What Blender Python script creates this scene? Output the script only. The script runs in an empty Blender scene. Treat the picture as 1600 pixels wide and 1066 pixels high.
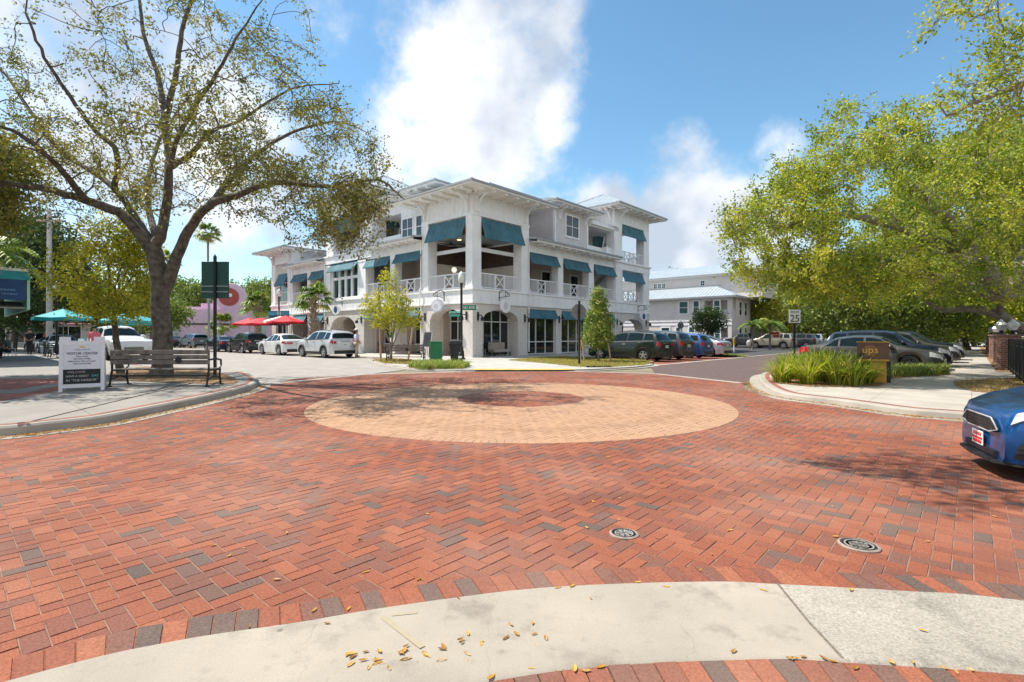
import bpy, bmesh, math, random
import numpy as np
from mathutils import Vector, Matrix
R = math.radians
random.seed(7); rng = np.random.default_rng(7)
scene = bpy.context.scene
COL = scene.collection
# ------------------------------------------------------------------ camera, sky, sun, exposure
CAM_H = 1.4
cam = bpy.data.objects.new('camera', bpy.data.cameras.new('camera'))
COL.objects.link(cam)
cam.location = (0, 0, CAM_H); cam.rotation_euler = (R(90), 0, 0)
cam.data.sensor_width = 36; cam.data.lens = 18; cam.data.shift_y = -0.005
cam.data.clip_start = 0.05; cam.data.clip_end = 3000
scene.camera = cam
scene.view_settings.view_transform = 'Standard'; scene.view_settings.look = 'None'
scene.view_settings.exposure = 0.80; scene.view_settings.gamma = 1
SUN_DIR = Vector((-0.94, 0.30, 1.5)).normalized()      # towards the sun
sun_el = math.asin(SUN_DIR.z); sun_az = math.atan2(SUN_DIR.x, SUN_DIR.y)
sl = bpy.data.lights.new('sun', 'SUN'); sl.energy = 4.3; sl.angle = R(0.5); sl.color = (1, 0.93, 0.83)
sun = bpy.data.objects.new('sun', sl); COL.objects.link(sun)
sun.rotation_euler = (-SUN_DIR).to_track_quat('-Z', 'Y').to_euler(); sun.location = (-30, 8, 30)

world = bpy.data.worlds.new('World'); scene.world = world; world.use_nodes = True
def build_world():
    nt = world.node_tree; nt.nodes.clear(); N = nt.nodes.new; Lk = nt.links.new
    out = N('ShaderNodeOutputWorld'); mix = N('ShaderNodeMixShader')
    sky = N('ShaderNodeTexSky'); sky.sky_type = 'NISHITA'; sky.sun_disc = False
    sky.sun_elevation = sun_el; sky.sun_rotation = sun_az
    sky.air_density = 1.0; sky.dust_density = 0.25; sky.ozone_density = 2.5
    hs = N('ShaderNodeHueSaturation'); hs.inputs['Saturation'].default_value = 1.06; hs.inputs['Value'].default_value = 1.0
    tint = N('ShaderNodeVectorMath'); tint.operation = 'MULTIPLY'; tint.inputs[1].default_value = (.98, 1.14, 1.06)
    Lk(sky.outputs[0], tint.inputs[0]); Lk(tint.outputs[0], hs.inputs['Color'])
    bg = N('ShaderNodeBackground'); bg.inputs[1].default_value = 0.108; Lk(hs.outputs[0], bg.inputs[0])
    tc = N('ShaderNodeTexCoord')
    # warped direction, so that the cloud edges billow
    nz = N('ShaderNodeTexNoise'); nz.inputs['Scale'].default_value = 3.2; nz.inputs['Detail'].default_value = 9; nz.inputs['Roughness'].default_value = 0.62
    sep = N('ShaderNodeSeparateXYZ'); Lk(tc.outputs['Generated'], sep.inputs[0])
    Lk(tc.outputs['Generated'], nz.inputs['Vector'])
    def math_(op, a, b=None, clamp=False):
        m = N('ShaderNodeMath'); m.operation = op; m.use_clamp = clamp
        for i, v in enumerate((a, b)):
            if v is None: continue
            if isinstance(v, (int, float)): m.inputs[i].default_value = v
            else: Lk(v, m.inputs[i])
        return m.outputs[0]
    total = None
    # towering banks of cloud, then added fill clouds: direction (right, ahead, up), radius, weight
    blobs = [((-.05, 1, .50), .22, .92), ((-.11, 1, .36), .24, .92), ((-.19, 1, .27), .21, .82), ((.02, 1, .58), .16, .8), ((-.02, 1, .72), .12, .5), ((.06, 1, .42), .10, .6),
             ((-.55, 1, .34), .24, .72), ((-.85, 1, .50), .33, .66), ((-1.0, 1, .28), .35, .7), ((-.75, 1, .66), .22, .5), ((-.45, 1, .10), .2, .42),
             ((.32, 1, .20), .17, .95), ((.44, 1, .22), .12, .85), ((.20, 1, .24), .11, .8), ((.33, 1, .34), .11, .62), ((.52, 1, .37), .07, .55), ((.47, 1, .10), .2, .7), ((.28, 1, .08), .2, .8),
             ((.0, 1, .16), .22, .8), ((-.36, 1, .62), .09, .35), ((.9, 1, .16), .3, .4),
             ((-.8, -1, .5), .8, 1.1), ((.8, -1, .4), .9, 1.15), ((.1, -1, .5), .8, 1.1), ((1, -.3, .35), .6, 1.0), ((-1, -.3, .3), .5, .9)]  # unseen clouds behind the camera, added to brighten both facades
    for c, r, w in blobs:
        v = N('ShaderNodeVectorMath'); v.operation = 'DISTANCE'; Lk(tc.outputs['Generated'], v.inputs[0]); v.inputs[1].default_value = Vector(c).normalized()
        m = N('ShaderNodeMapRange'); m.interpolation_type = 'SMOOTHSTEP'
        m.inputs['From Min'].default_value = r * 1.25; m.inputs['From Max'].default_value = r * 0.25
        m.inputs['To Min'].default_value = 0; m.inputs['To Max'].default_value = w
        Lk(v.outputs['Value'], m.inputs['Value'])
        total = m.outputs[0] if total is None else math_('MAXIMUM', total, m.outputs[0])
    n3 = N('ShaderNodeTexNoise'); n3.inputs['Scale'].default_value = 11; n3.inputs['Detail'].default_value = 8; n3.inputs['Roughness'].default_value = .6; Lk(tc.outputs['Generated'], n3.inputs['Vector'])
    nzc = math_('ADD', math_('MULTIPLY', math_('SUBTRACT', nz.outputs['Fac'], 0.5), 1.9), math_('MULTIPLY', math_('SUBTRACT', n3.outputs['Fac'], 0.5), 1.15))
    d = math_('ADD', total, nzc)
    mr = N('ShaderNodeMapRange'); mr.interpolation_type = 'SMOOTHSTEP'
    mr.inputs['From Min'].default_value = 0.28; mr.inputs['From Max'].default_value = 0.98; Lk(d, mr.inputs['Value'])
    fac = math_('MULTIPLY', mr.outputs[0], 0.97)
    # cloud body: bright tops, grey-lilac undersides
    n2 = N('ShaderNodeTexNoise'); n2.inputs['Scale'].default_value = 4.5; n2.inputs['Detail'].default_value = 6
    mp = N('ShaderNodeMapping'); mp.inputs['Location'].default_value = (2.3, 1.1, .6); Lk(tc.outputs['Generated'], mp.inputs[0]); Lk(mp.outputs[0], n2.inputs['Vector'])
    ramp = N('ShaderNodeValToRGB'); e = ramp.color_ramp.elements
    e[0].position = 0.40; e[0].color = (.44, .50, .59, 1); e[1].position = .585; e[1].color = (.86, .86, .87, 1)
    Lk(n2.outputs['Fac'], ramp.inputs[0])
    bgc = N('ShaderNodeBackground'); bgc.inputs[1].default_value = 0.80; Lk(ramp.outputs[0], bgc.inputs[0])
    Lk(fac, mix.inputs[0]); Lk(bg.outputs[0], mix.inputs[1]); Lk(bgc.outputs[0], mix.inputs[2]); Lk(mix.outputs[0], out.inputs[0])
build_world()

# ------------------------------------------------------------------ helpers
C2 = np.array([-2.46, 32.0]); A2 = np.array([.668, .744]); B2 = np.array([-.744, .668])
ANG = math.atan2(.744, .668)
def W(s, t): p = C2 + A2 * s + B2 * t; return (float(p[0]), float(p[1]))
def gp(px, py, z=0.0):           # a point of the ground surveyed from the photograph
    Y = 800 * (CAM_H - z) / (py - 525); return ((px - 800) / 800 * Y, Y)

MATS = {}
def mat(name, color, rough=.6, var=.12, scale=6., bump=0., bscale=40., metal=0., coat=0., spec=.5, coord='Object', detail=4, color2=None, emit=None):
    if name in MATS: return MATS[name]
    m = bpy.data.materials.new(name); m.use_nodes = True; nt = m.node_tree
    b = nt.nodes['Principled BSDF']; N = nt.nodes.new; Lk = nt.links.new
    b.inputs['Roughness'].default_value = rough; b.inputs['Metallic'].default_value = metal
    b.inputs['Coat Weight'].default_value = coat; b.inputs['Coat Roughness'].default_value = .04
    b.inputs['Specular IOR Level'].default_value = spec
    tc = N('ShaderNodeTexCoord')
    if var > 0 or color2:
        n = N('ShaderNodeTexNoise'); n.inputs['Scale'].default_value = scale; n.inputs['Detail'].default_value = detail
        Lk(tc.outputs[coord], n.inputs['Vector'])
        r = N('ShaderNodeValToRGB'); e = r.color_ramp.elements
        c2 = color2 or tuple(min(1, c * (1 + var)) for c in color); c1 = color if color2 else tuple(c * (1 - var) for c in color)
        e[0].position = .32; e[0].color = (*c1, 1); e[1].position = .68; e[1].color = (*c2, 1)
        Lk(n.outputs['Fac'], r.inputs[0]); Lk(r.outputs[0], b.inputs['Base Color'])
    else: b.inputs['Base Color'].default_value = (*color, 1)
    if bump > 0:
        n = N('ShaderNodeTexNoise'); n.inputs['Scale'].default_value = bscale; n.inputs['Detail'].default_value = 5
        Lk(tc.outputs[coord], n.inputs['Vector'])
        bp = N('ShaderNodeBump'); bp.inputs['Strength'].default_value = bump; bp.inputs['Distance'].default_value = .02
        Lk(n.outputs['Fac'], bp.inputs['Height']); Lk(bp.outputs[0], b.inputs['Normal'])
    if emit: b.inputs['Emission Color'].default_value = (*emit[0], 1); b.inputs['Emission Strength'].default_value = emit[1]
    MATS[name] = m; return m

def link(o, parent=None):
    COL.objects.link(o)
    if parent is not None: o.parent = parent
    return o
def tag(o, label=None, cat=None, group=None, kind=None):
    if label: o['label'] = label
    if cat: o['category'] = cat
    if group: o['group'] = group
    if kind: o['kind'] = kind
    return o
def thing(name, label, cat, loc=(0, 0, 0), rz=0., group=None):
    o = bpy.data.objects.new(name, None); o.empty_display_size = .2; link(o)
    o.location = loc if len(loc) == 3 else (loc[0], loc[1], 0); o.rotation_euler = (0, 0, rz)
    return tag(o, label, cat, group)
def copy_tree(o, parent=None):
    c = o.copy(); COL.objects.link(c); c.parent = parent
    for ch in o.children: copy_tree(ch, c)
    return c
def dup(o, loc, rz, label, group=None):
    c = copy_tree(o); c.location = loc if len(loc) == 3 else (loc[0], loc[1], 0); c.rotation_euler = (0, 0, rz); c['label'] = label
    if group: c['group'] = group
    return c

class MB:
    def __init__(s, f=None): s.v = []; s.f = []; s.m = []; s.fn = f; s.M = None
    def add(s, pts, faces, m=0):
        k = len(s.v)
        for p in pts:
            p = tuple(p)
            if s.fn: p = s.fn(*p)
            if s.M is not None: p = tuple(s.M @ Vector(p))
            s.v.append(p)
        for f in faces: s.f.append(tuple(k + i for i in f)); s.m.append(m)
        return s
    def box(s, x0, x1, y0, y1, z0, z1, m=0):
        P = [(x0, y0, z0), (x1, y0, z0), (x1, y1, z0), (x0, y1, z0), (x0, y0, z1), (x1, y0, z1), (x1, y1, z1), (x0, y1, z1)]
        return s.add(P, [(0, 3, 2, 1), (4, 5, 6, 7), (0, 1, 5, 4), (1, 2, 6, 5), (2, 3, 7, 6), (3, 0, 4, 7)], m)
    def hexa(s, P, m=0): return s.add(P, [(0, 3, 2, 1), (4, 5, 6, 7), (0, 1, 5, 4), (1, 2, 6, 5), (2, 3, 7, 6), (3, 0, 4, 7)], m)
    def bar(s, p, q, w, h=None, m=0, up=(0, 0, 1)):
        p = Vector(p); q = Vector(q); d = (q - p).normalized(); u = Vector(up)
        if abs(d.dot(u)) > .98: u = Vector((0, 1, 0))
        r = d.cross(u).normalized() * w / 2; u2 = r.cross(d).normalized() * (h or w) / 2
        return s.hexa([p - r - u2, p + r - u2, q + r - u2, q - r - u2, p - r + u2, p + r + u2, q + r + u2, q - r + u2], m)
    def prism(s, poly, axis_pts, m=0):    # poly: list of (x,y,z) pts ; axis_pts: extrusion vector
        n = len(poly); e = Vector(axis_pts); P = [Vector(p) for p in poly] + [Vector(p) + e for p in poly]
        return s.add(P, [tuple(range(n))[::-1], tuple(range(n, 2 * n))] + [(i, (i + 1) % n, n + (i + 1) % n, n + i) for i in range(n)], m)
    def tube(s, pts, rad, n=8, m=0, cap=True):
        pts = [Vector(p) for p in pts]; k = len(pts)
        if isinstance(rad, (int, float)): rad = [rad] * k
        P = []; ref = None
        for i, p in enumerate(pts):
            d = (pts[min(i + 1, k - 1)] - pts[max(i - 1, 0)])
            if d.length < 1e-9: d = Vector((0, 0, 1))
            d.normalize()
            if ref is None: ref = Vector((1, 0, 0)) if abs(d.x) < .8 else Vector((0, 1, 0))
            x = ref - d * ref.dot(d)
            if x.length < 1e-6: x = d.orthogonal()
            x.normalize(); ref = x; y = d.cross(x)
            for j in range(n):
                t = 2 * math.pi * j / n; P.append(p + (x * math.cos(t) + y * math.sin(t)) * rad[i])
        F = [(i * n + j, i * n + (j + 1) % n, (i + 1) * n + (j + 1) % n, (i + 1) * n + j) for i in range(k - 1) for j in range(n)]
        if cap: F += [tuple(range(n))[::-1], tuple(range((k - 1) * n, k * n))]
        return s.add(P, F, m)
    def lathe(s, prof, c=(0, 0, 0), n=16, m=0, axis='z', cap=True):
        P = []; k = len(prof)
        for r, z in prof:
            for j in range(n):
                t = 2 * math.pi * j / n; x, y = r * math.cos(t), r * math.sin(t)
                q = (x, y, z) if axis == 'z' else ((x, z, y) if axis == 'y' else (z, x, y))
                P.append((c[0] + q[0], c[1] + q[1], c[2] + q[2]))
        F = [(i * n + j, i * n + (j + 1) % n, (i + 1) * n + (j + 1) % n, (i + 1) * n + j) for i in range(k - 1) for j in range(n)]
        if cap and prof[0][0] > 1e-6: F.append(tuple(range(n))[::-1])
        if cap and prof[-1][0] > 1e-6: F.append(tuple(range((k - 1) * n, k * n)))
        return s.add(P, F, m)
    def build(s, name, mats, parent=None, smooth=None, bevel=0, recalc=True):
        me = bpy.data.meshes.new(name); me.from_pydata([tuple(v) for v in s.v], [], s.f)
        if not isinstance(mats, (list, tuple)): mats = [mats]
        for m in mats: me.materials.append(m)
        if len(mats) > 1: me.polygons.foreach_set('material_index', s.m)
        if recalc or bevel:
            bm = bmesh.new(); bm.from_mesh(me)
            bmesh.ops.remove_doubles(bm, verts=bm.verts, dist=1e-5) if smooth else None
            bmesh.ops.recalc_face_normals(bm, faces=bm.faces)
            if bevel: bmesh.ops.bevel(bm, geom=[e for e in bm.edges if len(e.link_faces) == 2 and e.calc_face_angle(0) > .6], offset=bevel, segments=1, affect='EDGES')
            bm.to_mesh(me); bm.free()
        if smooth:
            me.polygons.foreach_set('use_smooth', [True] * len(me.polygons)); me.set_sharp_from_angle(angle=R(smooth))
        me.update(); o = bpy.data.objects.new(name, me); return link(o, parent)

def np_mesh(name, verts, faces, mats, parent=None, attr=None, smooth=False):
    me = bpy.data.meshes.new(name); nv = len(verts); nf, k = faces.shape
    me.vertices.add(nv); me.vertices.foreach_set('co', verts.astype(np.float32).ravel())
    me.loops.add(nf * k); me.loops.foreach_set('vertex_index', faces.astype(np.int32).ravel())
    me.polygons.add(nf); me.polygons.foreach_set('loop_start', np.arange(0, nf * k, k, dtype=np.int32))
    try: me.polygons.foreach_set('loop_total', np.full(nf, k, dtype=np.int32))
    except Exception: pass
    if attr is not None:
        a = me.attributes.new('tone', 'FLOAT', 'FACE'); a.data.foreach_set('value', attr.astype(np.float32))
    if not isinstance(mats, (list, tuple)): mats = [mats]
    for m in mats: me.materials.append(m)
    me.polygons.foreach_set('use_smooth', np.full(nf, bool(smooth)))
    me.update(calc_edges=True); me.validate(); o = bpy.data.objects.new(name, me); return link(o, parent)

def text(name, body, size, m, parent, loc, rot, ext=.003, align='CENTER', wscale=1.):
    cu = bpy.data.curves.new(name, 'FONT'); cu.body = body; cu.size = size; cu.extrude = ext; cu.align_x = align; cu.align_y = 'CENTER'; cu.resolution_u = 2
    t = bpy.data.objects.new(name, cu); COL.objects.link(t)
    dg = bpy.context.evaluated_depsgraph_get(); me = bpy.data.meshes.new_from_object(t.evaluated_get(dg)); me.name = name
    bpy.data.objects.remove(t); me.materials.clear(); me.materials.append(m)
    o = bpy.data.objects.new(name, me); link(o, parent); o.location = loc; o.rotation_euler = rot; o.scale = (wscale, 1, 1); return o

def catmull(P, n=8):
    P = [np.array(p, float) for p in P]; Q = [2 * P[0] - P[1]] + P + [2 * P[-1] - P[-2]]; out = []
    for i in range(1, len(Q) - 2):
        for k in range(n):
            t = k / n; p0, p1, p2, p3 = Q[i - 1:i + 3]
            out.append(.5 * ((2 * p1) + (-p0 + p2) * t + (2 * p0 - 5 * p1 + 4 * p2 - p3) * t * t + (-p0 + 3 * p1 - 3 * p2 + p3) * t ** 3))
    out.append(P[-1]); return np.array(out)
def offset(curve, d):              # to the left of travel
    t = np.gradient(curve, axis=0); t /= np.linalg.norm(t, axis=1)[:, None] + 1e-9
    return curve + np.stack([-t[:, 1], t[:, 0]], 1) * d
def sheet(name, poly, z, m, thick=0.0, kind='structure', parent=None):
    bm = bmesh.new(); vs = [bm.verts.new((p[0], p[1], z)) for p in poly]; f = bm.faces.new(vs)
    if f.normal.z < 0: f.normal_flip()
    f.normal_update()
    if f.normal.z < 0: f.normal_flip()
    if thick:
        r = bmesh.ops.extrude_face_region(bm, geom=[f]); up = [e for e in r['geom'] if isinstance(e, bmesh.types.BMVert)]
        for v in up: v.co.z -= thick
    bmesh.ops.triangulate(bm, faces=[g for g in bm.faces if len(g.verts) > 4]); bmesh.ops.recalc_face_normals(bm, faces=bm.faces)
    me = bpy.data.meshes.new(name); bm.to_mesh(me); bm.free(); me.materials.append(m)
    o = bpy.data.objects.new(name, me); link(o, parent)
    if kind: o['kind'] = kind
    return o
def strip(mb, c0, c1, z0, z1, m=0):     # ribbon between two curves
    n = len(c0); P = [(*c0[i], z0) for i in range(n)] + [(*c1[i], z1) for i in range(n)]
    mb.add(P, [(i, i + 1, n + i + 1, n + i) for i in range(n - 1)], m)
def in_poly(pts, poly):
    x, y = pts[:, 0], pts[:, 1]; inside = np.zeros(len(pts), bool); P = np.array(poly); n = len(P)
    for i in range(n):
        x0, y0 = P[i]; x1, y1 = P[(i + 1) % n]
        c = ((y0 > y) != (y1 > y)) & (x < (x1 - x0) * (y - y0) / (y1 - y0 + 1e-12) + x0); inside ^= c
    return inside
# ------------------------------------------------------------------ the ground
def brick_mat(name, cols, tan=None):
    m = bpy.data.materials.new(name); m.use_nodes = True; nt = m.node_tree; b = nt.nodes['Principled BSDF']; N = nt.nodes.new; Lk = nt.links.new
    at = N('ShaderNodeAttribute'); at.attribute_name = 'tone'
    def ramp(cs):
        r = N('ShaderNodeValToRGB'); r.color_ramp.interpolation = 'LINEAR'; e = r.color_ramp.elements
        while len(e) < len(cs): e.new(.5)
        for i, (p, c) in enumerate(cs): e[i].position = p; e[i].color = (*c, 1)
        Lk(at.outputs['Fac'], r.inputs[0]); return r.outputs[0]
    col = ramp(cols); tc = N('ShaderNodeTexCoord')
    if tan:
        cols2, discs = tan; c2 = ramp(cols2); last = col
        for (cx, cy, rad, use) in discs:
            v = N('ShaderNodeVectorMath'); v.operation = 'DISTANCE'; sx = N('ShaderNodeVectorMath'); sx.operation = 'MULTIPLY'; sx.inputs[1].default_value = (1, 1, 0)
            Lk(tc.outputs['Object'], sx.inputs[0]); Lk(sx.outputs[0], v.inputs[0]); v.inputs[1].default_value = (cx, cy, 0)
            lt = N('ShaderNodeMath'); lt.operation = 'LESS_THAN'; Lk(v.outputs['Value'], lt.inputs[0]); lt.inputs[1].default_value = rad
            mx = N('ShaderNodeMix'); mx.data_type = 'RGBA'; Lk(lt.outputs[0], mx.inputs[0]); Lk(last, mx.inputs[6]); Lk(c2 if use else col, mx.inputs[7]); last = mx.outputs[2]
        col = last
    # weathering: fine grain and broad dusty patches
    n1 = N('ShaderNodeTexNoise'); n1.inputs['Scale'].default_value = 90; n1.inputs['Detail'].default_value = 6; Lk(tc.outputs['Object'], n1.inputs['Vector'])
    n2 = N('ShaderNodeTexNoise'); n2.inputs['Scale'].default_value = .55; n2.inputs['Detail'].default_value = 5; Lk(tc.outputs['Object'], n2.inputs['Vector'])
    r1 = N('ShaderNodeMapRange'); r1.inputs['From Min'].default_value = .3; r1.inputs['From Max'].default_value = .7; r1.inputs['To Min'].default_value = .68; r1.inputs['To Max'].default_value = 1.3; Lk(n1.outputs['Fac'], r1.inputs['Value'])
    mu = N('ShaderNodeVectorMath'); mu.operation = 'SCALE'; Lk(col, mu.inputs[0]); Lk(r1.outputs[0], mu.inputs['Scale'])
    mx = N('ShaderNodeMix'); mx.data_type = 'RGBA'; r2 = N('ShaderNodeMapRange'); r2.inputs['From Min'].default_value = .45; r2.inputs['From Max'].default_value = .75; r2.inputs['To Min'].default_value = 0; r2.inputs['To Max'].default_value = .42
    Lk(n2.outputs['Fac'], r2.inputs['Value']); Lk(r2.outputs[0], mx.inputs[0]); Lk(mu.outputs[0], mx.inputs[6]); mx.inputs[7].default_value = (.36, .235, .18, 1)
    if tan:      # dark wheel paths sweeping round the disc, and a few oil drips
        sx2 = N('ShaderNodeVectorMath'); sx2.operation = 'MULTIPLY'; sx2.inputs[1].default_value = (1, 1, 0); Lk(tc.outputs['Object'], sx2.inputs[0]); dv = N('ShaderNodeVectorMath'); dv.operation = 'DISTANCE'; Lk(sx2.outputs[0], dv.inputs[0]); dv.inputs[1].default_value = (tan[1][0][0], tan[1][0][1], 0); last = None
        for rr_, ww in ((5.0, .32), (6.55, .34), (3.3, .3), (8.3, .4)):
            sb = N('ShaderNodeMath'); sb.operation = 'SUBTRACT'; Lk(dv.outputs['Value'], sb.inputs[0]); sb.inputs[1].default_value = rr_; ab = N('ShaderNodeMath'); ab.operation = 'ABSOLUTE'; Lk(sb.outputs[0], ab.inputs[0]); q = N('ShaderNodeMapRange'); q.interpolation_type = 'SMOOTHSTEP'; q.inputs['From Min'].default_value = 0; q.inputs['From Max'].default_value = ww; q.inputs['To Min'].default_value = .88; q.inputs['To Max'].default_value = 1; Lk(ab.outputs[0], q.inputs['Value'])
            if last is None: last = q.outputs[0]
            else: m_ = N('ShaderNodeMath'); m_.operation = 'MULTIPLY'; Lk(last, m_.inputs[0]); Lk(q.outputs[0], m_.inputs[1]); last = m_.outputs[0]
        vo = N('ShaderNodeTexVoronoi'); vo.inputs['Scale'].default_value = .55; Lk(tc.outputs['Object'], vo.inputs['Vector']); q = N('ShaderNodeMapRange'); q.interpolation_type = 'SMOOTHSTEP'; q.inputs['From Min'].default_value = .04; q.inputs['From Max'].default_value = .17; q.inputs['To Min'].default_value = .70; q.inputs['To Max'].default_value = 1; Lk(vo.outputs['Distance'], q.inputs['Value']); m_ = N('ShaderNodeMath'); m_.operation = 'MULTIPLY'; Lk(last, m_.inputs[0]); Lk(q.outputs[0], m_.inputs[1]); sc = N('ShaderNodeVectorMath'); sc.operation = 'SCALE'; Lk(mx.outputs[2], sc.inputs[0]); Lk(m_.outputs[0], sc.inputs['Scale'])
    Lk(sc.outputs[0] if tan else mx.outputs[2], b.inputs['Base Color']); b.inputs['Roughness'].default_value = .82; b.inputs['Specular IOR Level'].default_value = .3
    bp = N('ShaderNodeBump'); bp.inputs['Strength'].default_value = .5; bp.inputs['Distance'].default_value = .004; Lk(n1.outputs['Fac'], bp.inputs['Height']); Lk(bp.outputs[0], b.inputs['Normal'])
    return m
REDS = [(0, (0.107, 0.077, 0.065)), (.10, (0.138, 0.088, 0.071)), (.18, (0.172, 0.082, 0.060)), (.36, (0.202, 0.071, 0.045)), (.6, (0.245, 0.079, 0.043)), (.85, (0.280, 0.091, 0.048)), (1, (0.301, 0.112, 0.062))]
TANS = [(0, (0.341, 0.196, 0.114)), (.2, (0.382, 0.223, 0.129)), (.6, (0.405, 0.241, 0.144)), (.9, (0.423, 0.255, 0.155)), (1, (0.364, 0.214, 0.125))]
TAN_C = (.17, 10.92); TAN_R = 4.27; RED_C = (.19, 11.55); RED_R = 1.42
M_BRICK = brick_mat('red_pavers', REDS, (TANS, [(TAN_C[0], TAN_C[1], TAN_R, True), (RED_C[0], RED_C[1], RED_R, False)]))
M_BRICKP = brick_mat('red_border_pavers', REDS); M_TANP = brick_mat('tan_border_pavers', TANS)
M_MORTAR = mat('paver_joint_sand', (.235, .145, .105), .95, .3, 8)

def concrete(name, c, joints=None, rough_ag=False, stain=False):
    m = bpy.data.materials.new(name); m.use_nodes = True; nt = m.node_tree; b = nt.nodes['Principled BSDF']; N = nt.nodes.new; Lk = nt.links.new
    tc = N('ShaderNodeTexCoord'); b.inputs['Roughness'].default_value = .85; b.inputs['Specular IOR Level'].default_value = .25
    def noise(s, d, ro=.6):
        n = N('ShaderNodeTexNoise'); n.inputs['Scale'].default_value = s; n.inputs['Detail'].default_value = d; n.inputs['Roughness'].default_value = ro; Lk(tc.outputs['Object'], n.inputs['Vector']); return n.outputs['Fac']
    def rng_(x, a, b_, c_, d_):
        r = N('ShaderNodeMapRange'); r.inputs['From Min'].default_value = a; r.inputs['From Max'].default_value = b_; r.inputs['To Min'].default_value = c_; r.inputs['To Max'].default_value = d_; Lk(x, r.inputs['Value']); return r.outputs[0]
    def mul(x, y):
        q = N('ShaderNodeMath'); q.operation = 'MULTIPLY'; Lk(x, q.inputs[0]); Lk(y, q.inputs[1]); return q.outputs[0]
    f = mul(rng_(noise(1.1, 6), .3, .72, .80, 1.12), rng_(noise(160 if not rough_ag else 75, 3, .8), .3, .7, .86 if not rough_ag else .62, 1.1 if not rough_ag else 1.3))
    f = mul(f, rng_(noise(7, 5), .62, .78, 1., .86))
    vo = N('ShaderNodeTexVoronoi'); vo.inputs['Scale'].default_value = 3.1; Lk(tc.outputs['Object'], vo.inputs['Vector'])
    f = mul(f, rng_(vo.outputs['Distance'], .035, .06, .55, 1.))          # old gum spots
    if stain:
        f = mul(f, rng_(noise(2.6, 7, .7), .53, .72, 1., .62)); f = mul(f, rng_(noise(14, 8, .75), .60, .70, 1., .84))
        w = N('ShaderNodeTexVoronoi'); w.feature = 'DISTANCE_TO_EDGE'; w.inputs['Scale'].default_value = .85; nv = N('ShaderNodeVectorMath'); nv.operation = 'ADD'; sc = N('ShaderNodeVectorMath'); sc.operation = 'SCALE'; nn_ = N('ShaderNodeTexNoise'); nn_.inputs['Scale'].default_value = 5; nn_.inputs['Detail'].default_value = 6; Lk(tc.outputs['Object'], nn_.inputs['Vector']); Lk(nn_.outputs['Color'], sc.inputs[0]); sc.inputs['Scale'].default_value = .22; Lk(tc.outputs['Object'], nv.inputs[0]); Lk(sc.outputs[0], nv.inputs[1]); Lk(nv.outputs[0], w.inputs['Vector']); f = mul(f, rng_(w.outputs['Distance'], .0, .004, .88, 1.))
    if joints:
        mp = N('ShaderNodeMapping'); mp.inputs['Rotation'].default_value = (0, 0, -joints[1]); Lk(tc.outputs['Object'], mp.inputs[0])
        br = N('ShaderNodeTexBrick'); br.offset = 0; br.inputs['Scale'].default_value = 1; br.inputs['Brick Width'].default_value = joints[0]; br.inputs['Row Height'].default_value = joints[0]; br.inputs['Mortar Size'].default_value = .008; br.inputs['Mortar Smooth'].default_value = .3
        Lk(mp.outputs[0], br.inputs['Vector']); f = mul(f, rng_(br.outputs['Fac'], 0, 1, 1, .58))
    v = N('ShaderNodeVectorMath'); v.operation = 'SCALE'; v.inputs[0].default_value = c; Lk(f, v.inputs['Scale']); Lk(v.outputs[0], b.inputs['Base Color'])
    bp = N('ShaderNodeBump'); bp.inputs['Strength'].default_value = .6 if rough_ag else .35; bp.inputs['Distance'].default_value = .006; Lk(noise(120 if not rough_ag else 70, 6, .75), bp.inputs['Height']); Lk(bp.outputs[0], b.inputs['Normal'])
    return m
M_CURB = concrete('kerb_concrete', (0.378, 0.344, 0.297)); M_APRON = concrete('apron_concrete', (0.374, 0.331, 0.271), stain=True); M_AGG = concrete('exposed_aggregate', (0.378, 0.344, 0.288), None, True, True)
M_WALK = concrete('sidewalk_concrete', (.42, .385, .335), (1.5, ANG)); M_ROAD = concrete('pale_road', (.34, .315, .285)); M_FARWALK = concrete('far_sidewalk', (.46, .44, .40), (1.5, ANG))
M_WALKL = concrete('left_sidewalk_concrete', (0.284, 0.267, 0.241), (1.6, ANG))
M_BROWN = mat('brown_street_pavers', (0.113, 0.074, 0.065), .85, .25, 5, .4, 30, coord='Object', detail=8)
M_STALL = mat('red_stall_pavers', (0.270, 0.090, 0.061), .85, .3, 4, .3, 30, detail=8)
M_ASPH = mat('asphalt', (.06, .06, .062), .9, .25, 3, .4, 60)
M_YEL = mat('yellow_kerb_paint', (.62, .42, .10), .7, .25, 4)
M_GROUND = mat('dry_ground', (.20, .17, .11), .95, .3, 1.5, .4, 20)
M_MULCH = mat('leaf_mulch', (.17, .095, .045), .95, .5, 22, .9, 60, detail=8, color2=(.34, .21, .10))
M_TURF = mat('turf_soil', (.16, .15, .06), .95, .4, 9, .6, 60, color2=(.33, .25, .13))

def big_ground():
    return sheet('ground', [(-500, -60), (500, -60), (500, 900), (-500, 900)], -0.03, M_GROUND)
big_ground()

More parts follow.
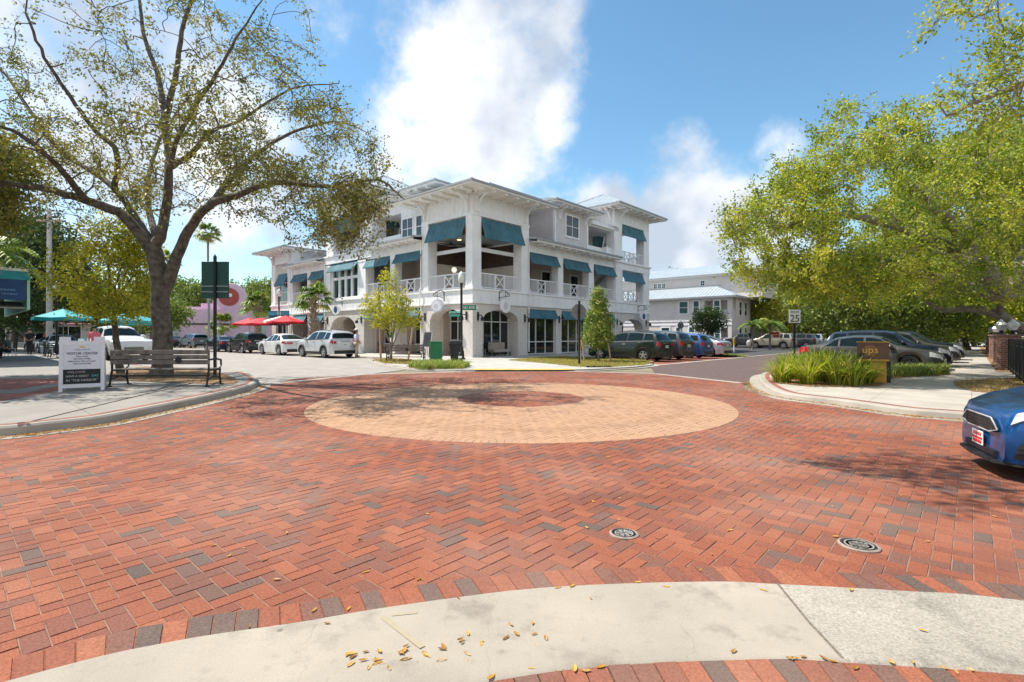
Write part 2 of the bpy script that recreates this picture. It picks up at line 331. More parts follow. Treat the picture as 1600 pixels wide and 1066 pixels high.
# surveyed curves (photo pixels of ground points)
KL = [(-15.5, -.6), (-11.0, 3.3), (-8.6, 5.4)] + [gp(*p) for p in ((0, 688), (79, 679), (184, 665), (262, 648), (341, 629.5), (409, 611))]
left_gut = catmull(KL + [gp(424, 600)], 8)
near = catmull([(-9, -4.5), (-5.2, -.6), (-3.2, 1.2)] + [gp(*p) for p in ((30, 1062), (270, 1005), (465, 975), (600, 952), (800, 925), (950, 915), (1120, 911), (1215, 915), (1400, 925), (1600, 941))] + [(4.2, 2.15), (6.2, 1.0), (9, -1.2)], 8)
KR = [gp(*p) for p in ((1158, 597), (1165, 607), (1200, 620), (1300, 635), (1400, 650), (1500, 659))]
right_gut = catmull(KR + [(9.4, 6.6), (12.5, 4.0), (16, 1.2)], 8)
far_edge = [gp(*p) for p in ((424, 600), (461, 592), (570, 585), (640, 583), (705, 581.5), (740, 581), (900, 580.5), (1023, 584), (1140, 597))]
plaza = [tuple(p) for p in left_gut] + far_edge + [tuple(p) for p in right_gut] + [(16, -4)] + [tuple(p) for p in near[::-1]] + [(-14, -4)]

def herring(region, ang, origin, holes=()):
    L, Wd, gap, z0, z1 = .20, .10, .0018, .0, .0
    ca, sa = math.cos(ang), math.sin(ang); P = np.array(region); c = P.mean(0); rad = np.abs(P - c).max() * 1.5
    n = int(rad / Wd) + 2; I, J = np.meshgrid(np.arange(-n, n), np.arange(-n, n), indexing='ij'); k = (I - J) % 4
    H = k == 0; V = k == 3                       # 90-degree herringbone on a unit grid: one brick spans two cells
    out = []
    for msk, (lx, ly) in ((H, (2, 1)), (V, (1, 2))):
        i, j = I[msk].astype(float), J[msk].astype(float)
        if ly == 2: i, j = i, j
        x0, y0 = i * Wd, j * Wd; out.append(np.stack([x0 + lx * Wd / 2, y0 + ly * Wd / 2, np.full_like(x0, lx * Wd / 2), np.full_like(x0, ly * Wd / 2)], 1))
    B = np.concatenate(out); ctr = B[:, :2]; xy = np.stack([ctr[:, 0] * ca - ctr[:, 1] * sa, ctr[:, 0] * sa + ctr[:, 1] * ca], 1) + np.array(origin)
    keep = in_poly(xy, region); B, xy = B[keep], xy[keep]; hx = B[:, 2] - gap; hy = B[:, 3] - gap; N = len(B)
    ch = .0035; dz = rng.normal(0, .0009, N); tx = rng.normal(0, .004, N); ty = rng.normal(0, .004, N)
    V_ = []
    for (sx, sy) in ((-1, -1), (1, -1), (1, 1), (-1, 1)):       # outer ring, lower
        V_.append((sx * hx, sy * hy, np.full(N, -.0055)))
    for (sx, sy) in ((-1, -1), (1, -1), (1, 1), (-1, 1)):
        X = sx * (hx - ch); Y = sy * (hy - ch); V_.append((X, Y, dz + X * tx + Y * ty))
    arr = np.stack([np.stack([v[0] * ca - v[1] * sa + xy[:, 0], v[0] * sa + v[1] * ca + xy[:, 1], v[2]], 1) for v in V_], 1).reshape(-1, 3)
    base = (np.arange(N) * 8)[:, None]; q = np.array([(4, 5, 6, 7), (0, 1, 5, 4), (1, 2, 6, 5), (2, 3, 7, 6), (3, 0, 4, 7)])
    faces = (base[:, None, :] + q[None]).reshape(-1, 4)
    # dark bricks gather in loose drifts
    g = np.sin(xy[:, 0] * 1.3 + 1.1 * np.sin(xy[:, 1] * .9)) * np.sin(xy[:, 1] * 1.1 + .7 * np.sin(xy[:, 0] * 1.7))
    t = np.clip(rng.beta(2.2, 1.8, N) * .72 + .28, 0, 1); dark = rng.random(N) < (.085 + .075 * g); t[dark] = rng.random(dark.sum()) * .2
    mid = rng.random(N) < .22; t[mid & ~dark] = .19 + .2 * rng.random((mid & ~dark).sum())
    return arr, faces, np.repeat(t, 5)
def brick_plaza():
    sheet('plaza_bed', plaza, -.004, M_MORTAR)
    ar, fa, t = herring(plaza, ANG, (.03, .02))
    o = np_mesh('brick_plaza', ar, fa, M_BRICK, attr=t); o['kind'] = 'structure'
brick_plaza()
def soldier(name, curve, depth, step, z, m, side=1, skew=0.):
    c = np.array(curve); seg = np.linalg.norm(np.diff(c, axis=0), axis=1); s = np.r_[0, np.cumsum(seg)]; L = s[-1]; n = int(L / step)
    u = np.arange(n + 1) * step; x = np.interp(u, s, c[:, 0]); y = np.interp(u, s, c[:, 1]); p = np.stack([x, y], 1); d = np.gradient(p, axis=0); d /= np.linalg.norm(d, axis=1)[:, None]; nn = np.stack([-d[:, 1], d[:, 0]], 1) * side
    V, F, T = [], [], []
    for i in range(n):
        a0 = p[i] + d[i] * .002; a1 = p[i + 1] - d[i + 1] * .002; b0 = a0 + nn[i] * depth + d[i] * skew; b1 = a1 + nn[i + 1] * depth + d[i + 1] * skew
        zz = z + random.gauss(0, .0008); k = len(V); ctr = (a0 + a1 + b0 + b1) / 4
        for q in (a0, a1, b1, b0): V.append((*q, z - .008))
        for q in (a0, a1, b1, b0): r = q + (ctr - q) / np.linalg.norm(ctr - q) * .004; V.append((*r, zz))
        F += [(k + 4, k + 5, k + 6, k + 7), (k, k + 1, k + 5, k + 4), (k + 1, k + 2, k + 6, k + 5), (k + 2, k + 3, k + 7, k + 6), (k + 3, k, k + 4, k + 7)]
        t = random.random(); t = .16 * random.random() if t < .14 else (.2 + .15 * random.random() if t < .34 else .4 + .6 * random.random()); T += [t] * 5
    o = np_mesh(name, np.array(V), np.array(F), m, attr=np.array(T)); o['kind'] = 'structure'; return o
th = np.linspace(0, 2 * np.pi, 400)
def ring(c, r): return np.stack([c[0] + r * np.cos(th), c[1] + r * np.sin(th)], 1)
soldier('tan_border', ring(TAN_C, TAN_R), .20, .105, .005, M_TANP)
# near kerb: soldier course, flush concrete apron, inner brick edge
def near_apron():
    mb = MB(); o1 = offset(near, .21); strip(mb, near, o1, -.001, -.001); e = mb.build('border_bed', M_MORTAR, recalc=False); e['kind'] = 'structure'
    soldier('brick_border', near, .2, .1, .006, M_BRICKP, 1, -.03)
    c0 = offset(near, -.004); c1 = offset(near, -.40); c2 = offset(near, -.46); c3 = offset(near, -.685); c4 = offset(near, -.705)
    split = int(np.argmin(np.abs(near[:, 0] - 1.52)))
    for nm, m, sl_ in (('near_kerb', M_APRON, slice(0, split + 1)), ('near_kerb_aggregate', M_AGG, slice(split, None))):
        mb = MB(); pc = c0[sl_]
        strip(mb, pc, pc, -.02, .010); strip(mb, pc, c1[sl_], .010, .004); strip(mb, c1[sl_], c2[sl_], .004, .010); strip(mb, c2[sl_], c3[sl_], .010, .022); strip(mb, c3[sl_], c4[sl_], .022, .012)
        o = mb.build(nm, m, smooth=40); o['kind'] = 'structure'
    o = soldier('walk_brick_border', offset(near, -.71), .2, .1, .020, M_BRICKP, -1, .0)
    p = [tuple(q) for q in offset(near, -.905)] + [(9, -8), (-9, -8)]
    sheet('near_sidewalk', p, .014, M_WALK)
near_apron()
def apron_marks():
    mb = MB(); q = [gp(x, y, .006) for x, y in ((598, 965), (660, 1012), (612, 962), (652, 958))]
    for a, b_, w in ((q[0], q[1], .028), (q[2], q[3], .024)):
        a, b_ = np.array(a), np.array(b_); d = (b_ - a) / np.linalg.norm(b_ - a); n = np.array([-d[1], d[0]]) * w / 2; z0, z1 = (.0103, .0082) if w > .025 else (.0106, .0106); mb.add([(*(a + n), z0), (*(b_ + n), z1), (*(b_ - n), z1), (*(a - n), z0)], [(0, 1, 2, 3)])
    o = mb.build('paint_mark', mat('faded_survey_paint', (.33, .285, .215), .9, 0, 40, color2=(.37, .31, .20), detail=10), recalc=False); o['kind'] = 'structure'
    i = int(np.argmin(np.abs(near[:, 0] - 1.52))); mb = MB(); c = [offset(near, -v)[i] for v in (.0, .40, .46, .685)]; zz = (.0115, .0055, .0115, .0235)
    for (p, z), (r, z2) in zip(zip(c, zz), list(zip(c, zz))[1:]): mb.add([(p[0] - .007, p[1], z), (p[0] + .007, p[1], z), (r[0] + .007, r[1], z2), (r[0] - .007, r[1], z2)], [(0, 1, 2, 3)])
    o = mb.build('kerb_joint', mat('joint_dirt', (.16, .13, .10), .95, .3, 40), recalc=False); o['kind'] = 'structure'
apron_marks()

# streets
sheet('street', [gp(424, 600), gp(461, 592), gp(570, 585), W(-3, -3), W(-3.9, 3), W(-3.9, 130), W(-16.2, 130), W(-16.2, -4), gp(395, 606)], -.012, M_ROAD)
p_s0, p_s1 = W(-.3, -12.0), W(-3.7, -17.6)
sheet('side_street', [gp(1023, 583.5), gp(1140, 596.5), gp(1165, 600), W(-2.5, -17.7), W(140, -17.7), W(140, -12), W(0, -12.0)], -.010, M_BROWN)
sheet('parking_bay', [W(0.2, -12.2), W(12.6, -12.2), W(12.6, -5.2), W(0.2, -5.2)], -.014, M_STALL)
sheet('parking_lot', [W(12, -12.1), W(140, -12.1), W(140, 60), W(24.2, 60), W(24.2, -5), W(12, -5)], -.018, M_ASPH)
sheet('parking_strip', [W(-3, -17.5), W(140, -17.5), W(140, -22.7), W(-3, -22.7)], -.016, M_ASPH)
def bands():
    mb = MB()
    def band(p, q, w, z=.006):
        p = np.array(p); q = np.array(q); d = (q - p) / np.linalg.norm(q - p); n = np.array([-d[1], d[0]]) * w / 2
        mb.add([(*(p + n), z), (*(q + n), z), (*(q - n), z), (*(p - n), z)], [(0, 1, 2, 3)])
    band(gp(880, 580.2), gp(1023, 584), .28, .004); band(gp(1023, 584), gp(1158, 598.5), .28, .002)
    band(W(0.4, -12.05), W(12.6, -12.05), .30, .001); band(W(12.6, -12.0), W(75, -12.0), .25, .001)
    band(gp(424, 600), gp(570, 585), .35, .003); band(gp(570, 585), gp(720, 581), .35, .001)
    for k in range(4): band(W(3.9 + 2.55 * k + .0, -11.8), W(3.9 + 2.55 * k, -5.6), .1, -.008)
    o = mb.build('street_bands', M_CURB, recalc=False); o['kind'] = 'structure'
    mb = MB(); mb2 = MB()
bands()

# left corner: gutter, kerb, sidewalk
def kerb_run(curve, side, zt, wg=.32, wk=.16, name='kerb', ribbon=True, gut='gutter'):
    g0 = curve; g1 = offset(curve, side * wg); k1 = offset(curve, side * (wg + .02)); k2 = offset(curve, side * (wg + wk)); k3 = offset(curve, side * (wg + wk + .30)); k4 = offset(curve, side * (wg + wk + .12))
    mb = MB(); strip(mb, g0, g0, -.03, .009); strip(mb, g0, g1, .009, -.002); o = mb.build(gut, M_CURB, smooth=30); o['kind'] = 'structure'
    mb = MB(); strip(mb, g1, k1, -.01, zt - .03); strip(mb, k1, offset(curve, side * (wg + .05)), zt - .03, zt); strip(mb, offset(curve, side * (wg + .05)), k2, zt, zt); o = mb.build(name, M_CURB, smooth=30); o['kind'] = 'structure'
    return g1, k2, k4
left_k = catmull(KL + [gp(424, 600), gp(415, 593), gp(392, 586)] + [W(-15.9, -3.2), W(-16.0, 0), W(-16.0, 8)], 8)
lg1, lk2, lk4 = kerb_run(left_k, 1, .14)
def left_walk():
    mb = MB(); strip(mb, lk2, offset(lk2, .11), .144, .144); o = mb.build('brick_ribbon', M_STALL, recalc=False); o['kind'] = 'structure'
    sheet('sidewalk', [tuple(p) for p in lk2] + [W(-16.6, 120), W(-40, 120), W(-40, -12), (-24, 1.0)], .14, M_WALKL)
    sheet('leaf_bed', [gp(x, y, .14) for x, y in ((176, 594), (250, 597.5), (330, 600), (366, 600), (374, 596), (360, 588), (340, 580), (300, 575), (215, 574), (170, 582))], .150, M_MULCH)
    sheet('paver_patch', [gp(x, y, .14) for x, y in ((-40, 592), (96, 592), (100, 609), (30, 622), (-40, 634))], .1445, M_STALL)
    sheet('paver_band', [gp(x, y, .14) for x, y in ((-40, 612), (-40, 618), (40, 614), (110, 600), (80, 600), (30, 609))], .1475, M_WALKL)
left_walk()
# right corner
right_k = catmull([W(20, -17.75), W(8, -17.75), W(1.5, -17.75), W(-1.5, -17.8), W(-3.0, -17.5)] + [gp(1172, 599)] + KR[2:] + [(9.4, 6.6), (12.5, 4.0), (16, 1.2)], 8)
rg1, rk2, rk4 = kerb_run(right_k, 1, .12, .26, .18)
def right_walk():
    mb = MB(); strip(mb, rk2, offset(rk2, .12), .124, .124); o = mb.build('brick_ribbon', M_STALL, recalc=False); o['kind'] = 'structure'
    i0 = 26
    sheet('sidewalk', [tuple(p) for p in rk2[i0:]] + [(26, 4), W(6, -27.5), W(120, -27.5), W(120, -22.5), W(1.4, -22.5), W(1.4, -18.4)], .12, M_WALK)
    sheet('planting_bed', [gp(x, y, .12) for x, y in ((1203, 597), (1214, 599), (1262, 604), (1330, 605), (1375, 603), (1395, 592), (1380, 583), (1330, 575), (1270, 570), (1232, 572), (1207, 588))], .132, M_MULCH)
    sheet('planting_bed', [gp(x, y, .12) for x, y in ((1372, 592), (1420, 590), (1485, 586), (1484, 579), (1450, 577), (1380, 580))], .131, M_MULCH)
    sheet('dry_lawn', [gp(x, y, .12) for x, y in ((1489, 596), (1520, 594), (1600, 590), (1680, 588), (1760, 610), (1640, 616), (1580, 616), (1520, 612), (1494, 604))], .131, M_MULCH)
    sheet('dry_lawn', [W(3.0, -23.85), W(60, -23.85), W(60, -27.4), W(3.0, -27.4)], .130, M_MULCH)
right_walk()
# far corner
FK = [W(-3.9, 40), W(-3.9, 8), W(-4.2, 4.6)] + [gp(x, y) for x, y in ((574, 562.5), (582, 568), (610, 574), (650, 579), (705, 581), (740, 580.6), (900, 580.2), (965, 577.5), (1010, 574.5))] + [gp(1030, 570), W(1.5, -9.6), W(1.5, -6.0)]
far_k = catmull(FK, 6)
def far_corner():
    g1 = offset(far_k, .30); k2 = offset(far_k, .46)
    mb = MB(); strip(mb, far_k, far_k, -.03, .006); strip(mb, far_k, g1, .006, .0); strip(mb, g1, offset(far_k, .32), .0, .05); strip(mb, offset(far_k, .32), k2, .05, .055); o = mb.build('kerb', M_CURB, recalc=False); o['kind'] = 'structure'
    sheet('sidewalk', [tuple(p) for p in k2] + [W(12.3, -5.8), W(24.3, -5.0), W(24.3, 1.0), W(12, 5), W(1, 5), W(1, 40)], .045, M_FARWALK)
    Y0 = offset(far_k, .34); s = (far_k[:, 0] > gp(738, 580)[0]) & (far_k[:, 0] < gp(905, 580)[0]) & (far_k[:, 1] < 23)
    mb = MB(); strip(mb, offset(far_k, .05)[s], offset(far_k, .75)[s], .061, .064); o = mb.build('yellow_kerb', M_YEL, recalc=False); o['kind'] = 'structure'
    sheet('planting_bed', [gp(x, y) for x, y in ((580, 563.5), (602, 569.0), (640, 570.5), (662, 567.5), (640, 562.5), (600, 560.5))], .058, M_MULCH)
    sheet('planting_bed', [gp(x, y) for x, y in ((634, 574), (660, 577.5), (722, 577), (738, 573), (720, 569.5), (680, 569), (648, 569.5))], .058, M_MULCH)
    sheet('lawn_soil', [gp(x, y) for x, y in ((795, 563.5), (850, 568.5), (905, 574.8), (960, 574.5), (1008, 571.5), (1022, 567), (1005, 562), (950, 559.5), (880, 557.5), (830, 559.5))], .060, M_TURF)
    mb = MB(); mb.box(-.55, .55, -.09, .09, .01, .07); mb.box(-.6, .6, -.02, .2, .07, .10); o = mb.build('storm_drain', [mat('drain_black', (.012, .012, .012), .9, 0), M_CURB]); x, y = gp(937, 575.6)
    o.location = (x, y, .0); o.rotation_euler = (0, 0, .12); tag(o, 'dark storm drain slot set in the kerb beside the grass strip', 'drain')
far_corner()
sheet('grass_island', [W(13.0, -12.0), W(15.2, -11.9), W(16.0, -9.5), W(16, -6), W(13.0, -6)], .05, M_TURF)
# ------------------------------------------------------------------ the corner building
def siding(name, c, period=.16, amp=.012, vert=False):
    m = mat(name, c, .6, .06, 3); nt = m.node_tree; b = nt.nodes['Principled BSDF']; N = nt.nodes.new; Lk = nt.links.new
    tc = N('ShaderNodeTexCoord'); sp = N('ShaderNodeSeparateXYZ'); Lk(tc.outputs['Object'], sp.inputs[0])
    if vert: ad = N('ShaderNodeMath'); ad.operation = 'ADD'; Lk(sp.outputs[0], ad.inputs[0]); Lk(sp.outputs[1], ad.inputs[1]); src = ad.outputs[0]
    else: src = sp.outputs[2]
    d = N('ShaderNodeMath'); d.operation = 'DIVIDE'; Lk(src, d.inputs[0]); d.inputs[1].default_value = period
    f = N('ShaderNodeMath'); f.operation = 'FRACT'; Lk(d.outputs[0], f.inputs[0])
    if vert: g = N('ShaderNodeMath'); g.operation = 'LESS_THAN'; Lk(f.outputs[0], g.inputs[0]); g.inputs[1].default_value = .13; h = g.outputs[0]
    else: g = N('ShaderNodeMath'); g.operation = 'SUBTRACT'; g.inputs[0].default_value = 1; Lk(f.outputs[0], g.inputs[1]); h = g.outputs[0]
    bp = N('ShaderNodeBump'); bp.inputs['Strength'].default_value = 1; bp.inputs['Distance'].default_value = amp; Lk(h, bp.inputs['Height']); Lk(bp.outputs[0], b.inputs['Normal']); return m
M_WHITE = mat('white_paint', (.83, .83, .84), .5, .05, 1.2, .08, 60)
M_BOARD = siding('white_board_batten', (.82, .82, .84), .42, .015, True)
M_SIDE = siding('lilac_lap_siding', (.62, .58, .58))
M_SIDE2 = siding('beige_lap_siding', (.62, .555, .51), .2)
M_STUCCO = mat('coquina_stucco', (.56, .52, .485), .9, 0, 9, .9, 28, color2=(.74, .70, .66), detail=10)
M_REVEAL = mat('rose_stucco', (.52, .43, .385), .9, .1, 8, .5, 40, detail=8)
M_TEAL = mat('teal_awning', (.046, .135, .178), .6, .3, 1.6, .25, 9)
M_TEALRIB = mat('teal_awning_rib', (.03, .17, .21), .5, 0)
M_ROOF = mat('metal_roof', (.50, .56, .60), .38, .08, 2, 0, metal=.35)
M_GUT = mat('grey_gutter', (.30, .31, .33), .5, .1, 3)
M_SOF = mat('soffit_white', (.80, .79, .77), .6, .05, 2)
def streaks(m):
    nt = m.node_tree; N = nt.nodes.new; b = nt.nodes['Principled BSDF']; src = b.inputs['Base Color'].links[0].from_socket; tc = N('ShaderNodeTexCoord'); mp = N('ShaderNodeMapping'); mp.inputs['Scale'].default_value = (5, 5, .45); nt.links.new(tc.outputs['Object'], mp.inputs[0]); n = N('ShaderNodeTexNoise'); n.inputs['Scale'].default_value = 1; n.inputs['Detail'].default_value = 7; nt.links.new(mp.outputs[0], n.inputs['Vector']); r = N('ShaderNodeMapRange'); r.inputs['From Min'].default_value = .52; r.inputs['From Max'].default_value = .74; r.inputs['To Min'].default_value = 1; r.inputs['To Max'].default_value = .86; nt.links.new(n.outputs['Fac'], r.inputs['Value']); v = N('ShaderNodeVectorMath'); v.operation = 'SCALE'; nt.links.new(src, v.inputs[0]); nt.links.new(r.outputs[0], v.inputs['Scale']); nt.links.new(v.outputs[0], b.inputs['Base Color'])
for m_ in (M_WHITE, M_BOARD, M_STUCCO): streaks(m_)
def glass_mat(name='dark_glass', c=(.012, .016, .016), r=.04, spec=.8): return mat(name, c, r, .3, .8, 0, spec=spec)
M_GLASS = glass_mat(); M_TGLASS = glass_mat('teal_glass', (.02, .05, .052), .05)
M_CREAM = mat('cream_interior', (.56, .50, .43), .8, .06, 2)
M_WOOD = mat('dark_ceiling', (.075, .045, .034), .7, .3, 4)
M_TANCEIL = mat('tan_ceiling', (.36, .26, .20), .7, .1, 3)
M_RAIL = mat('white_railing', (.78, .78, .80), .45, 0)
M_BLACK = mat('black_metal', (.012, .013, .014), .45, .2, 8)
M_DARK = mat('dark_interior', (.03, .028, .027), .9, .3, 2)
M_GLOW = mat('warm_lamp', (.9, .7, .45), .5, 0, emit=((1, .62, .25), 1.8))
M_GLOBE = mat('white_globe', (.82, .80, .76), .3, 0, emit=((1, .9, .75), .5))
BLD = thing('corner_building', 'large white three storey corner building with teal awnings, balconies and metal roofs', 'building', (C2[0], C2[1], 0), ANG)
fR = lambda s, d, z: (s, d, z)
fL = lambda s, d, z: (d, s, z)
def part(name, mb, m, parent=BLD, **k): return mb.build(name, m, parent, **k)
def fb(fn): return MB(fn)

def awning(fn, s0, s1, zt, zb, out=.75, d0=.02, ribs=5):
    if out > .5: out *= .66; d0 = max(d0, .12)
    mb = fb(fn); t = .05; sl = Vector((0, -out, zb - zt)); n = Vector((0, -(zt - zb), -out)).normalized() * t   # sheet and its back
    P = [Vector((s0, d0, zt)), Vector((s1, d0, zt)), Vector((s1, d0 - out, zb)), Vector((s0, d0 - out, zb))]
    mb.hexa([P[0] + n, P[1] + n, P[2] + n, P[3] + n, P[0], P[1], P[2], P[3]], 0)
    k = max(3, int((s1 - s0) / .42))
    up = Vector((0, -(zt - zb), out)).normalized() * .02
    for i in range(k + 1):
        s = s0 + (s1 - s0) * i / k; s = min(max(s, s0 + .03), s1 - .03)
        mb.bar(Vector((s, d0, zt)) - up * -1, Vector((s, d0 - out, zb)) - up * -1, .05, .04, 1)
    mb.bar(Vector((s0, d0 - out, zb)), Vector((s1, d0 - out, zb)), .07, .07, 1)
    return part('awning', mb, [M_TEAL, M_TEALRIB])
def railing(fn, s0, s1, z, h=1.05, d=.22, xpos=(.5,)):
    mb = fb(fn); w = s1 - s0
    mb.box(s0, s1, d - .04, d + .04, z + h - .07, z + h); mb.box(s0, s1, d - .025, d + .025, z + .08, z + .14)
    xs = []
    for f in xpos:
        c = s0 + w * f; xw = .42; xs.append((c - xw, c + xw))
        for q in (c - xw, c + xw): mb.box(q - .035, q + .035, d - .035, d + .035, z, z + h - .072)
        mb.bar((c - xw, d, z + .15), (c + xw, d, z + h - .08), .05, .05); mb.bar((c - xw, d, z + h - .08), (c + xw, d, z + .15), .05, .045)
        for k in (.25, .5, .75):
            mb.box(c - xw * abs(1 - 2 * k) * .98 - .001, c + xw * abs(1 - 2 * k) * .98 + .001, d - .012, d + .012, z + .15 + k * (h - .24), z + .15 + k * (h - .24) + .03)
    n = int(w / .115)
    for i in range(1, n):
        s = s0 + w * i / n
        if any(a < s < b for a, b in xs): continue
        mb.box(s - .014, s + .014, d - .012, d + .012, z + .14, z + h - .071)
    return part('balcony_railing', mb, M_RAIL)
def bracket(fn, s, z, h=1.15, out=.95, w=.16):
    mb = fb(fn); mb.box(s - w / 2, s + w / 2, -.14, .0, z - h, z - .14); mb.box(s - w / 2, s + w / 2, -out, .0, z - .14, z)
    pts = [(s, -.10 - (out - .16) * (1 - math.cos(t)), z - h * .92 + (h * .92 - .14) * math.sin(t)) for t in np.linspace(0, math.pi / 2, 8)]
    for p, q in zip(pts, pts[1:]): mb.bar(p, q, w * .7, .12)
    return part('bracket', mb, M_WHITE)
def window(fn, s0, s1, z0, z1, cols=2, rows=2, d=0., fw=.1, glass=None, tr=.05, rec=.06, parent=None):
    mb = fb(fn)       # casing proud of the wall, sash bars, pane set back
    mb.box(s0 - fw, s0, d - .07, d - .001, z0 - fw, z1 + fw); mb.box(s1, s1 + fw, d - .07, d - .001, z0 - fw, z1 + fw)
    mb.box(s0, s1, d - .07, d - .001, z1, z1 + fw); mb.box(s0, s1, d - .09, d - .001, z0 - fw, z0)
    for i in range(1, cols): s = s0 + (s1 - s0) * i / cols; mb.box(s - tr / 2, s + tr / 2, d - .045, d - .019, z0, z1)
    for i in range(1, rows): z = z0 + (z1 - z0) * i / rows; mb.box(s0, s1, d - .043, d - .020, z - tr / 2, z + tr / 2)
    f = part('window', mb, M_WHITE, parent or BLD)
    g = fb(fn); g.box(s0, s1, d - .018, d - .006, z0, z1); part('pane', g, glass or M_GLASS, f); return f
def hip(name, x0, x1, y0, y1, z, slope, ov=1.2, fascia=.22, m=None, sof=True, parent=BLD, cut=None, gut=True):
    X0, X1, Y0, Y1 = x0 - ov, x1 + ov, y0 - ov, y1 + ov; w, d = X1 - X0, Y1 - Y0; r = min(w, d) / 2; h = r * slope
    if cut: h = min(h, cut); r = h / slope
    mb = MB(); zt = z + fascia
    T = [(X0 + r, Y0 + r, zt + h), (X1 - r, Y0 + r, zt + h), (X1 - r, Y1 - r, zt + h), (X0 + r, Y1 - r, zt + h)]; Bq = [(X0, Y0, zt), (X1, Y0, zt), (X1, Y1, zt), (X0, Y1, zt)]
    mb.add(Bq + T, [(0, 1, 5, 4), (1, 2, 6, 5), (2, 3, 7, 6), (3, 0, 4, 7), (4, 5, 6, 7)])
    def seams(P, dirv, inw, Ln):
        n = int(Ln / .45)
        for i in range(1, n):
            e = Ln * i / n; run = min(e, Ln - e, r)
            p = Vector(P) + Vector(dirv) * e; q = p + Vector(inw) * run + Vector((0, 0, run * slope)); o = Vector((0, 0, .02)); mb.bar(p + o, q + o, .05, .05)
    seams((X0, Y0, zt), (1, 0, 0), (0, 1, 0), w); seams((X1, Y0, zt), (0, 1, 0), (-1, 0, 0), d); seams((X0, Y1, zt), (1, 0, 0), (0, -1, 0), w); seams((X0, Y0, zt), (0, 1, 0), (1, 0, 0), d)
    for a_, b_ in zip(Bq, T): mb.bar(Vector(a_) + Vector((0, 0, .03)), Vector(b_) + Vector((0, 0, .03)), .12, .07)
    rf = part(name, mb, m or M_ROOF, parent)
    mb = MB(); mb.box(X0, X1, Y0, Y1, z, z + .05)
    for (a0, a1, b0, b1) in ((X0, X1, Y0, Y0 + .05), (X0, X1, Y1 - .05, Y1), (X0, X0 + .05, Y0 + .05, Y1 - .05), (X1 - .05, X1, Y0 + .05, Y1 - .05)): mb.box(a0, a1, b0, b1, z + .051, zt - .003)
    sfo = part('eave', mb, M_SOF, rf)
    if gut:
        mb = MB(); g = .07
        for (a0, a1, b0, b1) in ((X0 - g, X1 + g, Y0 - g, Y0 - .004), (X0 - g, X1 + g, Y1 + .004, Y1 + g), (X0 - g, X0 - .004, Y0, Y1), (X1 + .004, X1 + g, Y0, Y1)): mb.box(a0, a1, b0, b1, zt - .10, zt + .015)
        part('gutter', mb, M_GUT, rf)
    mb = MB()         # exposed rafter tails under the soffit
    if sof and ov > .7:
        n = int(w / 1.0)
        for i in range(1, n): x = X0 + w * i / n; mb.box(x - .09, x + .09, Y0 + .12, y0 - .01, z - .14, z - .004)
        n = int(d / 1.0)
        for i in range(1, n): y = Y0 + d * i / n; mb.box(X0 + .12, x0 - .01, y - .09, y + .09, z - .14, z - .004)
        part('rafter_tails', mb, M_SOF, rf)
    return rf
def arch_panel(mb, s0, s1, zs, zt, ztop, d0, d1, m=0, n=14):
    """the wall above an arched opening s0..s1 springing at zs, crown at zt, up to ztop"""
    c = (s0 + s1) / 2; hw = (s1 - s0) / 2; P = []
    for i in range(n + 1):
        s = s0 + (s1 - s0) * i / n; z = zs + (zt - zs) * math.sqrt(max(0, 1 - ((s - c) / hw) ** 2)); P.append((s, z))
    for (sa, za), (sb, zb) in zip(P, P[1:]):
        mb.hexa([(sa, d0, za), (sb, d0, zb), (sb, d1, zb), (sa, d1, za), (sa, d0, ztop), (sb, d0, ztop), (sb, d1, ztop), (sa, d1, ztop)], m)
    return P
def storefront(fn, s0, s1, z0, z1, d, cols=3, mid=None, arch=None, glass=None):
    mb = fb(fn); t = .07
    for i in range(cols + 1):
        s = s0 + (s1 - s0) * i / cols; s = min(max(s, s0 + t / 2), s1 - t / 2); mb.box(s - t / 2, s + t / 2, d - .05, d + .05, z0, z1)
    for z in [z0 + t / 2, z1 - t / 2] + (mid or []): mb.box(s0, s1, d - .045, d + .045, z - t / 2, z + t / 2)
    f = part('window', mb, mat('storefront_frame', (.62, .64, .62), .4, 0))
    g = fb(fn); g.box(s0, s1, d + .012, d + .022, z0, z1); part('pane', g, glass or M_GLASS, f); return f
def wall_lamp(fn, s, z):
    mb = fb(fn); mb.box(s - .07, s + .07, -.05, -.002, z - .18, z + .35); mb.tube([(s, -.04, z + .12), (s, -.3, z + .16), (s, -.42, z + .05)], .03, 6); mb.lathe([(.05, .0), (.11, -.06), (.13, -.26), (.10, -.27)], (s, -.42, z + .06), 10)
    return part('wall_lamp', mb, M_BLACK)

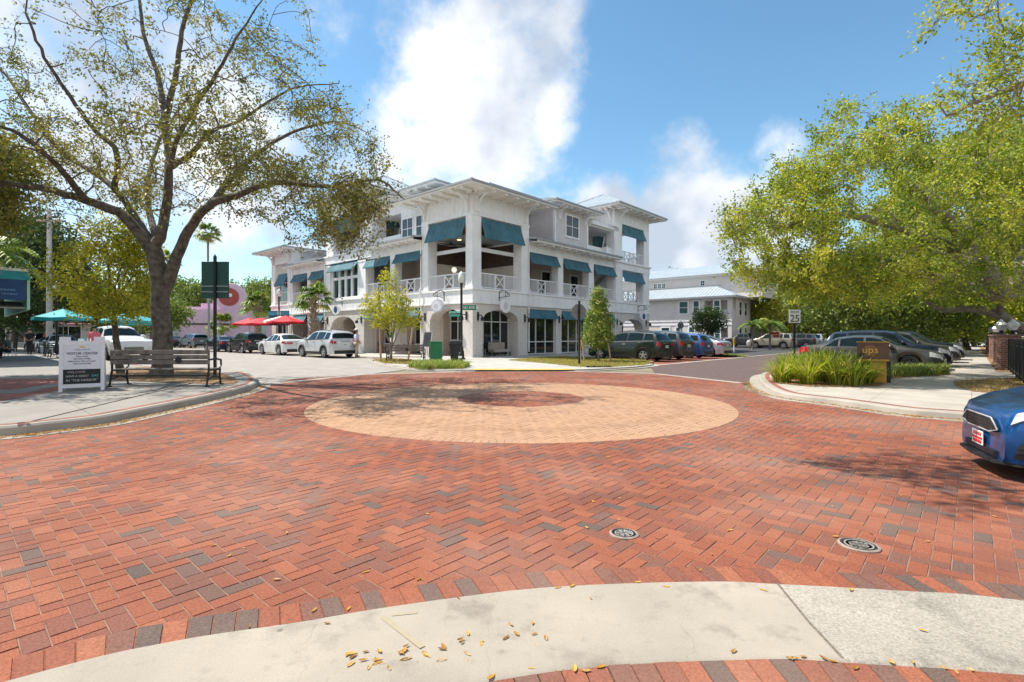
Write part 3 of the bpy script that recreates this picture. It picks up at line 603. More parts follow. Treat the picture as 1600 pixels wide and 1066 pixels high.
# solid cores: the ground storey walls
def ground_storey():
    st = MB()
    # right front
    w = fb(fR); GW = 3.5
    for a0, a1 in ((0, .87), (4.34, 5.33), (8.62, 9.32), (12.6, 13.4), (16.9, 18.31), (22.35, 23.5)): w.box(a0, a1, 0, .9, 0, GW)
    arch_panel(w, .87, 4.34, 2.45, 3.1, GW, 0, .9); arch_panel(w, 18.31, 22.35, 2.1, 2.92, GW, 0, .9)
    for a0, a1 in ((5.33, 8.62), (9.32, 12.6), (13.4, 16.9)): w.box(a0, a1, 0.02, .88, 3.3, GW - .002)
    part('wall', w, M_STUCCO)
    w = fb(fL)
    for a0, a1 in ((.9, .92), (4.2, 5.16), (8.26, 8.84), (12.34, 13.5), (17.5, 18.46), (21.0, 21.62), (24.5, 25.6), (28.2, 29.14)): w.box(a0, a1, 0.0, .9, 0, GW)
    arch_panel(w, .92, 4.2, 2.45, 3.18, GW, 0.0, .9); arch_panel(w, 13.5, 17.5, 2.0, 3.0, GW, 0., .9)
    for a0, a1 in ((5.16, 8.26), (8.84, 12.34), (18.46, 21.0), (21.62, 24.5), (25.6, 28.2)): w.box(a0, a1, .02, .88, 3.36, GW - .002)
    part('wall', w, M_STUCCO)
    # recess linings on the left front (rose stucco, in shade)
    w = fb(fL)
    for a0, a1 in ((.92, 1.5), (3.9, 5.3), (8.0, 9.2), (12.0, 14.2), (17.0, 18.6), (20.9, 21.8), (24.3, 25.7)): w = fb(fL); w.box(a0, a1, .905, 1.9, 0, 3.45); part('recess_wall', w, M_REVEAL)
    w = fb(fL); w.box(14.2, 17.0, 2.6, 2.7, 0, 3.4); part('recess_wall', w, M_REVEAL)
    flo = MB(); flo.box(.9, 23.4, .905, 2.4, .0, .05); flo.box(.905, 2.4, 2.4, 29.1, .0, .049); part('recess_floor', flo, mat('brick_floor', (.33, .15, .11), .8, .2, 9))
    # right storefronts
    storefront(fR, .9, 4.3, .05, 3.2, .92, 4, [2.35])
    for a0, a1 in ((5.33, 8.62), (9.32, 12.6), (13.4, 16.9)):
        storefront(fR, a0, a1, .08, 3.28, .2, 3, [.98, 2.68]); awning(fR, a0, a1, 3.34, 2.68, .55, -.02)
    storefront(fL, 1.5, 3.9, .05, 3.3, 1.6, 3, [2.4, .9])
    for a0, a1 in ((5.3, 8.0), (9.2, 12.0)):
        storefront(fL, a0, a1, .05, 3.4, 1.7, 4, [2.6]); awning(fL, a0 - .1, a1 + .2, 3.36, 2.76, .55, .1)
    for a0, a1 in ((18.6, 20.9), (21.8, 24.3)):
        storefront(fL, a0, a1, .05, 3.4, 1.2, 3, [2.5, .9]); awning(fL, a0, a1, 3.36, 2.7, .6, .05)
    storefront(fL, 25.6, 28.2, .05, 3.34, .3, 3, [1.0, 2.5])
    w = fb(fL); w.box(15.0, 16.2, 2.5, 2.595, 0, 2.7); dr = part('door', w, M_WHITE)
    for i in range(2):
        for j in range(3): g = fb(fL); g.box(15.1 + i * .52, 15.56 + i * .52, 2.49, 2.499, .6 + j * .66, 1.14 + j * .66); part('door_pane', g, M_GLASS, dr)
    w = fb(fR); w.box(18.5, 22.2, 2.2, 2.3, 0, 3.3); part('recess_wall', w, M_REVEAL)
    w = fb(fR); w.box(20.2, 21.2, 2.12, 2.19, .05, 2.5); part('door', w, M_WHITE)
    # backing so nothing shows through the building
    bk = MB(); bk.box(2.75, 23.4, 2.75, 14, 0, 4.3); bk.box(2.75, 14, 14.0, 29.1, .0, 4.3); part('core', bk, M_DARK)
    for s in (.45, 5.0, 9.0, 17.5, 22.9): wall_lamp(fR, s, 2.55)
    for s in (.55, 4.7, 8.55, 12.7, 18.0): wall_lamp(fL, s, 2.6)
ground_storey()
def band_course():
    w = MB(); w.box(-.06, 23.56, -.06, .9, 3.5, 4.30); w.box(-.06, .9, .9, 29.2, 3.5, 4.30); w.box(.9, 23.5, .9, 14, 4.2, 4.28); w.box(.9, 14, 14, 29.14, 4.2, 4.28); part('spandrel', w, M_WHITE)
    w = MB(); w.box(-.14, 23.64, -.14, .5, 4.302, 4.42); w.box(-.14, .5, .5, 29.28, 4.302, 4.42); w.box(-.10, 23.6, -.10, -.061, 3.46, 3.56); w.box(-.10, -.061, -.061, 29.2, 3.46, 3.56); part('moulding', w, M_WHITE)
band_course()
def columns():
    def col(fn, s0, s1, z0, z1, d1=.75, panels=2):
        w = fb(fn); w.box(s0, s1, 0, d1, z0, z1)
        w.box(s0 - .05, s1 + .05, -.05, d1 + .04, z0, z0 + .16)
        # raised stiles leave recessed panels
        zs = [z0 + .16] + ([6.75] if z1 > 8 else []) + [z1]
        for za, zb in zip(zs, zs[1:]):
            w.box(s0 + .005, s0 + .11, -.035, -.001, za, zb - .002); w.box(s1 - .11, s1 - .005, -.035, -.001, za, zb - .002); w.box(s0 + .112, s1 - .112, -.034, -.001, zb - .14, zb - .003); w.box(s0 + .112, s1 - .112, -.034, -.001, za + .002, za + .12)
        part('column', w, M_WHITE)
    def corner(s, t):   # tower corner posts are square and show both faces
        w = MB(); w.box(0, .76, 0, .62, 4.42, 9.02); w.box(-.05, .80, -.05, .66, 4.42, 4.58); w.box(-.035, -.001, .02, .12, 4.58, 9.0); w.box(-.035, -.001, .5, .6, 4.58, 9.0)
        for z in (6.7, 8.86): w.box(-.034, -.002, .122, .498, z, z + .14)
        part('column', w, M_WHITE)
    corner(0, 0)
    col(fR, 4.66, 5.44, 4.42, 9.0); col(fL, 4.35, 5.0, 4.42, 9.0)
    for a0, a1 in ((8.85, 9.5), (13.0, 13.75)): col(fR, a0, a1, 4.42, 7.35, .6)
    col(fR, 17.04, 18.4, 4.42, 7.3); col(fR, 22.3, 23.5, 4.42, 7.3)
    col(fL, 8.19, 8.78, 4.42, 7.35, .6); col(fL, 12.05, 13.2, 4.42, 7.4); col(fL, 17.5, 18.46, 4.42, 7.4); col(fL, 21.05, 21.62, 4.42, 7.2, .6); col(fL, 24.55, 25.6, 4.42, 9.5); col(fL, 28.25, 29.14, 4.42, 9.5)
    # lintels under the lower eave
    w = fb(fR); w.box(5.44, 17.04, .05, .6, 7.35, 7.95); part('lintel', w, M_WHITE)
    w = fb(fL); w.box(5.0, 12.05, .05, .6, 7.35, 7.95); part('lintel', w, M_WHITE); w = fb(fL); w.box(18.46, 24.55, .05, .6, 7.15, 7.75); part('lintel', w, M_WHITE)
    # tower heads
    w = MB(); w.box(0, 5.44, 0, .62, 9.02, 10.4); w.box(0, .76, .62, 5.0, 9.021, 10.4); w.box(4.9, 5.44, .62, 5.0, 7.9, 10.4); w.box(.76, 4.9, 4.5, 5.0, 7.9, 10.4)
    w.box(-.05, 5.49, -.05, -.002, 9.0, 9.2); w.box(-.05, -.002, -.002, 5.05, 9.0, 9.2); part('wall', w, M_BOARD)
    for fn, s in ((fR, .42), (fR, 5.05), (fL, .36), (fL, 4.68)): bracket(fn, s, 10.39)
    hip('roof', 0, 5.44, 0, 5.0, 10.4, .36, 1.5, .2, cut=1.2)
columns()
def porches():
    # corner room: floor, back walls, ceiling, inner posts
    w = MB(); w.box(.8, 5.4, 4.9, 4.99, 4.3, 6.5); w.box(4.9, 4.99, .8, 4.9, 4.3, 6.4); part('interior_wall', w, M_CREAM)
    w = MB(); w.box(.78, 5.2, .64, 5.0, 8.98, 9.01); part('ceiling', w, M_TANCEIL)
    w = MB()
    # deep inner room walls
    w.box(5.1, 5.2, 5.1, 9, 4.3, 8); w.box(-.0 + 1.2, 12, 9.0, 9.1, 4.3, 8.0); w.box(9, 9.1, 2.8, 9, 4.3, 8.0); part('interior_wall', w, M_CREAM)
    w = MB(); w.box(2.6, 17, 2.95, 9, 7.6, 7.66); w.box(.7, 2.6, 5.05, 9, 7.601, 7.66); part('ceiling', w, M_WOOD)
    w = MB(); w.box(.9, 5.2, 4.99, 5.1, 6.5, 8.9); w.box(4.99, 5.1, .9, 5, 6.4, 8.9); part('ceiling_beam', w, M_WOOD)
    w = MB(); w.box(.8, 4.9, .7, .82, 6.95, 7.2); w.box(.7, .82, .82, 4.4, 6.96, 7.2); part('inner_frame', w, M_WHITE)
    # right balcony back wall with doors, left balcony back wall
    w = fb(fR); w.box(5.44, 17.0, 2.8, 2.9, 4.3, 7.6); part('interior_wall', w, M_CREAM)
    w = fb(fL); w.box(5.05, 12.0, 2.4, 2.5, 4.3, 7.6); w.box(18.5, 24.6, 2.4, 2.5, 4.3, 7.6); part('interior_wall', w, M_CREAM)
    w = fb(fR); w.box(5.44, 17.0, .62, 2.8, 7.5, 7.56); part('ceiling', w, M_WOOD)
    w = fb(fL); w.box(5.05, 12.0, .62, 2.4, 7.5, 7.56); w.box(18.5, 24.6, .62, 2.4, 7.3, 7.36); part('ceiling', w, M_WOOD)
    for s0, s1 in ((6.6, 7.6), (10.4, 11.4), (14.4, 15.4)):
        w = fb(fR); w.box(s0 - .15, s1 + .15, 2.74, 2.795, 4.3, 6.75); d = part('door', w, M_WHITE); g = fb(fR); g.box(s0, s1, 2.72, 2.735, 4.4, 6.6); part('door_pane', g, M_GLASS, d)
    for s0, s1 in ((6.2, 7.2), (9.6, 10.6), (19.2, 20.2), (22.4, 23.4)):
        w = fb(fL); w.box(s0 - .15, s1 + .15, 2.34, 2.395, 4.3, 6.75); d = part('door', w, M_WHITE); g = fb(fL); g.box(s0, s1, 2.32, 2.335, 4.4, 6.6); part('door_pane', g, M_GLASS, d)
    # lamps and fans of the corner room
    for x, y, z in ((1.6, 3.0, 8.1), (3.1, 3.2, 8.0)):
        mb = MB(); mb.lathe([(.0, -.16), (.15, -.12), (.2, 0), (.13, .12), (.05, .14)], (x, y, z), 12); o = part('ceiling_lamp', mb, M_GLOW, smooth=60)
        mb = MB(); mb.tube([(x, y, z + .14), (x, y, 8.99)], .02, 6); part('rod', mb, M_BLACK, o)
    for x, y, z in ((2.2, 4.2, 6.1), (3.8, 4.3, 6.15)):
        mb = MB(); mb.lathe([(.0, -.22), (.13, -.17), (.2, -.02), (.16, .13), (.03, .2)], (x, y, z), 12); o = part('globe_lamp', mb, M_GLOBE, smooth=60)
        mb = MB(); mb.tube([(x, y, z + .2), (x, y, 8.99)], .012, 6); part('rod', mb, M_BLACK, o)
    for x, y in ((1.7, 4.0), (3.2, 3.0)):
        mb = MB(); mb.lathe([(.02, 0), (.1, .02), (.12, .15), (.03, .2)], (x, y, 7.75), 10); mb.tube([(x, y, 7.95), (x, y, 8.99)], .02, 6)
        for k in range(5): t = k * 2 * math.pi / 5 + .3; mb.bar((x + .1 * math.cos(t), y + .1 * math.sin(t), 7.83), (x + .75 * math.cos(t), y + .75 * math.sin(t), 7.83), .15, .015)
        part('ceiling_fan', mb, M_BLACK)
    awning(fR, .78, 4.64, 8.96, 7.62, .7); awning(fL, .64, 4.33, 8.96, 7.7, .7)
    for s0, s1 in ((5.46, 8.83), (9.52, 12.98), (13.77, 17.02)): awning(fR, s0, s1, 7.36, 6.55, .6); railing(fR, s0, s1, 4.42)
    awning(fR, 18.42, 22.28, 7.2, 6.3, .55); railing(fR, 18.42, 22.28, 4.42, 1.05, .22, (.25, .5, .75))
    for s0, s1 in ((5.02, 8.17), (8.80, 12.03)): awning(fL, s0, s1, 7.38, 6.66, .6); railing(fL, s0, s1, 4.42)
    for s0, s1 in ((18.48, 21.03), (21.64, 24.5)): awning(fL, s0, s1, 7.12, 6.4, .6); railing(fL, s0, s1, 4.42)
    railing(fR, .78, 4.64, 4.42); railing(fL, .64, 4.33, 4.42)
    # stair seen through the far bay
    w = fb(fR); w.hexa([(15.0, 1.6, 4.4), (15.4, 1.6, 4.3), (15.4, 2.3, 4.3), (15.0, 2.3, 4.4), (18.9, 1.6, 7.3), (19.2, 1.6, 7.1), (19.2, 2.3, 7.1), (18.9, 2.3, 7.3)]); w.bar((18.4, 1.5, 5.0), (21, 1.5, 6.9), .1, .3); w.bar((15.2, 1.5, 5.5), (18.6, 1.5, 7.6), .06, .06)
    part('stair', w, M_WHITE)
    w = fb(fR); w.box(17.3, 23.4, 3.4, 3.5, 4.3, 7.3); part('interior_wall', w, M_SIDE)
    # glazed bay over the arched doorway, left front
    w = fb(fL); w.box(13.2, 17.5, .12, .3, 4.3, 4.62); w.box(13.2, 17.5, .12, .3, 7.25, 7.5); w.box(13.2, 13.42, .12, .3, 4.62, 7.25); w.box(17.3, 17.5, .12, .3, 4.62, 7.25)
    bay = part('window', w, M_WHITE); w = fb(fL)
    for i in range(1, 4): s = 13.42 + 3.88 * i / 4; w.box(s - .12, s + .12, .14, .3, 4.62, 7.25)
    w.box(13.42, 17.3, .15, .29, 6.1, 6.32); part('frame', w, M_WHITE, bay); g = fb(fL); g.box(13.4, 17.32, .26, .28, 4.6, 7.26); part('pane', g, M_TGLASS, bay)
    awning(fL, 13.2, 17.5, 7.5, 6.75, .75, .1)
    # end tower window, left front
    w = fb(fL); w.box(25.6, 28.25, .15, .7, 4.3, 4.72); w.box(25.6, 28.25, .15, .7, 7.45, 8.45); w.box(25.6, 25.75, .15, .7, 4.72, 7.45); w.box(27.6, 28.25, .15, .7, 4.72, 7.45); part('wall', w, M_SIDE2)
    window(fL, 25.78, 27.5, 4.78, 6.5, 3, 2, .15); awning(fL, 25.62, 27.7, 7.45, 6.25, .5, .1)
    w = fb(fL); w.box(25.0, 29.14, 0, .75, 8.45, 9.5); w.box(25.0, 25.3, .75, 6, 7.9, 9.499); w.box(28.8, 29.14, .75, 6, 4.3, 9.499); w.box(25.6, 28.25, -.04, -.002, 8.42, 8.6); part('wall', w, M_BOARD)
    for s in (25.2, 28.8): bracket(fL, s, 9.49, 1.0)
    hip('roof', 0, 6, 25.0, 29.14, 9.5, .32, 1.35, .18)
porches()
def lower_eaves():
    for fn, s0, s1, z in ((fR, 5.44, 17.04, 7.95), (fL, 5.0, 11.3, 7.95), (fL, 18.46, 24.95, 7.75)):
        w = fb(fn); w.hexa([(s0, -.85, z + .17), (s1, -.85, z + .17), (s1, .7, z + .42), (s0, .7, z + .42), (s0, -.85, z + .25), (s1, -.85, z + .25), (s1, .7, z + .50), (s0, .7, z + .50)])
        n = int((s1 - s0) / .45)
        for i in range(n + 1): s = s0 + .03 + (s1 - s0 - .06) * i / n; w.bar((s, -.85, z + .27), (s, .7, z + .52), .04, .05)
        rf = part('eave_roof', w, M_ROOF)
        w = fb(fn); w.box(s0 + .01, s1 - .01, -.83, .04, z + .0, z + .04); w.box(s0 + .01, s1 - .01, -.83, -.78, z + .041, z + .165)
        for i in range(1, n // 2): s = s0 + (s1 - s0) * i / (n // 2); w.box(s - .06, s + .06, -.76, .03, z - .12, z - .003)
        part('eave', w, M_SOF, rf)
        w = fb(fn); w.box(s0, s1, -.92, -.856, z + .13, z + .255); part('gutter', w, M_GUT, rf)
    w = MB(); w.box(.9, 17, .9, 20, 8.0, 8.06); w.box(.9, 8, 20, 25, 8.0, 8.06); part('roof_deck', w, M_ROOF)
lower_eaves()
def upper_storey():
    # main upper block, set back
    w = MB(); w.box(5.5, 17.5, 3.0, 12, 8.06, 12.0); part('wall', w, M_SIDE)
    w = MB(); w.box(5.6, 5.75, 2.93, 2.999, 8.1, 12); w.box(8.7, 8.85, 2.93, 2.999, 8.1, 12.); part('trim', w, M_WHITE)
    hip('roof', 4.6, 17.0, 3.0, 12, 12.0, .36, .9, .2, cut=1.3)
    # left upper room with paired windows, porch beside it
    w = fb(fL); w.box(5.02, 8.3, .6, 8, 8.06, 11.6); w.box(8.3, 11.2, 2.4, 8, 8.06, 11.6); w.box(8.3, 11.2, .6, 2.4, 10.5, 11.6); part('wall', w, M_BOARD)
    w = fb(fL); w.box(8.3, 11.2, .55, .7, 8.06, 8.95); part('parapet', w, M_WHITE)
    window(fL, 5.2, 6.4, 8.5, 9.95, 2, 2, .6); window(fL, 6.85, 8.05, 8.5, 9.95, 2, 2, .6)
    w = fb(fL); w.box(9.2, 10.9, 2.33, 2.395, 8.1, 10.1); d = part('door', w, M_WHITE); g = fb(fL); g.box(9.35, 10.0, 2.31, 2.325, 8.2, 9.95); g.box(10.1, 10.75, 2.31, 2.325, 8.2, 9.95); part('door_pane', g, M_GLASS, d)
    hip('roof', .6, 8, 4.2, 11.0, 11.6, .34, .95, .2, cut=1.0)
    # middle tower of the left front
    w = fb(fL); w.box(11.2, 12.86, 0, 1.3, 8.1, 11.2); part('column', w, M_WHITE); w = fb(fL); w.box(17.0, 18.2, 0, .8, 8.1, 11.2); part('column', w, M_WHITE)
    w = fb(fL); w.box(11.2, 18.2, 0, .8, 11.2, 12.4); w.box(11.2, 11.8, .8, 6, 11.2, 12.4); w.box(17.6, 18.2, .8, 6, 8.1, 12.4); w.box(11.2, 18.2, 5.4, 6, 8.1, 12.4); w.box(11.2, 11.6, 3.6, 5.4, 8.1, 11.2); part('wall', w, M_BOARD)
    w = fb(fL); w.box(12.0, 17.6, 5.3, 5.39, 8.1, 11.2); part('interior_wall', w, M_CREAM)
    g = fb(fL); g.box(12.6, 16.5, 5.2, 5.29, 8.2, 10.6); part('door', g, M_GLASS)
    w = fb(fL); w.box(11.2, 18.4, -.06, .9, 7.5, 8.08); w.box(11.2, 18.45, -.14, .4, 8.081, 8.2); part('spandrel', w, M_WHITE)
    w = fb(fL); w.box(11.25, 11.35, 1.3, 3.6, 8.2, 9.1); part('parapet', w, M_WHITE); w = fb(fL); w.box(12.86, 17.0, .2, .32, 8.2, 9.05); part('parapet', w, M_WHITE)
    railing(fL, 12.88, 16.98, 8.2, 1.0, .12, (.2, .8))
    awning(fL, 12.88, 16.98, 11.2, 9.9, .7)
    f2 = lambda s, d, z: (s, 11.2 + d, z)
    awning(f2, 1.32, 3.58, 11.2, 10.1, .55)
    for s in (11.5, 17.9): bracket(fL, s, 12.39)
    hip('roof', 0, 6, 11.2, 18.2, 12.4, .58, 1.3, .2)
    # wall and small gable block between the middle and end towers
    w = fb(fL); w.box(18.2, 21.5, 2.5, 8, 8.06, 10.2); part('wall', w, M_BOARD); window(fL, 18.7, 19.4, 8.6, 9.9, 1, 2, 2.5); hip('roof', 2.5, 8, 18.4, 23.5, 10.2, .5, .7, .15)
    # dormer on the right front
    w = fb(fR); w.box(9.0, 13.5, .42, 6, 8.06, 11.35); part('wall', w, M_SIDE)
    w = fb(fR); w.box(8.96, 9.14, .37, .419, 8.3, 11.3); w.box(13.36, 13.54, .37, .419, 8.3, 11.3); w.box(8.95, 8.999, .37, .55, 8.3, 11.3); w.box(9.14, 13.36, .36, .419, 8.3, 8.42); part('trim', w, M_WHITE)
    window(fR, 10.45, 12.1, 9.25, 10.85, 2, 2, .42, .13)
    hip('roof', 9.0, 13.5, .42, 6.4, 11.35, .40, .95, .2)
    f3 = lambda s, d, z: (s, .42 + d, z)
    for s in (9.55, 13.0): bracket(f3, s, 11.34, .95, .8)
    # upper porch and parapet
    w = fb(fR); w.box(13.55, 17.1, .75, .95, 8.06, 9.05); part('parapet', w, M_WHITE); w = fb(fR); w.box(16.2, 17.8, .3, .74, 8.06, 9.1); part('parapet', w, M_WHITE)
    w = fb(fR); w.box(13.55, 18, 2.85, 2.98, 8.06, 10.9); part('interior_wall', w, M_SIDE2)
    g = fb(fR); g.box(14.3, 16.8, 2.8, 2.845, 8.3, 9.9); part('window', g, M_GLASS)
    w = fb(fR); w.box(13.6, 17.8, .2, 2.9, 10.5, 10.62); part('ceiling', w, M_SOF); w = fb(fR); w.box(13.62, 17.8, .0, 3.0, 10.63, 10.95); w.bar((13.9, -.5, 10.72), (17.6, .0, 11.0), .08, .06); part('eave', w, M_WHITE)
    # far tower of the right front
    for q in ((17.04, 18.4, 0, .8, 7.95, 11.4), (22.45, 23.5, 0, .8, 7.95, 11.4), (22.9, 23.5, 4.2, 5, 4.4, 11.4), (17.04, 17.7, 4.2, 5, 7.95, 11.4)): w = fb(fR); w.box(*q); part('column', w, M_WHITE)
    w = fb(fR); w.box(17.0, 23.54, -.05, .85, 7.3, 7.88); w.box(16.95, 23.7, -.16, .4, 7.881, 8.02); w.box(17.04, 23.5, 0, .8, 11.4, 12.5); w.box(17.04, 17.7, .8, 5, 11.2, 12.5); w.box(22.9, 23.5, .8, 5, 11.4, 12.5); w.box(17.04, 23.5, 4.4, 5, 11.4, 12.5); w.box(22.9, 23.5, .85, 5, 7.3, 7.9); w.box(17.0, 23.4, .85, 5, 7.8, 7.9); part('wall', w, M_BOARD)
    w = fb(fR); w.box(17.03, 17.2, .8, 2.6, 8.06, 9.1); part('parapet', w, M_WHITE)
    railing(fR, 18.42, 22.43, 8.02, 1.05, .2, (.3, .7)); awning(fR, 18.42, 22.43, 11.4, 10.35, .6)
    f4 = lambda s, d, z: (23.5 - d, s, z); f5 = lambda s, d, z: (s, 5 - d, z)
    awning(f5, 17.8, 22.8, 11.4, 10.2, .3, .4)
    railing(f4, .82, 4.18, 8.02, 1.05, .2, (.5,)); 
    for s in (17.5, 17.95): bracket(fR, s + .0, 12.49, 1.1) if s > 17.6 else None
    f6 = lambda s, d, z: (17.04 + d, s, z)
    bracket(f6, .35, 12.49, 1.1)
    hip('roof', 17.04, 23.5, 0, 5.6, 12.5, .52, 1.25, .2)
    # rear mass
    w = MB(); w.box(23.38, 23.5, 5, 14, 0, 8); w.box(4, 23.4, 12, 14, 4.3, 11.9); w.box(4, 14, 14, 29.1, 4.3, 8.0); w.box(17.0, 23.4, 5.1, 12, 4.3, 10.5); part('wall', w, M_WHITE)
upper_storey()
def downpipes():
    for fn, s, z1 in ((fR, 5.36, 8.0), (fR, 17.12, 7.8), (fL, 5.06, 7.8), (fL, 18.38, 7.6), (fL, 24.98, 7.7)): w = fb(fn); w.tube([(s, -.09, .3), (s, -.09, 3.4), (s, -.20, 3.6), (s, -.20, 4.5), (s, -.09, 4.7), (s, -.09, z1)], .045, 6); part('downpipe', w, M_WHITE)
downpipes()
# hanging oval signs on scroll brackets: things of their own, hung on the wall
def hanging_sign(fn, s, z, label, cols, marks, rx=.62, rz=.42):
    o = fn(s, -.62, z); p = Vector((C2[0], C2[1], 0)) + Matrix.Rotation(ANG, 3, 'Z') @ Vector(o)
    t = thing('hanging_sign', label, 'sign', tuple(p), ANG if fn is fR else ANG + math.pi / 2 * 0)
    ax = (1, 0) if fn is fR else (0, 1); nx = (0, -1) if fn is fR else (-1, 0)
    def f(a, d, zz): return (ax[0] * a - nx[0] * d * -1 * -1, ax[1] * a - nx[1] * d * -1 * -1, zz) if False else (ax[0] * a + nx[0] * -d, ax[1] * a + nx[1] * -d, zz)
    n = 28; mb = MB(f); P = [(rx * math.cos(2 * math.pi * k / n), -.04, rz * math.sin(2 * math.pi * k / n)) for k in range(n)]; mb.prism(P, (0, .08, 0)); mb.build('board', cols[0], t)
    for (kind, a, zz, r1, r2, m, dd) in marks:
        mb = MB(f); P = [(a + r1 * math.cos(2 * math.pi * k / n), -.04 - dd, zz + r2 * math.sin(2 * math.pi * k / n)) for k in range(n)]; mb.prism(P, (0, dd - .002, 0)); mb.build('emblem', m, t)
    mb = MB(f); mb.bar((0, .58, .35), (0, .58, 1.0), .08, .06); mb.tube([(0, .56, .9), (0, .3, 1.05), (0, .0, .95), (0, -.3, .75), (0, -.38, .62)], .025, 6); mb.tube([(0, .55, .55), (0, .2, .6), (0, -.3, .62)], .02, 6); mb.tube([(0, 0, rz - .02), (0, 0, .72)], .012, 5)
    mb.tube([(.0 + .12 * math.cos(q), -.1, .8 + .12 * math.sin(q)) for q in np.linspace(0, 6, 10)], .015, 5); mb.build('scroll_bracket', M_BLACK, t); return t
M_SGREY = mat('sign_grey', (.45, .46, .52), .5, .1, 3); M_SWHITE = mat('sign_white', (.82, .82, .84), .4, 0); M_SBLUE = mat('sign_blue', (.02, .06, .25), .4, 0); M_SLIL = mat('sign_lilac', (.60, .60, .66), .5, 0)
hanging_sign(fL, 2.65, 3.35, 'grey oval hanging sign over the arch beside the street lamp', (M_SGREY,), [('o', 0, 0, .5, .33, M_SLIL, .012), ('o', .1, .0, .22, .16, M_SGREY, .022)])
hanging_sign(fR, 2.35, 3.35, 'white round hanging sign over the corner arch with cafe table', (M_SWHITE,), [('o', .0, .02, .2, .25, M_SLIL, .012)], .45, .45)
hanging_sign(fL, 15.5, 3.55, 'white oval hanging sign with blue disc over arched door behind white suv', (M_SWHITE,), [('o', 0, 0, .27, .27, M_SBLUE, .012)], .68, .4)
hanging_sign(fR, 21.2, 3.2, 'white eye shaped hanging sign with blue disc at far right of facade', (M_SWHITE,), [('o', 0, 0, .27, .27, M_SBLUE, .012)], .68, .38)
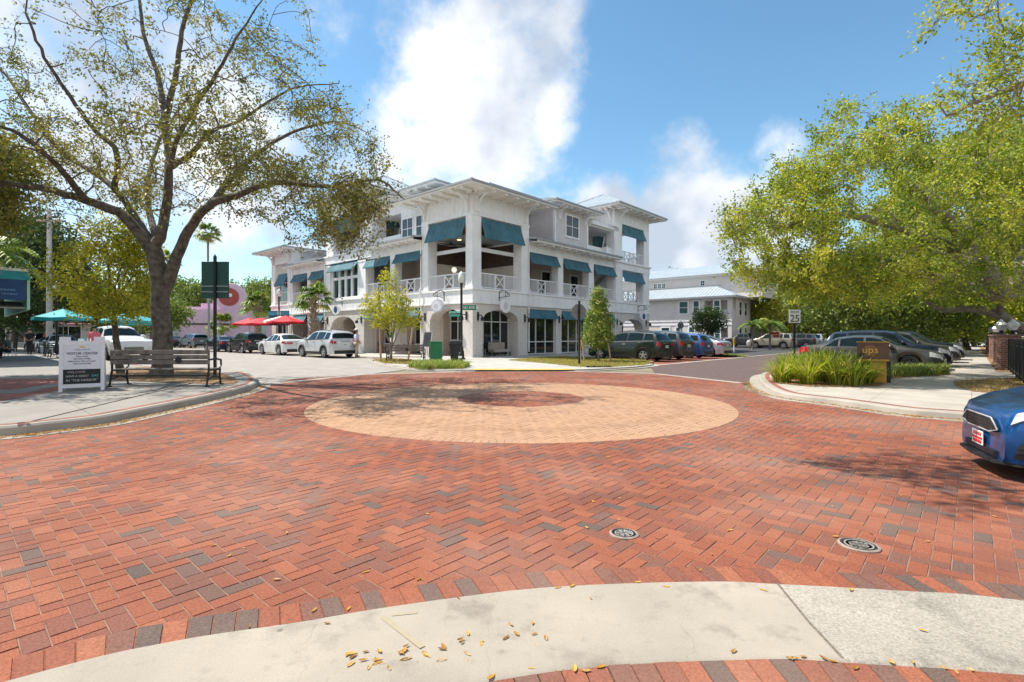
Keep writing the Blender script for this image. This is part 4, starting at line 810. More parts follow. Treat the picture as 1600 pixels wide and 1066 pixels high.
# ------------------------------------------------------------------ other buildings
M_LILAC = mat('lilac_stucco', (.66, .48, .61), .85, .08, 2); M_GREENW = mat('pale_green_paint', (.42, .52, .44), .7, .1, 3); M_PINKRED = mat('sign_terracotta', (.36, .07, .06), .6, .1, 4)
C3 = np.array([26.6, 62.0])
def rear_house():
    t = thing('town_house', 'pale lilac apartment house with grey metal roofs beyond the parking lot', 'building', (C3[0], C3[1], 0), ANG)
    def V(px): k = (px - 800) / 800; return (k * C3[1] - C3[0]) / (B2[0] - k * B2[1])
    def Zv(px, py): v = V(px); return CAM_H + (525 - py) * (C3[1] + B2[1] * v) / 800
    f2 = lambda s, d, z: (d, s, z); LIL = mat('pale_lilac_wall', (.66, .60, .575), .8, .05, 1); Lm = 24
    w = MB(f2); w.box(3.3, Lm, 0, 7, 0, 6.1); w.box(0, 3.3, 1.6, 7, 0, 6.1); w.box(0, 3.3, 0, 1.6, 2.75, 3.5); w.box(0, .5, 0, .5, 3.5, 6.1); w.box(0, .45, 0, 1.6, 0, 2.75); w.box(2.85, 3.3, .0, 1.599, 0, 2.75); w.box(0.45, 2.85, 0, .3, 2.4, 2.75); w.box(.5, 3.3, 0, 1.6, 5.8, 6.1); part('wall', w, LIL, t)
    w = MB(f2); w.box(-.05, Lm, -.06, -.001, 2.75, 2.95); w.box(-.05, Lm, -.06, -.001, 3.25, 3.4); part('band', w, M_WHITE, t)
    M_GW = glass_mat('green_glass', (.03, .085, .075), .06); M_BLIND = M_WHITE
    for x0, x1, y0, y1 in ((1062, 1074.5, 490, 472), (1084, 1092, 489, 471), (1116, 1124.5, 488, 470), (1034, 1046, 527, 512.5), (1057, 1063, 527, 512), (1077, 1085, 528, 511.5), (1117.5, 1125, 531, 511.5)):
        a, b_ = V(x1), V(x0); window(f2, a, b_, Zv((x0 + x1) / 2, y0), Zv((x0 + x1) / 2, y1), 1, 2, 0, .14, M_GW, .06, .06, t)
    window(f2, 1.9, 2.8, 3.6, 5.6, 1, 1, 1.6, .1, M_GLASS, parent=t)
    fr_ = lambda s, d, z: (d, s, z)
    w = MB(f2)
    w.box(.5, 3.3, .1, .16, 4.5, 4.58); [w.box(.5 + .14 * i, .53 + .14 * i, .11, .15, 3.55, 4.5) for i in range(20)]; w.box(.1, .16, .5, 1.6, 4.5, 4.58); [w.box(.11, .15, .5 + .14 * i, .53 + .14 * i, 3.55, 4.5) for i in range(8)]; [w.box(.5 + .14 * i, .53 + .14 * i, .11, .15, .1, 1.1) for i in range(17)]; w.box(.5, 2.8, .1, .16, 1.1, 1.18); part('balcony_railing', w, M_RAIL, t)
    hip('roof', 0, 7, 0, Lm, 6.1, .42, .7, .18, sof=False, parent=t)
    w = MB(); w.box(3.2, 10, -2.5, Lm, 6.2, 9.2); part('upper_wall', w, LIL, t); hip('upper_roof', 3.2, 10, -2.5, Lm, 9.2, .40, .6, .18, sof=False, parent=t)
    f3 = lambda s, d, z: (3.2 + d, s, z)
    def V3(px): k = (px - 800) / 800; O = C3 + A2 * 3.2; return (k * O[1] - O[0]) / (B2[0] - k * B2[1])
    for x0, x1 in ((1022, 1026.5), (1028.5, 1033), (1035, 1039.5), (1095, 1101)): window(f3, V3(x1), V3(x0), 8.05, 8.65, 2, 2, 0, .09, M_GLASS, .04, .06, t)
    # right face, going back along the side street
    f0 = lambda s, d, z: (s, d, z)
    for s in (2.6, 4.6): window(f0, s, s + .9, 4.0, 5.6, 1, 2, 0, .12, M_GLASS, .05, .06, t); window(f0, s, s + .9, .9, 2.4, 1, 2, 0, .12, M_GLASS, .05, .06, t)
    f4 = lambda s, d, z: (s, -2.5 + d, z)
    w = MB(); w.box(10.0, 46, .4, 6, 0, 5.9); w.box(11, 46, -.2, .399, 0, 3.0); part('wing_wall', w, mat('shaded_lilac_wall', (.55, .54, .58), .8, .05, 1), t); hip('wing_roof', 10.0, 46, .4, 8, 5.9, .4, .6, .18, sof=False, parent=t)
    f5 = lambda s, d, z: (s, .4 + d, z); f6 = lambda s, d, z: (s, -.2 + d, z)
    for k in range(7): window(f5, 11.5 + 5 * k, 12.5 + 5 * k, 3.9, 5.4, 1, 2, 0, .12, M_GLASS, .05, .06, t)
    for k in range(7): window(f6, 11 + 5 * k, 11.9 + 5 * k, .9, 2.4, 1, 2, 0, .12, M_GLASS, .05, .06, t)
    for k in range(4): w = MB(); w.hexa([(13 + 8 * k, -1.4, 3.1), (16 + 8 * k, -1.4, 3.1), (16 + 8 * k, -.2, 3.1), (13 + 8 * k, -.2, 3.1), (14 + 8 * k, -1.3, 4.0), (15 + 8 * k, -1.3, 4.0), (15 + 8 * k, -.2, 4.0), (14 + 8 * k, -.2, 4.0)]); part('porch_roof', w, M_ROOF, t)
rear_house()
def pink_shop():
    base = (-41.8, 74.0); t = thing('pink_shop', 'pink shop with curved front and round sign on its roof', 'building', (*base, 0), .5)
    n = 16; P = [(-9 + 0 * k, 8, 0) for k in range(1)] + [(9.5 * math.cos(math.pi + math.pi * k / n), -5.2 * math.sin(math.pi * k / n) * 1.0, 0) for k in range(n + 1)] + [(9.5, 8, 0)]
    mb = MB(); mb.prism(P, (0, 0, 4.9)); mb.build('wall', M_LILAC, t)
    mb = MB(); pts = [(9.56 * math.cos(math.pi + math.pi * k / n), -5.26 * math.sin(math.pi * k / n), 3.0) for k in range(n + 1)]; mb.tube(pts, .10, 6); mb.build('dark_band', M_BLACK, t)
    for a in (.35, .95, 1.5, 2.1, 2.7):
        x, y = 9.55 * math.cos(math.pi + a), -5.25 * math.sin(a); mb = MB(); mb.lathe([(.55, 0), (.55, 2.9)], (x, y, 0), 12); mb.build('column', M_GREENW, t)
    mb = MB(); mb.box(-4.5, 6, -2.5, 2, 4.905, 5.4); mb.box(-2.6, 5.2, -2.49, 2, 5.405, 5.9); mb.box(-1.2, 4.6, -2.48, 2, 5.905, 6.4); mb.build('stepped_parapet', M_LILAC, t)
    s = thing('round_sign', 'round pink roof sign with dark terracotta disc', 'sign', (base[0] + 3.0, base[1] - 3.3, 6.0), .5)
    mb = MB(); mb.lathe([(.001, -.12), (2.0, -.12), (2.05, -.05), (2.05, .12), (.001, .12)], (0, -.2, .6), 28, axis='y'); mb.build('disc', M_LILAC, s); mb = MB(); mb.lathe([(.001, -.03), (1.25, -.03), (1.25, 0)], (-.25, -.325, .75), 24, axis='y'); e = mb.build('terracotta_disc', M_PINKRED, s); mb = MB(); mb.lathe([(.001, -.02), (.25, -.02), (.25, 0)], (-.1, -.357, 1.0), 12, axis='y'); mb.build('highlight', M_LETTER if 'M_LETTER' in globals() else M_WHITE, e)
pink_shop()
def shops():
    def shop(lab, loc, rz, w, d, h, c, awn, nwin=4, name='shop_building'):
        t = thing(name, lab, 'building', (*loc, 0), rz); mb = MB(); mb.box(-w / 2, w / 2, 0, d, 0, h); mb.box(-w / 2 - .1, w / 2 + .1, -.1, d + .1, h + .002, h + .3); mb.build('wall', mat(c[0], c[1], .85, .1, 1.5), t)
        for k in range(nwin):
            x0 = -w / 2 + w * (k + .15) / nwin; x1 = -w / 2 + w * (k + .85) / nwin; window(lambda s, dd, z: (s, dd, z), x0, x1, .7, 2.5, 2, 1, 0, .08, M_GLASS, .06, .06, t)
        mb = MB(); mb.hexa([(-w / 2 + .1, -1.3, 2.7), (w / 2 - .1, -1.3, 2.7), (w / 2 - .1, -.02, 3.15), (-w / 2 + .1, -.02, 3.15), (-w / 2 + .1, -1.3, 2.78), (w / 2 - .1, -1.3, 2.78), (w / 2 - .1, -.02, 3.23), (-w / 2 + .1, -.02, 3.23)]); mb.build('awning', awn, t)
    shop('teal fronted low shop left of the pink building', (-56, 76), .6, 12, 8, 4.2, ('pale_teal_wall', (.30, .42, .44)), M_TEAL)
    shop('low white shop with dark red bay behind the pickup', (-52, 60), .85, 16, 8, 4.0, ('offwhite_wall', (.60, .57, .52)), mat('maroon_awning', (.16, .03, .03), .7, .1, 3), 5)
    shop('low white hall far down the street left', (-66, 58), 1.0, 14, 8, 3.8, ('offwhite_wall', (.60, .57, .52)), M_TEAL, 4)
    shop('pale cottage far off behind the parked cars on the right', (47, 84), .3, 14, 8, 3.4, ('cream_wall', (.62, .56, .46)), M_ROOF, 4)
    shop('low white hall at the end of right sidewalk', (70, 86), -.3, 16, 8, 3.0, ('offwhite_wall', (.60, .57, .52)), M_ROOF, 4)
shops()
def cafe():
    # left cafe: only its canopy end and corner reach into the picture
    o = (-23.2, 24.6); t = thing('cafe_building', 'left cafe with turquoise fascia and deep blue sign under striped awning', 'building', (*o, .14), ANG)
    mb = MB(); mb.box(-9, -1.6, .3, 14, 0, 3.3); mb.build('wall', mat('cafe_wall', (.48, .52, .50), .8, .1, 2), t)
    mb = MB(); mb.box(-9, 0, -.4, 14, 3.9, 4.15); mb.box(-9, -.08, -.4, 14, 4.152, 4.3); mb.build('fascia', mat('cafe_turquoise', (.02, .30, .36), .5, .1, 3), t); mb = MB(); mb.box(-9, -.05, -.46, 13.9, 4.302, 4.42); mb.build('roof_edge', M_WHITE, t)
    mb = MB(); mb.box(-.10, 0, -.38, 13, 2.5, 3.9); mb.build('canopy_edge', mat('pale_green_edge', (.35, .60, .50), .6, .1, 3), t)
    mb = MB(); mb.box(-4, -.15, -.36, -.30, 2.95, 3.88); s = mb.build('sign_panel', mat('cafe_sign_blue', (.008, .055, .18), .5, .2, 3), t)
    text('lettering', 'Restaurant', .17, mat('sign_pale_blue', (.20, .42, .62), .5, 0), s, (-.50, -.368, 3.42), (math.pi / 2, 0, 0), .003, 'RIGHT', .8); text('lettering', 'Cafe & Bakery', .12, mat('sign_pale_blue', (.20, .42, .62)), s, (-.42, -.368, 3.22), (math.pi / 2, 0, 0), .003, 'RIGHT', .8)
    mb = MB(); mb.hexa([(-4, -.34, 2.55), (-.16, -.34, 2.55), (-.16, 1.5, 2.9), (-4, 1.5, 2.9), (-4, -.34, 2.6), (-.16, -.34, 2.6), (-.16, 1.5, 2.95), (-4, 1.5, 2.95)]); mb.build('awning', mat('striped_awning', (.30, .28, .24), .8, .4, 6), t)
    mb = MB(); mb.box(-2.3, -1.55, .05, .295, 0, 3.4); mb.build('pilaster', mat('cafe_wall', (.48, .52, .50)), t)
    window(lambda s, d, z: (-1.6 - d, s, z), 1.5, 5, .6, 2.5, 3, 1, -.0, .08, M_GLASS, .06, .06, t)
cafe()
def left_shade_block():  # unseen building, added and sized to cast shade on the left sidewalk
    t = thing('shade_building', 'unseen pale building added beyond the left edge to shade the sidewalk', 'building', (-15.0, 3.0, .14), math.pi / 2); mb = MB(); mb.box(0, 6.6, 0, 9, 0, 9.6); mb.box(-.2, 6.8, -.2, 9, 9.602, 9.9); mb.build('wall', mat('offwhite_wall', (.60, .57, .52)), t)
    for k in range(2):
        for z in (1.0, 5.4): window(lambda s, d, zz: (-d, s, zz) if False else (s, d, zz), .9 + 2.6 * k, 2.5 + 2.6 * k, z, z + 2.0, 2, 2, 0, .1, M_GLASS, .06, .06, t)
left_shade_block()
# ------------------------------------------------------------------ cars
M_TYRE = mat('tyre_rubber', (.018, .018, .019), .85, .2, 20)
M_RIM = mat('alloy_rim', (.50, .51, .53), .28, .05, 10, metal=.85); M_RIMD = mat('dark_rim', (.10, .10, .11), .35, .1, 10, metal=.7)
M_TRIM = mat('black_trim', (.02, .021, .022), .6, .2, 12); M_CHROME = mat('chrome', (.62, .63, .65), .15, 0, metal=1)
M_CARGLASS = mat('car_glass', (.008, .016, .018), .03, .2, 1.2, spec=.22); M_RED = mat('tail_red', (.42, .012, .02), .15, .1, 30, coat=1); M_LENS = mat('head_lens', (.62, .64, .66), .08, .25, 25, coat=1); M_AMBER = mat('amber_lens', (.7, .2, .03), .2, 0)
M_PLATE = mat('plate_white', (.72, .72, .70), .4, 0); M_PLRED = mat('plate_red', (.55, .02, .03), .4, 0); M_PLGREEN = mat('plate_green', (.05, .22, .12), .4, 0)
def paint(name, c, metal=.35): return mat('paint_' + name, c, .28, .05, 3, coat=.6, metal=metal)
TYPES = {
 'suv': dict(W=1.88, H=1.72, wb=2.8, ro=.98, gc=.21, rt=.36, belt=(1.14, 1.05), roof=.60, ws=(.36, 1.2), rw=(-2.33, -2.02),
   top=[(-2.38, .55), (-2.375, .95), (-2.33, 1.1), (-2.06, 1.56), (-1.9, 1.655), (-.9, 1.72), (.05, 1.71), (.4, 1.63), (1.15, 1.14), (1.32, 1.07), (2.0, .98), (2.26, .88), (2.36, .66), (2.37, .5)],
   win=[(-2.02, -1.42, -1.9, -1.42), (-1.33, -.42, -1.33, -.42), (-.33, .86, -.33, .42)], clad=True),
 'coupe_suv': dict(W=1.9, H=1.60, wb=2.87, ro=.97, gc=.2, rt=.37, belt=(1.08, 1.0), roof=.56, ws=(.38, 1.2), rw=(-2.15, -1.15),
   top=[(-2.41, .55), (-2.40, .95), (-2.34, 1.07), (-2.2, 1.13), (-1.2, 1.49), (-.6, 1.58), (.0, 1.59), (.4, 1.50), (1.15, 1.10), (1.32, 1.04), (2.05, .94), (2.3, .84), (2.40, .64), (2.41, .5)],
   win=[(-1.75, -1.0, -1.25, -1.0), (-.92, -.2, -.92, -.2), (-.1, .86, -.1, .42)], clad=False),
 'sedan': dict(W=1.83, H=1.45, wb=2.75, ro=1.0, gc=.16, rt=.33, belt=(.97, .90), roof=.54, ws=(.42, 1.2), rw=(-1.72, -1.02),
   top=[(-2.37, .5), (-2.36, .84), (-2.28, .98), (-1.75, 1.06), (-1.0, 1.36), (-.45, 1.44), (.15, 1.435), (.5, 1.36), (1.2, .99), (1.35, .95), (2.0, .85), (2.28, .74), (2.36, .56), (2.37, .42)],
   win=[(-1.45, -.95, -1.1, -.95), (-.88, -.1, -.88, -.1), (-.02, .9, -.02, .46)], clad=False),
 'hatch': dict(W=1.82, H=1.47, wb=2.65, ro=.82, gc=.16, rt=.325, belt=(1.0, .90), roof=.55, ws=(.46, 1.3), rw=(-2.02, -1.5),
   top=[(-2.145, .5), (-2.14, .85), (-2.08, 1.02), (-1.75, 1.28), (-1.45, 1.42), (-.45, 1.47), (.15, 1.46), (.52, 1.38), (1.3, .99), (1.42, .95), (1.95, .835), (2.2, .735), (2.265, .64), (2.275, .40)],
   win=[(-1.75, -1.2, -1.5, -1.2), (-1.1, -.2, -1.1, -.2), (-.1, .95, -.1, .5)], clad=False),
 'pickup': dict(W=1.82, H=1.78, wb=3.1, ro=1.1, gc=.32, rt=.38, belt=(1.14, 1.14), roof=.58, ws=(.6, 1.12), rw=(-.72, -.5),
   top=[(-2.65, .6), (-2.64, 1.14), (-.78, 1.16), (-.72, 1.2), (-.55, 1.68), (-.4, 1.76), (.3, 1.78), (.58, 1.72), (1.1, 1.24), (1.25, 1.17), (2.2, 1.08), (2.4, 1.0), (2.48, .72), (2.49, .5)],
   win=[(-.6, -.05, -.5, -.05), (.03, .86, .03, .66)], clad=True),
}
def car(kind, color, label, cat, loc, head, group=None, name='parked_car', rim=None, scale=1., extra=None, plate=None, rails=False, rear=None):
    P = dict(TYPES[kind]); W2 = P['W'] / 2; wb = P['wb']; rt = P['rt']; gc = P['gc']
    T = np.array(P['top']); tx, tz = T[:, 0], T[:, 1]; x0, x1 = tx[0], tx[-1]
    nose = (extra or {}).get('nose', .55); nk = (extra or {}).get('nk', .50)
    top = lambda x: float(np.interp(x, tx, tz))
    def belt(x): return min(float(np.interp(x, [x0, x1 * .5], P['belt'])), top(x) - .035)
    def wid(x):
        k = 1.
        if x > x1 - nose: t = (x - (x1 - nose)) / nose; k = math.sqrt(max(.05, 1 - nk * t ** 2.2))
        if x < x0 + .38: t = ((x0 + .38) - x) / .38; k = math.sqrt(max(.1, 1 - .30 * t * t))
        return W2 * k
    def rows(x):
        w = wid(x); zb = gc + (.04 if x > x1 - .3 or x < x0 + .3 else 0)
        for xc in (-wb / 2, wb / 2):
            d = abs(x - xc); ra = rt + .06
            if d < ra: zb = max(zb, rt + math.sqrt(ra * ra - d * d))
        b = belt(x); t = top(x); h = min(1, max(0, (t - b - .04) / (P['H'] - b)))
        zb = min(zb, b - .12); wr = P['roof']; s = b - zb
        y4 = (w - .05) - (w - .05 - wr) * h
        return [(w - .05, zb), (w - .012, zb + .22 * s), (w - .004, zb + .45 * s), (w, zb + .70 * s), (w - .03, b), (min(y4, w - .06), b + (t - b) * (.55 + .36 * h)), (y4 * .70, t - .014 - .012 * h), (0, t)]
    def S(x, r, sd=1):
        q = rows(x); i = min(int(r), 6); f = r - i; y = q[i][0] * (1 - f) + q[i + 1][0] * f; z = q[i][1] * (1 - f) + q[i + 1][1] * f
        return Vector((x, y * sd, z))
    def patch(mb, xa0, xb0, r0, r1, sd, off=.006, nx=6, nr=3, xa1=None, xb1=None, m=0):
        xa1 = xa0 if xa1 is None else xa1; xb1 = xb0 if xb1 is None else xb1; G = []
        for j in range(nr + 1):
            for i in range(nx + 1):
                f = j / nr; r = r0 + (r1 - r0) * f; xa = xa0 + (xa1 - xa0) * f; xb = xb0 + (xb1 - xb0) * f; x = xa + (xb - xa) * i / nx
                p = S(x, r); e = .02; n = (S(min(x + e, x1 - .001), r) - S(max(x - e, x0 + .001), r)).cross(S(x, min(r + .05, 7)) - S(x, max(r - .05, 0)))
                if n.length < 1e-9: n = Vector((0, 1, 0))
                n.normalize()
                if n.y < 0 and abs(n.y) > .05: n = -n
                elif abs(n.y) <= .05 and n.z < 0: n = -n
                p = p + n * off; G.append((p.x, p.y * sd, p.z))
        w = nx + 1; mb.add(G, [(j * w + i, j * w + i + 1, (j + 1) * w + i + 1, (j + 1) * w + i) for j in range(nr) for i in range(nx)], m)
    t = thing(name, label, cat, (loc[0], loc[1], loc[2] if len(loc) > 2 else 0), head, group); t.scale = (scale,) * 3
    # body shell
    xs = sorted(set(np.round(np.r_[np.arange(x0, x1, .09), tx, x1, [c + s_ * (rt + .06) * math.sin(q) for c in (-wb / 2, wb / 2) for s_ in (-1, 1) for q in np.linspace(0, 1.57, 8)]], 4)))
    xs = [xs[0]] + [b for a, b in zip(xs, xs[1:]) if b - a > .004]
    mb = MB(); n = 8; V = []
    for x in xs:
        q = rows(x); V += [(x, y, z) for y, z in q] + [(x, -y, z) for y, z in q[:-1][::-1]]
    w = 15; F = [(i * w + j, i * w + j + 1, (i + 1) * w + j + 1, (i + 1) * w + j) for i in range(len(xs) - 1) for j in range(w - 1)]
    for e in (0, (len(xs) - 1) * w): F += [(e + j, e + j + 1, e + 13 - j, e + 14 - j) for j in range(7)]
    mb.add(V, F); body = mb.build('body', color, t, smooth=38)
    # lower trim, arches, underbody
    for sd in (1, -1):
        mb = MB()
        if P['clad']: patch(mb, -wb / 2 + rt + .07, wb / 2 - rt - .07, 0.0, .95, sd, .008, 4, 2)
        for xc in (-wb / 2, wb / 2):
            pts = [(xc + (rt + .055) * math.cos(q), sd * (wid(xc) + .004), rt + (rt + .055) * math.sin(q)) for q in np.linspace(-.1, math.pi + .1, 14)]; mb.tube(pts, .028 if P['clad'] else .012, 6)
        mb.build('wheel_arch_trim', M_TRIM, t)
    mb = MB(); ry = wid(x0) - .06; fy = wid(x1) - .05
    mb.box(x0 - .012, x0 + .02, -ry, ry, gc + .06, gc + .26); mb.build('rear_bumper', M_TRIM, t); mb = MB(); mb.box(x1 - .02, x1 + .012, -fy, fy, gc + .04, gc + .16) if not (extra and extra.get('custom')) else mb.box(x1 - .05, x1 - .01, -fy * .8, fy * .8, gc + .02, gc + .06)
    mb.build('front_bumper', M_TRIM, t)
    mb = MB(); mb.box(x0 + .12, x1 - .12, -W2 + .36, W2 - .36, gc + .02, .56); mb.box(-wb / 2 - rt - .1, x1 - .95, -W2 + .28, W2 - .28, .565, .84); mb.box(-wb / 2 + rt + .1, wb / 2 - rt - .1, -W2 + .07, W2 - .07, gc, gc + .05); mb.build('underbody', mat('underbody_black', (.01, .01, .01), .95, 0), t)
    # glass
    for sd in (1, -1):
        for k, (a0, b0, a1, b1) in enumerate(P['win']):
            mb = MB(); patch(mb, a0, b0, 4.10, 4.90, sd, .006, 8, 3, a1, b1); mb.build('side_window', M_CARGLASS, t, smooth=60, recalc=False)
    for nm, (a, b) in (('windscreen', P['ws']), ('rear_window', P['rw'])):
        mb = MB()
        for sd in (1, -1): patch(mb, a + .06, b - .06, 5.08, 7, sd, .006, 7, 4)
        mb.build(nm, M_CARGLASS, t, smooth=60, recalc=False)
    mb = MB()
    for sd in (1, -1):      # window surround and door seams
        for s0 in [wv[0] for wv in P['win'][1:]]: patch(mb, s0 - .05, s0 - .035, .9, 3.98, sd, .003, 1, 6)
        patch(mb, P['win'][-1][1] - .02, P['win'][-1][1] - .005, 1.2, 3.9, sd, .003, 1, 6)
        patch(mb, P['win'][0][0], P['win'][-1][1], 4.0, 4.09, sd, .005, 12, 1)
    mb.build('seams', M_TRIM, t, recalc=False)
    for sd in (1, -1):
        for s0 in [wv[0] for wv in P['win'][1:]]:
            p = S(s0 + .12, 3.55, sd); mb = MB(); mb.box(p.x - .10, p.x + .10, p.y - .02, p.y + .02, p.z - .018, p.z + .018); mb.build('door_handle', M_CHROME if kind == 'suv' else color, t)
        p = S(P['win'][-1][1] - .1, 4.1, sd); mb = MB(); mb.lathe([(.0, -.10), (.075, -.07), (.09, .02), (.07, .09), (.0, .1)], (p.x, p.y + sd * .10, p.z + .06), 8, axis='y'); mb.bar((p.x, p.y - sd * .02, p.z + .01), (p.x, p.y + sd * .08, p.z + .03), .05, .04); mb.build('mirror', color, t, smooth=60)
        # lights
        mb = MB()
        if kind in ('sedan', 'hatch'): patch(mb, x0 + .02, x0 + .38, 3.0, 3.9, sd, .008, 5, 3)
        elif kind == 'coupe_suv': patch(mb, x0 + .02, x0 + .42, 3.15, 3.75, sd, .008, 5, 3)
        elif kind == 'pickup': patch(mb, x0 + .01, x0 + .1, 2.4, 3.7, sd, .008, 3, 3)
        else: patch(mb, x0 + .02, x0 + .22, 3.1, 4.0, sd, .010, 5, 4, x0 + .03, x0 + .16)
        yi = wid(x0) * (.98); zz = rows(x0 + .02)[3][1]; wd = .17 if kind != 'coupe_suv' else .45
        zc = top(x0 + .01); z1_ = belt(x0 + .05) - .02
        mb.box(x0 - .018, x0 + .02, sd * (yi - wd) if sd > 0 else -yi, yi if sd > 0 else -(yi - wd), z1_ - .17, z1_ - .02); mb.build('tail_light', M_RED, t)
        mb = MB()
        if not (extra and extra.get('custom')):
            patch(mb, x1 - .42, x1 - .05, 3.05, 3.95, sd, .008, 5, 3)
            ya = wid(x1) * .98; zf = belt(x1 - .03) - .01; mb.box(x1 - .02, x1 + .014, (ya - .24) if sd > 0 else -ya, ya if sd > 0 else -(ya - .24), zf - .15, zf - .03); mb.build('headlight', M_LENS, t)
    if not (extra and extra.get('custom')):
        g = (extra or {}).get('grille', (.42, .12)); zf = belt(x1 - .03) - .03
        mb = MB(); mb.box(x1 - .02, x1 + .018, -g[0], g[0], zf - .03 - g[1], zf - .02); gr = mb.build('grille', M_TRIM, t)
        mb = MB(); [mb.box(x1 + .012, x1 + .026, -g[0] - .02, g[0] + .02, z - .012, z + .012) for z in (zf - .03 - g[1], zf - .02, zf - .025 - g[1] / 2)]; mb.build('chrome_bar', M_CHROME, gr)
    if kind == 'suv' or kind == 'coupe_suv':
        mb = MB(); mb.box(x0 - .03, x0 + .03, -.32, .32, 1.0 if kind == 'suv' else .93, 1.035 if kind == 'suv' else .96); mb.build('tailgate_bar', M_CHROME, t)
    mb = MB(); zp = .82 if kind != 'sedan' else .74; zp = (extra or {}).get('zp', zp); mb.box(x0 - .022, x0 + .01, -.17, .17, zp - .07, zp + .08); pl = mb.build('number_plate', M_PLATE, t)
    mb = MB(); [mb.box(x0 - .026, x0 - .0235, -.11 + .04 * k, -.085 + .04 * k, zp - .03, zp + .035) for k in range(6)]; mb.build('plate_marks', M_PLGREEN, pl)
    if rails:
        for sd in (1, -1): mb = MB(); mb.tube([(x, sd * (P['roof'] - .02), top(x) + .05 if -1.55 < x < .1 else top(x) - .0) for x in (-1.75, -1.55, -.7, .1, .25)], .018, 6); mb.build('roof_rail', M_TRIM, t)
    for sx in (1, -1):
        for sd in (1, -1):
            yo = wid(sx * wb / 2) - .015; mb = MB(); yy = sd * (yo - .10)
            mb.lathe([(rt * .62, -.10), (rt * .93, -.105), (rt, -.07), (rt, .07), (rt * .93, .105), (rt * .62, .10), (rt * .60, .03), (rt * .60, -.03), (rt * .62, -.10)], (sx * wb / 2, yy, rt), 28, axis='y', cap=False); wl = mb.build('wheel', M_TYRE, t, smooth=50)
            mb = MB(); rr = rt * .64; c = Vector((sx * wb / 2, yy + sd * .085, rt)); mb.lathe([(rr, -.02), (rr, .012), (rr * .9, .018), (rr * .86, -.02)], c, 28, axis='y', cap=False); ns = (extra or {}).get('spokes', 5)
            for k in range(ns):
                a = 2 * math.pi * k / ns + .3; d = Vector((math.cos(a), 0, math.sin(a))); e = Vector((-math.sin(a), 0, math.cos(a))); o = Vector((0, sd * .014, 0)); b_ = Vector((0, -.02 * sd, 0))
                w0, w1 = rr * .20 * 5 / ns, rr * .15 * 5 / ns; p0, p1 = c + d * rr * .12, c + d * rr * .9
                mb.hexa([p0 - e * w0 + b_, p0 + e * w0 + b_, p1 + e * w1 + b_, p1 - e * w1 + b_, p0 - e * w0 + o, p0 + e * w0 + o, p1 + e * w1 + o, p1 - e * w1 + o])
            mb.lathe([(rr * .2, -.01), (rr * .2, sd * .022), (.001, sd * .024)], c, 14, axis='y'); mb.build('rim', rim or M_RIM, wl, smooth=35)
            mb = MB(); mb.lathe([(rt * .6, 0), (.001, .002)], c - Vector((0, sd * .05, 0)), 20, axis='y'); mb.build('brake_disc', M_TRIM, wl)
    return t, S, patch, top, x1
A_ = ANG; HB = ANG + math.pi / 2           # headings: along the facade / along the left street
P_WHITE = paint('white', (.66, .67, .68), 0); P_SILW = paint('silver_white', (.56, .58, .61), .3); P_BLACK = paint('black', (.012, .016, .018), .2); P_GREEN = paint('dark_green_black', (.008, .018, .017), .2); P_GREY = paint('dark_grey', (.05, .054, .062)); P_BLUE = paint('blue', (.03, .085, .24)); P_SILVER = paint('silver', (.42, .45, .50)); P_CHAMP = paint('champagne', (.36, .32, .25)); P_NAVY = paint('navy', (.012, .02, .045)); P_STEEL = paint('steel_blue', (.16, .22, .27)); P_TAUPE = paint('taupe', (.075, .073, .070)); P_BRIGHT = paint('deep_blue', (.004, .085, .29), .45); P_RED = paint('red', (.3, .01, .02))
def along(p, d, k): return (p[0] + d[0] * k, p[1] + d[1] * k)
def park(kind, color, label, p, head, wheel='rear', sd=1, **k):
    """p is where a wheel of that side meets the ground (rear or front); the car is laid out from there"""
    T = TYPES[kind]; s = k.get('scale', 1.); wx = (-1 if wheel == 'rear' else 1) * T['wb'] / 2 * s; wy = sd * (T['W'] / 2 - .1) * s
    c, q = math.cos(head), math.sin(head); x = p[0] - (wx * c - wy * q); y = p[1] - (wx * q + wy * c)
    return car(kind, color, label, k.pop('cat', 'car'), (x, y, k.pop('z', 0)), head, **k)
GL = 'cars parked along the left street'; GR = 'cars parked beside the corner building'; GH = 'cars parked behind the lily bed'
bd = (-.744, .668); ad = (.668, .744)
e0 = (-11.9, 32.5)
park('suv', P_SILW, 'silver white suv nearest in the row along the left street, under the arched doorway', e0, HB, group=GL, scale=1.04, cat='suv', rails=True)
park('coupe_suv', P_WHITE, 'white sloping back crossover parked between silver suv and black suv', along(e0, bd, 6.5), HB, group=GL, cat='car')
park('suv', P_BLACK, 'black suv parked in front of the white crossover by red umbrellas', along(e0, bd, 13.2), HB, group=GL, cat='suv', rim=M_RIM)
park('sedan', P_NAVY, 'dark navy saloon at far end of the row on left street', along(e0, bd, 18.8), HB, group=GL, cat='car')
park('suv', P_STEEL, 'steel blue suv driving away past the pink building', (-37.7, 60), HB + .1, name='car', cat='suv')
park('sedan', P_GREY, 'grey car half hidden behind the oak trunk on far street', (-41.5, 62), HB + .1, name='car')
park('sedan', P_SILVER, 'small silver car far off seen beyond dark saloon', (-38.0, 70), HB + .1, name='car')
t_, *_ = park('pickup', P_WHITE, 'white pickup truck facing forward behind slim street tree', (-20.9, 29.2), HB + math.pi + .12, wheel='front', sd=1, name='pickup_truck', cat='pickup', scale=1.12, extra=dict(grille=(.40, .17), nose=.3, nk=.2))
park('sedan', paint('pale_blue', (.40, .46, .52)), 'pale blue hatchback facing forward just above sign board', (-31.6, 37.5), HB + math.pi + .1, wheel='front', name='parked_car', cat='car', scale=1.05)
